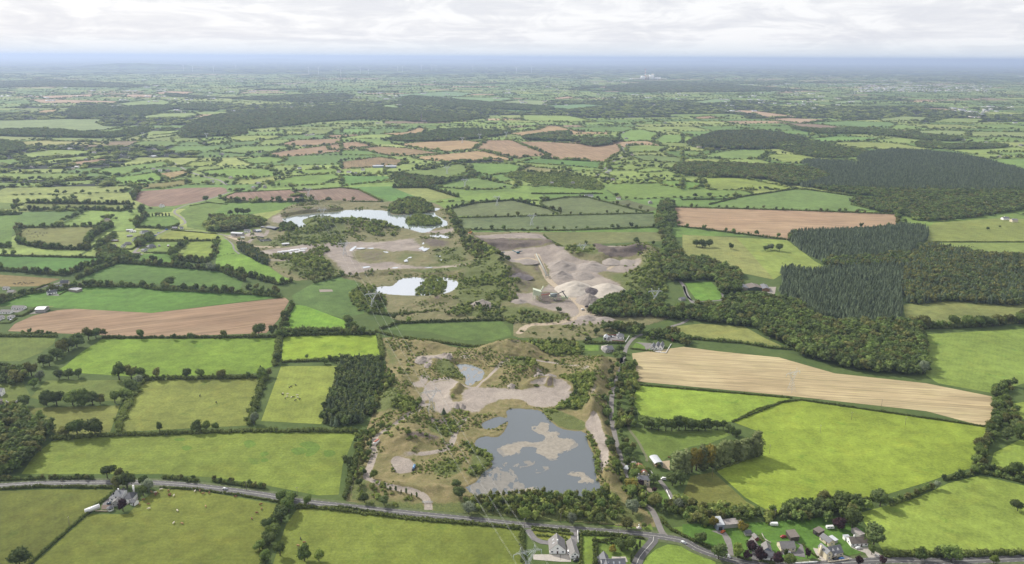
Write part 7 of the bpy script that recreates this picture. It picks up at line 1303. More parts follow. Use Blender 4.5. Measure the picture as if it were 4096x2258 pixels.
for s, lab in (('k 620,115', 'wooden utility pole with crossbar beside the main road'), ('i 652,590', 'utility pole in the huge bright field, nearest the poplars'), ('i 1030,440', 'utility pole in the left part of the huge bright field'), ('i 1265,340', 'utility pole in the upper part of the huge bright field'), ('i 1668,380', 'utility pole in the right part of the huge bright field'), ('i 1490,245', 'utility pole at the near edge of the stubble field'), ('i 690,1085', 'utility pole behind the caravan'), ('l 515,1150', 'utility pole in the farmhouse garden'), ('l 1868,665', 'utility pole beside the rough plot'), ('j 2165,595', 'roadside pole on the lawn of the white bungalow'), ('g 472,850', 'roadside pole on the verge left of the gate trees'), ('g 522,1140', 'pole on the hedge left of the slate-roofed house'), ('t 168,970', 'pole inside the pit boundary, farther of two'), ('t 145,1075', 'pole inside the pit boundary, nearer of two'), ('t 307,440', 'pole among the trees left of the site track'), ('g 1848,870', 'roadside pole right of the silver car'), ('f 645,1170', 'pole below the broadleaf wood'), ('d 428,450', 'pole in the big olive field'), ('g 2230,915', 'roadside pole at the bend of the main road'), ('k 128,190', 'roadside pole by the left gate of the gabled house'), ('k 1395,275', 'roadside pole near the bottom house')):
    pole(s, lab, zf=site_z if s[0] == 't' else None)
# ---------------------------------------------------------------- vehicles and machines
TYRE = paint('tyre', (.02, .02, .02), .8, raw=True); LAMP = paint('lamp_glass', (.7, .7, .65), .2, raw=True)
def carpaint(n, c): return paint('car_paint_' + n, c, .25, .1, .03, raw=True)
CARM = {}
def vehicle(name, label, s, rz, color, kind='car', zf=None, cat=None, group=None):
    p = g1(s); e = thing(name, label, cat or name.split('_')[-1], (p[0], p[1], .22 + (float(zf(p[0:1], p[1:2])[0]) if zf else 0)), rz, group); b = MB(); g = MB(); Ln, Wd, hb, ht = dict(car=(4.4, 1.8, .85, 1.5), van=(5.2, 2.0, 1.0, 2.3), jeep=(4.7, 1.9, 1.0, 1.8))[kind]
    mt = carpaint(*color); f = .62 if kind != 'van' else .86; off = -.1 if kind == 'car' else (-.3 if kind == 'van' else -.25)
    b.box((0, 0, .3 + hb / 2 - .05), (Ln, Wd, hb - .2), 0, 0, .96); b.box((off, 0, hb + .1 + (ht - hb - .2) / 2), (Ln * f, Wd * .92, ht - hb - .1), 0, 0, .84); b.obj('body', mt, e)
    hz = hb + .12 + (ht - hb - .2) / 2; g.box((off, 0, hz), (Ln * f * .97 + .06, Wd * .72, (ht - hb) * .45)); g.box((off, 0, hz), (Ln * f * .66, Wd * .92 + .04, (ht - hb) * .42)); g.obj('window', GLASS, e)
    for x in (-Ln * .31, Ln * .31):
        for y in (-Wd * .46, Wd * .46): w = MB(); w.bar((x, y - .1, .33), (x, y + .1, .33), .33, 0, None, 12); w.obj('wheel', TYRE, e)
    for y in (-.6, .6): l = MB(); l.box((Ln / 2 + .01, y, .62), (.06, .32, .18)); l.obj('headlight', LAMP, e)
    return e
SIL, WH, BL, BU, DK = ('silver', (.55, .57, .58)), ('white', (.75, .75, .75)), ('black', (.02, .02, .022)), ('blue', (.05, .16, .42)), ('dark_blue', (.04, .06, .09))
RD1 = math.atan2(*(lambda d: (d[1], d[0]))(g1('g 1750,870') - g1('g 1600,850'))); vehicle('car', 'silver car driving on the main road at the left', 'g 1687,860', RD1, SIL)
RD2 = math.atan2(*(lambda d: (d[1], d[0]))(g1('i 100,1298') - g1('h 2560,1245'))); vehicle('car', 'silver car driving on the main road right of the junction', 'k 2287,385', RD2, SIL); vehicle('car', 'white car at the edge of the road bend', 'j 385,570', RD2 - .3, WH)
for a in (('car', 'white car parked before the grey-roofed bungalow', 'j 1182,520', .1, WH, 'jeep'), ('car', 'silver-white car parked before the white bungalow', 'j 2148,462', .05, WH), ('car', 'black car parked before the cream house', 'j 1840,614', .05, BL), ('car', 'bright blue car parked before the cream house', 'j 1915,608', .1, BU), ('car', 'dark car parked by the long garage at the bottom', 'k 825,628', .2, BL), ('van', 'white-topped van between the gabled house and garage', 'k 728,515', 1.5, WH, 'van'), ('car', 'dark car parked beside the slate-roofed house', 'm 858,770', .1, DK), ('camper_van', 'white camper van by the farm drive', 'l 890,712', 2.9, WH, 'van'), ('car', 'white car behind the square bungalow, left of three', 'q 580,305', -.6, WH), ('car', 'dark car behind the square bungalow, middle of three', 'q 632,305', -.6, DK), ('car', 'white car behind the square bungalow, right of three', 'q 685,303', -.6, WH), ('car', 'dark car beside the white bungalows at the left edge', 'v 220,1140', .3, DK), ('car', 'white car beside the white bungalows at the left edge', 'v 258,1150', .6, WH), ('car', 'dark car under the carport of the white L-shaped house', 'v 1140,576', .1, BL), ('car', 'white car on the hamlet lawn', 'p 1612,232', .1, WH), ('lorry', 'blue lorry on the lane above the hamlet', 'p 2055,150', .5, BU, 'van'), ('lorry', 'blue and white lorry parked in the hamlet', 'p 1720,330', .6, BU, 'van'), ('van', 'blue van on the lane in the hamlet', 'p 1450,515', .9, BU, 'van'), ('car', 'white car below the stone barn', 'p 1330,860', .5, WH), ('tractor', 'red tractor at the brown shed', 'j 1130,310', .2, ('red', (.30, .03, .03)), 'jeep'), ('dumper', 'orange dumper in the workshop yard', 'j 310,240', .7, ('orange', (.55, .12, .03)), 'car'), ('car', 'blue car by the white lean-to', 'p 1815,235', .4, BU)):
    vehicle(*a)
for i, (s, lab) in enumerate((('n 1700,712', 'silver car parked in the quarry, leftmost of the group'), ('n 1765,715', 'white van parked in the quarry, back of the group'), ('n 1780,745', 'white van parked in the quarry, middle of the group'), ('n 1775,778', 'white van parked in the quarry, front of the group'), ('n 1680,778', 'dark car parked beside the quarry vans'), ('n 1585,850', 'white van parked alone in the quarry entrance'), ('n 1870,740', 'white pickup beside the quarry tanker'))):
    vehicle('van' if 'van' in lab else 'car', lab, s, .1 if i != 5 else .5, BL if 'dark' in lab else WH, 'van' if 'van' in lab or i == 5 else 'jeep', quarry_z)
def caravan(s, rz, lab):
    p = g1(s); e = thing('caravan', lab, 'caravan', (p[0], p[1], .2), rz); b = MB()
    prof = [(-3, .5), (3, .5), (3.1, 1.3), (2.6, 2.5), (-2.8, 2.55), (-3.1, 1.4)]
    for sy in (-1.1, 1.1): b.face([(x, sy, z) for x, z in (prof if sy < 0 else prof[::-1])])
    for i in range(6): (x0, z0), (x1, z1) = prof[i], prof[(i + 1) % 6]; b.face([(x0, 1.1, z0), (x1, 1.1, z1), (x1, -1.1, z1), (x0, -1.1, z0)])
    b.obj('body', carpaint(*WH), e)
    for x in (-1.6, .8): w = MB(); w.box((x, -1.12, 1.65), (1.1, .05, .6)); w.obj('window', GLASS, e)
    for y in (-1, 1): w = MB(); w.bar((0, y - .12, .35), (0, y + .12, .35), .35, 0, None, 12); w.obj('wheel', TYRE, e)
    h = MB(); h.bar((3, 0, .5), (4.2, 0, .45), .07); h.obj('tow_bar', STEEL, e)
caravan('j 1000,148', 3.1, 'white touring caravan on the left back lawn'); caravan('j 1760,190', .1, 'smaller white caravan beside the dark purple tree')
def boxy(name, label, s, rz, d, mat, cat, zf=None, roofm=None, wheels=0):
    p = g1(s); e = thing(name, label, cat, (p[0], p[1], .2 + (float(zf(p[0:1], p[1:2])[0]) if zf else 0)), rz); b = MB(); z0 = .9 if wheels else 0; b.box((0, 0, z0 + d[2] / 2), d); b.obj('body', mat, e); r = MB(); r.box((0, 0, z0 + d[2] + .05), (d[0] + .05, d[1] + .05, .1)); r.obj('roof', roofm or mat, e)
    f = MB(); f.box((d[0] / 2 + .03, 0, z0 + d[2] / 2), (.06, d[1] * .9, d[2] * .9)); f.obj('door', roofm or mat, e)
    for i in range(wheels):
        for y in (-d[1] * .45, d[1] * .45): w = MB(); w.bar((-d[0] * .35 + i * 1.3, y - .14, .5), (-d[0] * .35 + i * 1.3, y + .14, .5), .5, 0, None, 12); w.obj('wheel', TYRE, e)
    return e
boxy('trailer', 'long white lorry trailer behind the slate-roofed house', 'm 322,1000', .82, (11, 2.5, 2.8), carpaint(*WH), 'trailer', wheels=3)
boxy('container', 'white container with a rusty red roof beside the site track', 't 455,470', 1.15, (7, 2.6, 2.6), WHITE, 'container', site_z, REDR)
def tanker():
    p = g1('t 915,745'); e = thing('tanker', 'blue tanker standing on the pale gravel patch', 'tanker', (p[0], p[1], float(site_z(p[0:1], p[1:2])[0]) + .1), 1.5); b = MB(); b.bar((-3, 0, 1.7), (3, 0, 1.7), 1.15, 0, None, 14); b.obj('tank', carpaint('pale_blue', (.12, .24, .40)), e); c = MB(); c.box((-3.9, 0, 1.3), (1.7, 2.3, 2.0), 0, 0, .9); c.obj('cab', carpaint(*DK), e)
    for x in (-3.6, -.5, 1.6, 2.6):
        for y in (-1, 1): w = MB(); w.bar((x, y - .15, .5), (x, y + .15, .5), .5, 0, None, 12); w.obj('wheel', TYRE, e)
tanker()
def gate():
    a, b = g1('t 1015,1165'), g1('t 1145,1165'); z = .6; e = thing('gate', 'wide galvanised steel gate across the site entrance drive', 'gate', (a[0], a[1], z), math.atan2(b[1] - a[1], b[0] - a[0])); Ln = float(np.linalg.norm(b - a))
    for x in (0, Ln / 2, Ln): p = MB(); p.box((x, 0, 1.1), (.2, .2, 2.6)); p.obj('post', STEEL, e)
    for k in range(6): r = MB(); r.bar((0, 0, .4 + k * .35), (Ln, 0, .4 + k * .35), .06); r.obj('rail', STEEL, e)
    for k in range(1, 24): r = MB(); r.bar((Ln * k / 24, 0, .3), (Ln * k / 24, 0, 2.2), .04); r.obj('bar', STEEL, e)
gate()
def cross():
    p = g1('k 1680,185'); e = thing('stone_cross', 'white stone cross memorial on the green at the junction', 'memorial', (p[0], p[1], .1)); b = MB(); b.box((0, 0, .3), (4, 3, .4)); b.obj('plinth', PAVE, e); c = MB(); c.box((0, 0, 1.1), (1.2, 1.2, 1.2), 0, 0, .8); c.obj('pedestal', WHITE, e); d = MB(); d.box((0, 0, 2.7), (.35, .3, 2.1)); d.box((0, -.003, 3.1), (1.3, .3, .35)); d.obj('cross', WHITE, e)
cross()
YEL = carpaint('yellow', (.60, .30, .03)); CRM = GREENW; TEAL = carpaint('teal', (.03, .18, .24)); DKM = paint('dark_machine_steel', (.07, .07, .07), .6, raw=True, var=.2)
def zq(p): return float(quarry_z(np.array([p[0]]), np.array([p[1]]))[0])
def hopper():
    a, b = g1('n 440,600'), g1('n 590,620'); p = (a + b) / 2; e = thing('hopper_building', 'pale green storage hopper raised on steel legs in the quarry', 'hopper', (p[0], p[1], zq(p))); b = MB(); x, y = 6, 4.5
    V = [(-x, -y, 8), (x, -y, 8), (x, y, 8), (-x, y, 8), (-x, -y, 17), (x, -y, 13.2), (x, y, 13.2), (-x, y, 17)]
    for f in ((0, 1, 5, 4), (1, 2, 6, 5), (2, 3, 7, 6), (3, 0, 4, 7), (3, 2, 1, 0)): b.face([V[i] for i in f])
    b.obj('bin', CRM, e); r = MB(); r.face([(-x - .3, -y - .3, 17.25), (x + .3, -y - .3, 13.3), (x + .3, y + .3, 13.3), (-x - .3, y + .3, 17.25)]); r.obj('roof', paint('pale_green_roof', (.56, .60, .46), .6, raw=True), e)
    for sx in (-x, -2, 2, x):
        for sy in (-y, y): l = MB(); l.box((sx, sy, 4), (.5, .5, 8)); l.obj('leg', CRM, e)
    c = MB()
    for z0 in (1, 4.5):
        for sy in (-y, y): c.bar((-x, sy, z0), (-2, sy, z0 + 3), .16); c.bar((2, sy, z0 + 3), (x, sy, z0), .16)
    c.obj('bracing', CRM, e); d = MB(); d.bar((x - .5, 0, 12), (x + 3.5, 3, 20.5), .9); d.obj('feed_conveyor', CRM, e)
hopper()
def conveyor(a, b, z0, z1, lab, mat=DKM, w=1.2, legs=4):
    A, B_ = g1(a), g1(b); e = thing('conveyor', lab, 'conveyor', (A[0], A[1], zq(A))); d = B_ - A; m = MB(); m.bar((0, 0, z0), (d[0], d[1], z1), w * .6); m.obj('belt_frame', mat, e)
    for k in range(legs):
        t = (k + .5) / legs; z = z0 + (z1 - z0) * t; l = MB(); l.bar((d[0] * t - .8, d[1] * t, -.5), (d[0] * t, d[1] * t, z), .16); l.bar((d[0] * t + .8, d[1] * t, -.5), (d[0] * t, d[1] * t, z), .16); l.obj('leg', mat, e)
conveyor('e 1455,520', 'e 1530,690', 3, 6, 'long conveyor running down beside the haul road', paint('conveyor_grey', (.30, .32, .28), .7, raw=True), 1.8, 9); conveyor('n 600,545', 'n 830,500', 4, 3, 'low conveyor right of the pale green hopper', REDR); conveyor('n 800,560', 'n 960,625', 5, 2, 'short sloping conveyor before the crushing plant', CRM); conveyor('n 700,120', 'n 800,95', 6, 5, 'short cross conveyor over the haul road', paint('conveyor_grey', (0, 0, 0)))
def crusher():
    p = g1('n 1030,620'); e = thing('crushing_plant', 'grey crushing plant with tanks and sloping conveyors in the quarry', 'quarry plant', (p[0], p[1], zq(p))); s = paint('plant_grey', (.20, .23, .22), .6, raw=True, var=.2)
    m = MB(); m.box((-8, 3, 7), (10, 6, 5)); m.obj('screen_house', s, e)
    for x, y in ((-12, 0), (-4, 0), (-12, 6), (-4, 6), (4, 0), (4, 6)): l = MB(); l.box((x, y, 3), (.4, .4, 6.4)); l.obj('leg', CRM, e)
    for x in (6, 9, 12): t = MB(); t.bar((x, 0, 1.5), (x, 0, 6), 1.3, 0, None, 10); t.obj('tank', CRM, e)
    c = MB(); c.bar((-6, -2, 9), (8, 2, 14), .7); c.obj('conveyor', DKM, e); c = MB(); c.bar((4, 3, 14), (11, -2, 5), .8); c.obj('chute', DKM, e); w = MB(); w.box((1, -1, 4.5), (9, .8, .2)); w.box((1, -1, 5.5), (9, .08, .1)); w.obj('walkway', CRM, e)
crusher()
def screener(s, rz, lab):
    p = g1(s); e = thing('screening_machine', lab, 'quarry machine', (p[0], p[1], zq(p)), rz); b = MB(); b.box((0, 0, 2.6), (7, 2.6, 1.6)); b.obj('screen_box', TEAL, e)
    for y in (-1.2, 1.2): t = MB(); t.box((0, y, .6), (5, .6, 1.1)); t.obj('track', TYRE, e)
    c = MB(); c.bar((-2, 0, 2.2), (-11, 0, 6.5), .6); c.obj('discharge_conveyor', TEAL, e); c = MB(); c.bar((3, 0, 3), (8, 0, 4.6), .6); c.obj('feed_conveyor', TEAL, e); h = MB(); h.box((3.5, 0, 4), (3, 3, 1.4), 0, 0, 1.2); h.obj('hopper', DKM, e)
screener('e 1190,518', -.25, 'teal screening machine on the pit floor, left one'); screener('e 1320,505', .2, 'teal screening machine on the pit floor, right one')
def loader(s, rz, lab, dump=False):
    p = g1(s); e = thing('dump_truck' if dump else 'wheel_loader', lab, 'dump truck' if dump else 'wheel loader', (p[0], p[1], zq(p)), rz); b = MB(); b.box((-1, 0, 1.7), (4, 2.2, 1.4)); b.obj('body', YEL if not dump else carpaint('orange2', (.60, .20, .03)), e); c = MB(); c.box((.9, 0, 2.8), (1.6, 1.8, 1.6), 0, 0, .85); c.obj('cab', YEL, e)
    for x in (-1.6, 2.2):
        for y in (-1.2, 1.2): w = MB(); w.bar((x, y - .3, .85), (x, y + .3, .85), .85, 0, None, 14); w.obj('wheel', TYRE, e)
    k = MB()
    if dump: k.box((-1.8, 0, 3.0), (4.6, 2.8, 1.4), 0, 0, 1.12)
    else: k.bar((1.5, -.7, 1.8), (4, -.7, .9), .2); k.bar((1.5, .7, 1.8), (4, .7, .9), .2); k.box((4.4, 0, .8), (1.2, 3, 1.1), 0, 0, .8)
    k.obj('tipper_body' if dump else 'bucket', YEL if not dump else carpaint('orange2', (0, 0, 0)), e)
loader('n 1660,600', 3.2, 'yellow wheel loader at the foot of the gravel heap'); loader('n 1820,812', .1, 'orange dump truck parked at the front of the vans', True); loader('e 965,375', .1, 'yellow dump truck on the upper quarry bench', True)
def excavator(s, rz, lab):
    p = g1(s); e = thing('excavator', lab, 'excavator', (p[0], p[1], zq(p)), rz)
    for y in (-1.2, 1.2): t = MB(); t.box((0, y, .5), (4, .6, 1)); t.obj('track', TYRE, e)
    b = MB(); b.box((-.5, 0, 1.9), (3.6, 2.6, 1.5)); b.obj('body', YEL, e); c = MB(); c.box((.8, .7, 3.2), (1.5, 1.2, 1.5)); c.obj('cab', GLASS, e); a = MB(); a.bar((1, 0, 2.2), (4.2, 0, 6), .3); a.bar((4.2, 0, 6), (6.4, 0, 2.6), .25); a.box((6.4, 0, 2.2), (1, 1.2, 1)); a.obj('digging_arm', YEL, e)
excavator('e 970,362', 2.2, 'yellow excavator behind the dump truck on the quarry bench'); excavator('e 1730,440', .2, 'orange excavator by the far quarry face')
def tank(s, lab, r, L_, mat, zf=quarry_z):
    p = g1(s); e = thing('storage_tank', lab, 'tank', (p[0], p[1], zq(p)), .1); t = MB(); t.bar((-L_ / 2, 0, r + .5), (L_ / 2, 0, r + .5), r, 0, None, 14); t.obj('shell', mat, e); k = MB(); k.box((-L_ / 3, 0, .4), (.4, 2 * r, .8)); k.box((L_ / 3, 0, .4), (.4, 2 * r, .8)); k.obj('saddle', DKM, e)
tank('n 1870,690', 'rusty cylindrical tank beside the quarry vans', 1.3, 7, RUST)
# gravel heaps
HEAPG = paint('grey_gravel', (.245, .212, .184), .95, raw=True, var=.16, scale=.25); HEAPP = paint('pale_gravel', (.37, .33, .28), .95, raw=True, var=.12, scale=.25); HEAPD = paint('dark_gravel', (.12, .102, .10), .95, raw=True, var=.16, scale=.25)
def heap(s0, s1, depth, h, mat, lab, peaks=1, zf=quarry_z):
    a, b = g1(s0), g1(s1); c = (a + b) / 2; Ln = np.linalg.norm(b - a) / 2; n = 46; X, Y = np.meshgrid(np.linspace(-1.15, 1.15, n), np.linspace(-1.15, 1.15, n)); sd = int(abs(c[0]) * 7)
    w = X + .22 * (fbm(X * 2.2 + 5, Y * 2.2, sd) - .5), Y + .22 * (fbm(X * 2.2, Y * 2.2 + 7, sd + 3) - .5)
    Z = np.zeros_like(X)
    for k in range(peaks):
        t = -.5 + k / max(1, peaks - 1) if peaks > 1 else 0; q = np.sqrt(((w[0] - t) / (1 if peaks == 1 else .62)) ** 2 + w[1] ** 2); Z = np.maximum(Z, np.clip(1 - q, 0, 1) ** .85 * (1 - .2 * (k % 2)))
    Z = Z * h * (.80 + .5 * (fbm(X * 5, Y * 5, sd + 9) - .2) + .12 * np.abs(np.sin(np.arctan2(Y, X) * 9 + 6 * fbm(X * 2, Y * 2, sd)))); rz = math.atan2(b[1] - a[1], b[0] - a[0]); x = X * Ln; y = Y * depth / 2; keep = Z > .02
    z0 = float(zf(c[0:1], c[1:2])[0]) - .5; V = np.stack([x, y, Z - .4], -1).reshape(-1, 3); idx = np.arange(n * n).reshape(n, n); q = keep[:-1, :-1] | keep[1:, 1:] | keep[1:, :-1] | keep[:-1, 1:]
    F = np.stack([idx[:-1, :-1][q], idx[:-1, 1:][q], idx[1:, 1:][q], idx[1:, :-1][q]], 1); o = link(bpy.data.objects.new('gravel_heap', mesh_np('gravel_heap', V, F, [mat], smooth_=True))); o.location = (c[0], c[1], z0); o.rotation_euler = (0, 0, rz); tag(o, lab, 'gravel heap')
heap('e 1540,600', 'e 1960,612', 70, 13, HEAPG, 'long grey gravel heap in the middle of the quarry', 2); heap('e 1560,675', 'e 1880,670', 50, 11, HEAPG, 'brownish gravel heap below the long grey heap', 2); heap('e 1620,770', 'e 2110,790', 85, 15, HEAPP, 'big pale gravel heap in the quarry', 2); heap('e 1740,860', 'e 1950,858', 44, 13, HEAPG, 'conical grey gravel heap behind the wheel loader')
heap('e 1760,800', 'e 1960,800', 30, 11, HEAPD, 'dark gravel face beside the pale heap'); heap('e 950,885', 'e 1150,888', 34, 9, HEAPG, 'rounded grey gravel heap left of the hopper'); heap('e 1250,860', 'e 1400,875', 26, 6, HEAPG, 'low gravel heap at the foot of the hopper'); heap('e 1225,690', 'e 1430,705', 40, 8, HEAPD, 'dark gravel heap below the pit floor'); heap('e 1150,575', 'e 1450,580', 36, 6, HEAPG, 'low grey gravel bank on the pit floor', 2); heap('e 1760,990', 'e 2040,1000', 26, 6, HEAPG, 'spread gravel heap at the quarry entrance', 2); heap('e 1950,570', 'e 2200,575', 50, 6, HEAPG, 'low gravel heap below the brown quarry face', 2); heap('r 890,540', 'r 1330,540', 20, 5.5, HEAPG, 'grey gravel bank left of the small pond', 3, site_z); heap('r 1340,500', 'r 1530,500', 20, 6.5, HEAPG, 'steep grey gravel mound behind the small pond', 1, site_z); heap('r 1010,640', 'r 1190,640', 14, 4, HEAPG, 'small gravel mound before the gravel bank', 1, site_z); heap('s 730,830', 's 1120,850', 18, 5, HEAPG, 'grey gravel mound behind the pale gravel floor', 2, site_z); heap('s 290,960', 's 460,960', 14, 4, HEAPG, 'small gravel mound left of the pale gravel floor', 1, site_z); heap('r 1520,1320', 'r 1720,1320', 13, 4, HEAPG, 'gravel mound by the site pylon', 2, site_z)
heap('d 1720,372', 'd 1800,372', 24, 3, paint('muck', (0, 0, 0)), 'brown muck heap beside the grey steel shed')
# covered stacks and wrapped bales in the yard
SHEETW = paint('white_sheeting', (.78, .78, .78), .5, raw=True, var=.06)
for i, (s, w) in enumerate((('o 1285,720', 8), ('o 1390,712', 11), ('o 1460,708', 11), ('o 1530,695', 10), ('o 1585,680', 12), ('o 1660,672', 10), ('o 1500,748', 11), ('o 1570,740', 12), ('o 1640,728', 9), ('o 1410,765', 9), ('o 1760,700', 12), ('o 1800,650', 12))):
    p = g1(s); o = MB(); n = 8
    for k in range(n):
        a0, a1 = math.pi * k / n, math.pi * (k + 1) / n; f = lambda a, x: (x, -2.4 * math.cos(a), 2.6 * math.sin(a) ** .8); o.face([f(a0, -w / 2), f(a0, w / 2), f(a1, w / 2), f(a1, -w / 2)])
    for x in (-w / 2, w / 2): o.face([(x, -2.4 * math.cos(math.pi * k / n), 2.6 * abs(math.sin(math.pi * k / n)) ** .8) for k in (range(n + 1) if x > 0 else range(n, -1, -1))])
    q = o.obj('covered_stack', SHEETW); q.location = (p[0], p[1], zq(p) - .1); q.rotation_euler = (0, 0, .25); tag(q, 'stack under white sheeting in the yard, %s from the left' % ordinal(i), 'covered stack', 'white covered stacks')
bale = MB(); bale.bar((-.6, 0, 0), (.6, 0, 0), .75, 0, None, 12); BALE = bale.mesh('bale', paint('black_wrap', (.05, .055, .06), .25, raw=True))
a, b, c = g1('o 810,440'), g1('o 1075,440'), g1('o 880,490'); n = 0
for i in range(18):
    for j in range(4):
        p = a + (b - a) * i / 17 + (c - a) * .9 * j / 3 * (1 - .5 * i / 17); o = link(bpy.data.objects.new('silage_bale', BALE)); o.location = (p[0], p[1], max(.9, zq(p) + .7)); o.rotation_euler = (0, 0, .4); tag(o, 'black wrapped silage bale in the lower bale stack of the yard', 'bale', 'silage bales in the lower stack')
for i in range(16):
    for j in range(2):
        p = g1('o %g,%g' % (770 + i * 11, 375 + j * 16 + i * .8)); o = link(bpy.data.objects.new('silage_bale', BALE)); o.location = (p[0], p[1], max(.9, zq(p) + .7)); o.rotation_euler = (0, 0, .4); tag(o, 'grey-black wrapped bale in the upper bale stack of the yard', 'bale', 'silage bales in the upper stack')
# walls and fences
def lowwall(s, h, mat, lab, t=.35, name='garden_wall'):
    P = resample(G(s), 4); e = thing(name, lab, 'wall', (P[0][0], P[0][1], .15)); P = P - P[0]; m = MB()
    for p, q in zip(P[:-1], P[1:]): d = q - p; L_ = float(np.linalg.norm(d)); m.box(((p[0] + q[0]) / 2, (p[1] + q[1]) / 2, h / 2), (L_ - .02, t, h), math.atan2(d[1], d[0]))
    m.obj('masonry', mat, e)
    for p in P[::2]: c = MB(); c.box((p[0], p[1], h / 2 + .15), (t * 1.6, t * 1.6, h + .3)); c.obj('pier', mat, e)
lowwall('q 990,435 1035,370 1085,295', 1.2, WHITE, 'white wall with piers beside the side road'); lowwall('j 1740,648 1860,635 2010,615', 1.0, CREAM, 'low cream front wall of the cream house'); lowwall('j 1280,668 1440,660 1590,648', 1.1, WHITE, 'white picket-like fence by the road', name='fence'); lowwall('w 60,665 120,700 178,650', 2.2, GREYW, 'grey yard wall at the left edge'); lowwall('q 540,268 700,266 775,268', 1.6, REDW, 'dark red fence behind the square bungalow', name='fence'); lowwall('q 670,405 800,412 985,425', 1.5, REDW, 'dark red fence in front of the square bungalow', name='fence'); lowwall('q 1985,700 2050,590 2115,480', 1.0, WHITE, 'white boundary wall right of the gabled bungalow'); lowwall('q 1705,665 1850,685 1985,700', .9, WHITE, 'white rail fence below the gabled bungalow', name='fence'); lowwall('j 2375,548 2445,575', .9, WHITE, 'white entrance wall at the drive of the white bungalow'); lowwall('m 420,1000 620,1010 800,1015', 1.2, paint('tan_fence', (.42, .35, .24), .9, raw=True), 'tan garden fence behind the slate-roofed house', name='fence'); lowwall('j 840,270 900,380 955,390', .9, PAVE, 'low ruined wall round a rubble patio'); lowwall('k 850,240 855,390', 1.6, WHITE, 'white wall beside the garage drive'); lowwall('l 580,500 660,600', 1.1, WHITE, 'white rail fence beside the red-roofed barn', name='fence'); lowwall('l 945,940 1030,1120', 1.0, WHITE, 'white rail fence along the farm drive', name='fence')
# ---------------------------------------------------------------- cattle and horses
def beast(legs=.62, neck=(.95, 1.25), head=(1.45, 1.1)):
    bm = bmesh.new(); S = bm.verts.layers.skin.new()
    def v(x, y, z, r, prev=None):
        q = bm.verts.new((x, y, z)); q[S].radius = (r, r)
        if prev is not None: bm.edges.new((prev, q))
        return q
    root = v(-.75, 0, 1.05, .36); bel = v(-.1, 0, 1.0, .42, root); sh = v(.6, 0, 1.08, .37, bel); nk = v(neck[0], 0, neck[1], .22, sh); hd = v(head[0] - .15, 0, head[1] + .1, .17, nk); v(head[0] + .12, 0, head[1] - .12, .10, hd); tl = v(-1.1, 0, 1.2, .07, root); v(-1.16, 0, .55, .05, tl)
    for y in (-.24, .24):
        k = v(.62, y, .55, .11, sh); v(.6, y, .04, .09, k); h = v(-.72, y, .68, .15, root); k2 = v(-.86, y, .42, .09, h); v(-.8, y, .04, .08, k2)
    for y in (-.16, .16): v(head[0] - .22, y * 1.5, head[1] + .2, .05, hd)
    me = bpy.data.meshes.new('animal'); bm.to_mesh(me); bm.free(); o = bpy.data.objects.new('animal_source', me); COL.objects.link(o); m = o.modifiers.new('s', 'SKIN'); me.skin_vertices[0].data[0].use_root = True; o.modifiers.new('d', 'SUBSURF').levels = 1
    dg = bpy.context.evaluated_depsgraph_get(); r = bpy.data.meshes.new_from_object(o.evaluated_get(dg)); bpy.data.objects.remove(o); return r
COW = beast(head=(1.4, .75), neck=(1.0, 1.05)); HORSE = beast(neck=(1.05, 1.5), head=(1.5, 1.75))
HIDES = dict(white=(.62, .56, .45), brown=(.20, .075, .035), red=(.16, .05, .03), black=(.014, .013, .013), tan=(.36, .20, .09)); AM = {}
def animal(kind, colr, p, label, group=None, k=1.15):
    key = (kind, colr)
    if key not in AM: me = (COW if kind == 'cow' else HORSE).copy(); me.materials.clear(); me.materials.append(paint('hide_' + colr, HIDES[colr], .8, raw=True, var=.1)); AM[key] = me
    o = link(bpy.data.objects.new(kind, AM[key])); o.location = (p[0], p[1], .12); o.rotation_euler = (0, 0, random.uniform(0, 6.28)); o.scale = (k, k, k); tag(o, label, kind, group)
near_cows = [('white', 1207, 865), ('white', 1165, 887), ('brown', 1262, 875), ('red', 1165, 905), ('brown', 1172, 895), ('brown', 1270, 902), ('red', 1272, 910), ('white', 1303, 912), ('tan', 1136, 884), ('white', 1462, 877), ('brown', 1498, 877), ('brown', 1522, 896), ('brown', 1568, 892), ('red', 1766, 919), ('brown', 1075, 941), ('tan', 1046, 974), ('brown', 1113, 976), ('white', 1117, 1009), ('tan', 1542, 993), ('brown', 1954, 976), ('brown', 1960, 1010), ('red', 1926, 1040), ('red', 1888, 1085), ('white', 1330, 1024), ('white', 1303, 1116), ('tan', 1366, 1121)]
for i, (c, x, y) in enumerate(sorted(near_cows, key=lambda t: t[1])): animal('cow', c, g1('g %d,%d' % (x, y)), '%s cow, %s from the left in the herd below the main road' % ({'red': 'dark red'}.get(c, c), ordinal(i)), 'cattle below the main road')
for i, (c, x, y) in enumerate((('black', 2252, 1234), ('brown', 2282, 1263), ('tan', 2235, 1287), ('black', 2237, 1314), ('tan', 2276, 1292), ('brown', 2296, 1296))): animal('cow', c, g1('g %d,%d' % (x, y)), '%s cow, %s of the small group above the round trees' % (c, ORD[i]), 'small cattle group')
for i, (c, x, y) in enumerate((('black', 2216, 82), ('black', 2181, 93), ('black', 2168, 100), ('white', 2121, 146), ('black', 2117, 152), ('white', 2156, 149), ('white', 2151, 168), ('black', 2137, 181), ('white', 2227, 157), ('white', 2183, 174), ('black', 2199, 172), ('white', 2231, 175), ('black', 2214, 196), ('black', 2246, 188))): animal('cow', c, g1('g %d,%d' % (x, y)), '%s cow, %s of the mixed herd in the narrow pasture' % (c, ordinal(i)), 'mixed herd in the narrow pasture')
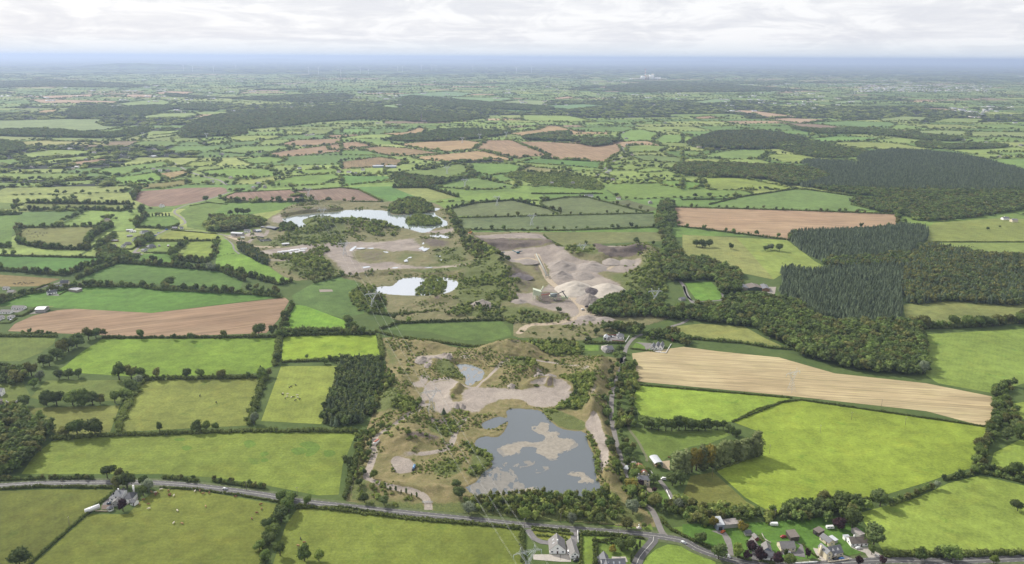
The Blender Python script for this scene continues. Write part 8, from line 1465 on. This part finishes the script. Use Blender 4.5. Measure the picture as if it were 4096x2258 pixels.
animal('horse', 'black', g1('g 1498,163'), 'dark horse in the big rectangular pasture, farther one', None, 1.2); animal('horse', 'black', g1('g 1621,212'), 'dark horse in the big rectangular pasture, nearer one', None, 1.2); animal('horse', 'brown', g1('l 1000,275'), 'brown horse beside the poplars', None, 1.2)
for x, y in ((115, 727), (140, 720), (175, 712), (200, 715), (250, 718), (165, 728), (135, 728), (220, 720), (190, 722), (205, 724), (105, 724), (235, 716), (182, 716), (152, 716)): animal('cow', 'black', g1('d %d,%d' % (x, y)), 'black cow grazing in the dry brown paddock at the left', 'black cattle in the brown paddock')
for x, y in ((180, 375), (200, 350), (225, 372), (240, 350), (255, 375), (265, 340), (280, 360), (285, 372), (300, 345), (320, 362), (330, 345), (215, 330), (180, 325), (350, 345)): animal('cow', 'black', g1('d %d,%d' % (x, y)), 'black cow grazing in the big olive field', 'black cattle in the olive field')
for x, y in ((1675, 508), (1700, 502), (1720, 503), (1735, 500), (1748, 498)): animal('cow', 'black', g1('d %d,%d' % (x, y)), 'black cow in the bright field beside the conifer belt', 'black cattle by the conifer belt')
for x, y in ((745, 570), (805, 605), (900, 608), (930, 603), (995, 600), (990, 610)): animal('cow', 'black', g1('f %d,%d' % (x, y)), 'dark cow in the parkland pasture', 'cattle in the parkland')
for x, y in ((2085, 438), (2110, 441), (2140, 440), (2175, 448), (2160, 445), (2130, 446), (2250, 490)): animal('cow', 'black', g1('f %d,%d' % (x, y)), 'dark cow in the rushy field right of the spruces', 'cattle in the rushy field')
for x, y in ((460, 1388), (480, 1382), (500, 1385), (520, 1388), (540, 1384), (470, 1380), (490, 1378), (510, 1379)): animal('cow', 'black', g1('b %d,%d' % (x, y)), 'black cow in the bright field right of the brown fields', 'far black cattle')
# ---------------------------------------------------------------- the far country: fields and their hedges
def far_country():
    r = np.random.default_rng(21); V, F, Cc, uv = [], [], [], []; HP, HS = [], []
    rot = .16; ca, sa = math.cos(rot), math.sin(rot); y = 1500.0; cols = [(108, 142, 62), (134, 164, 74), (148, 172, 84), (124, 154, 68), (142, 162, 80), (112, 148, 68), (160, 176, 92)]; tans = [(196, 166, 122), (182, 154, 120), (160, 140, 104)]
    def wob(x, yy): return np.stack([x + 45 * (fbm(x / 420, yy / 420, 61, 3) - .45), yy + 70 * (fbm(x / 300 + 7, yy / 300, 67, 3) - .45)], -1)
    while y < 17000:
        dep = r.uniform(110, 230) * (1 + y / 16000); x = -.80 * y - 800 - r.uniform(0, 300)
        while x < .80 * y + 800:
            w = r.uniform(140, 380) * (1 + y / 14000); n = 5; t = np.linspace(0, 1, n)
            loop = np.concatenate([np.stack([x + w * t, np.full(n, y)], 1), np.stack([np.full(n, x + w), y + dep * t], 1)[1:], np.stack([x + w * (1 - t), np.full(n, y + dep)], 1)[1:], np.stack([np.full(n, x), y + dep * (1 - t)], 1)[1:-1]])
            loop = wob(loop[:, 0], loop[:, 1]); P = np.stack([loop[:, 0] * ca - loop[:, 1] * sa, loop[:, 0] * sa + loop[:, 1] * ca], 1)
            c = P.mean(0); dd = np.linalg.norm(c)
            woodp = fbm(c[0] / 2600, c[1] / 1500, 77, 4); isw = woodp > .645 or r.uniform() < .02
            if dd > 1500 and c[1] > 1300:
                k = len(V); pull = c + (P - c) * .975; V.extend(np.column_stack([pull, np.full(len(P), .02)])); F.append(list(range(k, k + len(P))))
                cc = (36, 48, 30) if isw else (tans[r.integers(3)] if dd > 3000 and r.uniform() < .06 + .08 * (fbm(c[0] / 2000, c[1] / 2000, 5) > .5) else cols[r.integers(len(cols))]); al = np.array(field_tone(cc)) * r.uniform(.85, 1.12); Cc.extend([al] * len(P)); uv.extend(P)
                if isw:
                    n_ = int(min(1500, w * dep / (26 ** 2 * (1 + dd / 9000)))); q = P.min(0) + r.uniform(0, 1, (n_, 2)) * (P.max(0) - P.min(0)); q = q[inside(q, P)]; HP.append(q); HS.append(np.column_stack([r.uniform(14, 24, len(q)) * (1 + dd / 9000), r.uniform(10, 14, len(q))]))
                else:
                    e = resample(np.vstack([P[:9], P[8:9]]), 13 * (1 + dd / 6000)); e = e[vnoise(e[:, 0] / 90, e[:, 1] / 90, 31) > .16]; tall = vnoise(e[:, 0] / 130, e[:, 1] / 130, 41) > .50; hh = np.where(tall & (r.uniform(0, 1, len(e)) < .6), r.uniform(8, 13.5, len(e)), r.uniform(3.2, 6, len(e)))
                    HP.append(e + r.normal(0, 2.5, e.shape)); HS.append(np.column_stack([np.where(hh > 7, hh * .95, 9.5) * (1 + dd / 9000), hh]))
                    if r.uniform() < .30: q = c + r.normal(0, 45, (int(r.integers(8, 40)), 2)); HP.append(q); HS.append(np.column_stack([r.uniform(8, 14, len(q)), r.uniform(7, 12, len(q))]))
            x += w
        y += dep
    me = mesh_np('far_fields', V, F, [PASTURE], col=np.array(Cc), uv=np.array(uv)); tag(link(bpy.data.objects.new('far_fields', me)), None, None, None, 'structure')
    return np.vstack(HP), np.vstack(HS)
hp, hs = far_country()
def not_in(p, polys):
    k = np.ones(len(p), bool)
    for q in polys:
        lo, hi = q.min(0), q.max(0); c = k & (p[:, 0] > lo[0]) & (p[:, 0] < hi[0]) & (p[:, 1] > lo[1]) & (p[:, 1] < hi[1]); i = np.where(c)[0]
        if len(i): k[i[inside(p[i], q)]] = False
    return k
HOLES = FIELD_POLYS + [smooth(G(QUARRY), 3, True), smooth(G(SITE), 3, True)]
k = not_in(hp, HOLES); near = np.linalg.norm(hp, axis=1) < 1900
k &= ~near; hp, hs = hp[k], hs[k]
far_m = lo_set(['broad', 'dark', 'bush'])
def hedge_scales(w, h): return np.stack([w / 8.5 * rng.uniform(.85, 1.2, len(w)), w / 8.5 * rng.uniform(.85, 1.2, len(w)), h / 10 * rng.uniform(.85, 1.15, len(h))], 1)
scatter('far_hedgerows', 'countless hedgerows and trees of the far country', np.column_stack([hp, np.full(len(hp), -.3)]), hedge_scales(hs[:, 0], hs[:, 1]), far_m, 'far')
mp = np.vstack(MIDP); ms = np.concatenate(MIDS)
scatter('middle_hedgerows', 'hedgerows and trees between the middle-distance fields', np.column_stack([mp, np.full(len(mp), -.3)]), hedge_scales(np.where(ms > 7, ms * .95, 9.5), ms), far_m, 'far')
# beyond that: dark belts of wood on the plain
def plain():
    n = 15000; d = rng.uniform(0, 1, n) ** .7 * 43000 + 14000; a = rng.uniform(-.62, .62, n); p = np.stack([np.sin(a) * d, np.cos(a) * d], 1); p = p[fbm(p[:, 0] / 5200, p[:, 1] / 3600, 91, 4) > .38]; w = rng.uniform(70, 220, len(p)) * (.6 + d[:len(p)] * 0 + np.linalg.norm(p, axis=1) / 30000); h = rng.uniform(12, 20, len(p))
    scatter('far_woods', 'dark woods on the plain near the horizon', np.column_stack([p, np.full(len(p), -2.)]), hedge_scales(w, h), far_m, 'far')
plain()
def far_settlements():
    b = MB(); sp = []
    for z, x0, x1, y0, y1, n in (('c', 1300, 2300, 636, 690, 150), ('c', 2000, 2552, 800, 880, 30), ('c', 300, 1300, 690, 840, 50), ('a', 0, 2552, 600, 860, 90), ('b', 0, 2552, 600, 800, 90), ('c', 0, 2552, 560, 640, 40)):
        for _ in range(n): sp.append(ground((ZONE[z][0] + rng.uniform(x0, x1) * .535, rng.uniform(y0, y1) * .535)))
    for p in sp:
        for _ in range(rng.integers(1, 4)):
            q = p + rng.normal(0, 28, 2); big = 1 + np.linalg.norm(p) / 14000; L_, D, a = rng.uniform(12, 30) * big, rng.uniform(8, 13) * big, rng.uniform(0, 3); w = int(rng.integers(0, 3)); b.box((q[0], q[1], 2.2), (L_, D, 5.2), a, w)
            n = len(b.V); ca, sa = math.cos(a), math.sin(a); b.V += [(q[0] + x * ca - y * sa, q[1] + x * sa + y * ca, zz_) for x, y, zz_ in ((-L_ / 2, -D / 2, 4.81), (L_ / 2, -D / 2, 4.81), (L_ / 2, D / 2, 4.81), (-L_ / 2, D / 2, 4.81), (-L_ / 2, 0, 8), (L_ / 2, 0, 8))]
            for f in ((0, 1, 5, 4), (2, 3, 4, 5), (3, 0, 4), (1, 2, 5)): b.F.append([n + i for i in f]); b.I.append(3 if w < 2 else 4)
    tag(b.obj('far_settlements', [WHITE, CREAM, GREYW, SLATE, LIGHTR]), 'specks of far villages and farmsteads on the plain', None, None, 'stuff')
far_settlements()
# scrub and saplings in the workings, roadside bushes
def shrubs(poly_s, n, h0, h1, lab, zf, kinds=('bush', 'bush', 'lime', 'dark'), grp='shrubs of the gravel pit'):
    P = smooth(G(poly_s), 3, True); lo, hi = P.min(0), P.max(0); q = rng.uniform(0, 1, (n * 6, 2)) * (hi - lo) + lo; q = q[inside(q, P)]; q = q[fbm(q[:, 0] / 18, q[:, 1] / 18, 19) > .42][:n]
    q = q[np.argsort([screen(*x)[0] for x in q])]
    for i_, x in enumerate(q):
        kd = kinds[random.randrange(len(kinds))]; plant('bush' if kd == 'dark' else kd, x, random.uniform(h0, h1), '%s shrub from the left %s' % (ordinal(i_), lab), grp, 'shrub', 1.1, float(zf(x[0:1], x[1:2])[0]) - .2, 'shrub')
shrubs('r 380,180 900,200 1300,420 900,450 800,700 700,900 500,700 420,400', 46, 1.5, 3.6, 'on the dry slope at the upper left of the pit', site_z)
shrubs('t 520,300 900,150 1050,300 1300,300 1250,450 900,460 600,420', 44, 1.2, 3.2, 'on the dry mound beside the site track', site_z)
shrubs('s 600,480 1300,420 1900,460 1850,700 1700,640 1200,600 900,520', 40, 1.4, 3.4, 'on the upper right slopes of the pit', site_z)
shrubs('t 900,660 1300,560 1600,700 1500,850 1200,830', 36, 1.0, 2.6, 'in the tangle left of the big pond', site_z); shrubs('u 1270,420 1400,520 1480,860 1320,880 1300,700', 26, 1.5, 3.4, 'on the right bank above the big pond', site_z); shrubs('t 60,950 450,930 700,1050 900,1120 860,1190 300,1160 60,1100', 24, 1.6, 3.8, 'on the rough grass inside the front boundary', site_z)
shrubs('e 600,560 960,640 1200,640 1250,880 900,900 700,960 640,840 860,720', 60, 2, 4.5, 'on the slopes below the mid pond', quarry_z, grp='shrubs of the quarry'); shrubs('d 1980,590 2300,560 2552,600 2552,650 2250,700', 30, 2, 4, 'on the rough ground below the yard', quarry_z, grp='shrubs of the quarry'); shrubs('e 2050,620 2400,480 2420,800 2200,800', 40, 2, 4.5, 'on the right flank of the quarry', quarry_z, grp='shrubs of the quarry'); shrubs('e 1280,1050 1900,1010 1900,1120 1300,1130', 26, 1.8, 4, 'on the rough ground below the quarry entrance', quarry_z, grp='shrubs of the quarry')
shrubs('h 960,930 1900,900 2080,1060 1400,1080', 40, 3, 6, 'in the belt between the big pond and the main road', site_z)
# low scrub over the rough ground of both workings
def undergrowth(poly_s, zf, step, lo_h, hi_h, thr, label, seed):
    P = smooth(G(poly_s), 3, True); q = fill(P, step); m = fbm(q[:, 0] / 30, q[:, 1] / 30, seed, 4); q = q[m > thr]
    z = zf(q[:, 0], q[:, 1]); ok = z > 1.25; q, z = q[ok], z[ok]; k = not_in(q, BARE); q, z = q[k], z[k]
    h = rng.uniform(lo_h, hi_h, len(q)) * (.6 + .9 * vnoise(q[:, 0] / 9, q[:, 1] / 9, seed + 2)); s = h / 10
    scatter('undergrowth', label, np.column_stack([q, z - .15]), np.stack([s * 1.25, s * 1.25, s], 1), lo_set(['bush', 'bush', 'lime', 'bush', 'broad']), 'under')
BARE = [smooth(G(s), 3, True) for s in ('s 0,1010 640,1010 880,960 1100,1000 1290,1080 1400,1040 1420,1110 1300,1200 1040,1310 700,1290 560,1190 200,1160 0,1250', 'r 1130,880 1450,850 1650,930 1560,1000 1440,1080 1480,1180 1560,1300 1450,1417 1200,1417 1190,1200 1080,1180 1000,1240 850,1180 980,1120 1060,980', 'r 1700,1000 2552,1000 2552,1160 2300,1180 2100,1260 1900,1417 1690,1380 1500,1300', 't 630,640 700,600 860,640 930,700 900,780 800,800 680,790', 'r 890,460 1280,445 1340,490 1480,500 1300,550 1180,610 1000,560',
        'e 900,385 1480,350 1640,480 1560,560 1560,700 1250,600 1080,480', 'e 1440,520 1640,450 2240,560 2090,740 1940,800 1850,930 2040,1000 1720,1040 1560,1035 1600,930 1400,880 1260,760 1540,690', 'd 1940,485 2330,432 2390,450 2100,515', 't 480,900 620,940 900,1000 1200,1000 1300,930 1000,830 700,840 480,800', 'd 2380,445 2552,412 e 300,410 830,390 640,500 600,600 250,640 0,680 d 2552,650')]
undergrowth(SITE, site_z, 3.2, .6, 2.1, .52, 'low scrub and weeds over the gravel pit', 301)
undergrowth(QUARRY, quarry_z, 5.0, 1.0, 3.4, .55, 'low scrub over the quarry slopes', 307)
# ---------------------------------------------------------------- the trees that show largest stand alone, the rest go in one mass
ZS = lambda t: t['h'] * FPX / max(1.0, float(np.array([t['x'], t['y'], t['z'] - CAM_H]) @ cF))
def inframe(t):
    x, y = screen(t['x'], t['y'], t['z'] + t['h'] * .7); return -40 < x < 4136 and -20 < y < 2300
vis = [t for t in TREES if inframe(t)]
rest = []
for shrub, lim in ((True, 240), (False, 300)):
    L2 = [t for t in vis if ((t['cat'] == 'shrub' or t['kind'] == 'bush')) == shrub]
    L2.sort(key=lambda t: (not t['keep'], -ZS(t)))
    for t in L2[:lim]: place_tree(t)
    rest += L2[lim:]
    print('plants', 'shrub' if shrub else 'tree', len(L2))
by = {}
for t in rest: by.setdefault(t['kind'], []).append(t)
for kd, ts in by.items():
    P = np.array([(t['x'], t['y'], t['z']) for t in ts]); s = np.array([t['h'] for t in ts]) / 10; w = np.array([t['w'] for t in ts]) * s
    scatter('more_shrubs' if kd == 'bush' else 'hedgerow_trees', 'smaller far %s of the middle distance' % ('shrubs' if kd == 'bush' else 'hedgerow trees'), P, np.stack([w, w, s], 1), [plant_mesh(kd, 'lo', i) for i in range(3)], 'one_' + kd)
# ---------------------------------------------------------------- haze: the air over the plain
def haze():
    b = MB(); X = 135000; z0, z1 = -6.0, 420.0; b.box((0, 0, (z0 + z1) / 2), (2 * X, 2 * X, z1 - z0)); m = bpy.data.materials.new('haze'); m.use_nodes = True; t = m.node_tree; t.nodes.clear()
    o = t.nodes.new('ShaderNodeOutputMaterial'); v = t.nodes.new('ShaderNodeVolumePrincipled'); v.inputs['Color'].default_value = (.52, .64, .88, 1); v.inputs['Density'].default_value = HAZE_DENS; v.inputs['Anisotropy'].default_value = .25
    t.links.new(v.outputs[0], o.inputs['Volume']); ob = b.obj('haze', m); tag(ob, 'thin blue summer haze over the plain', None, None, 'stuff')
haze()
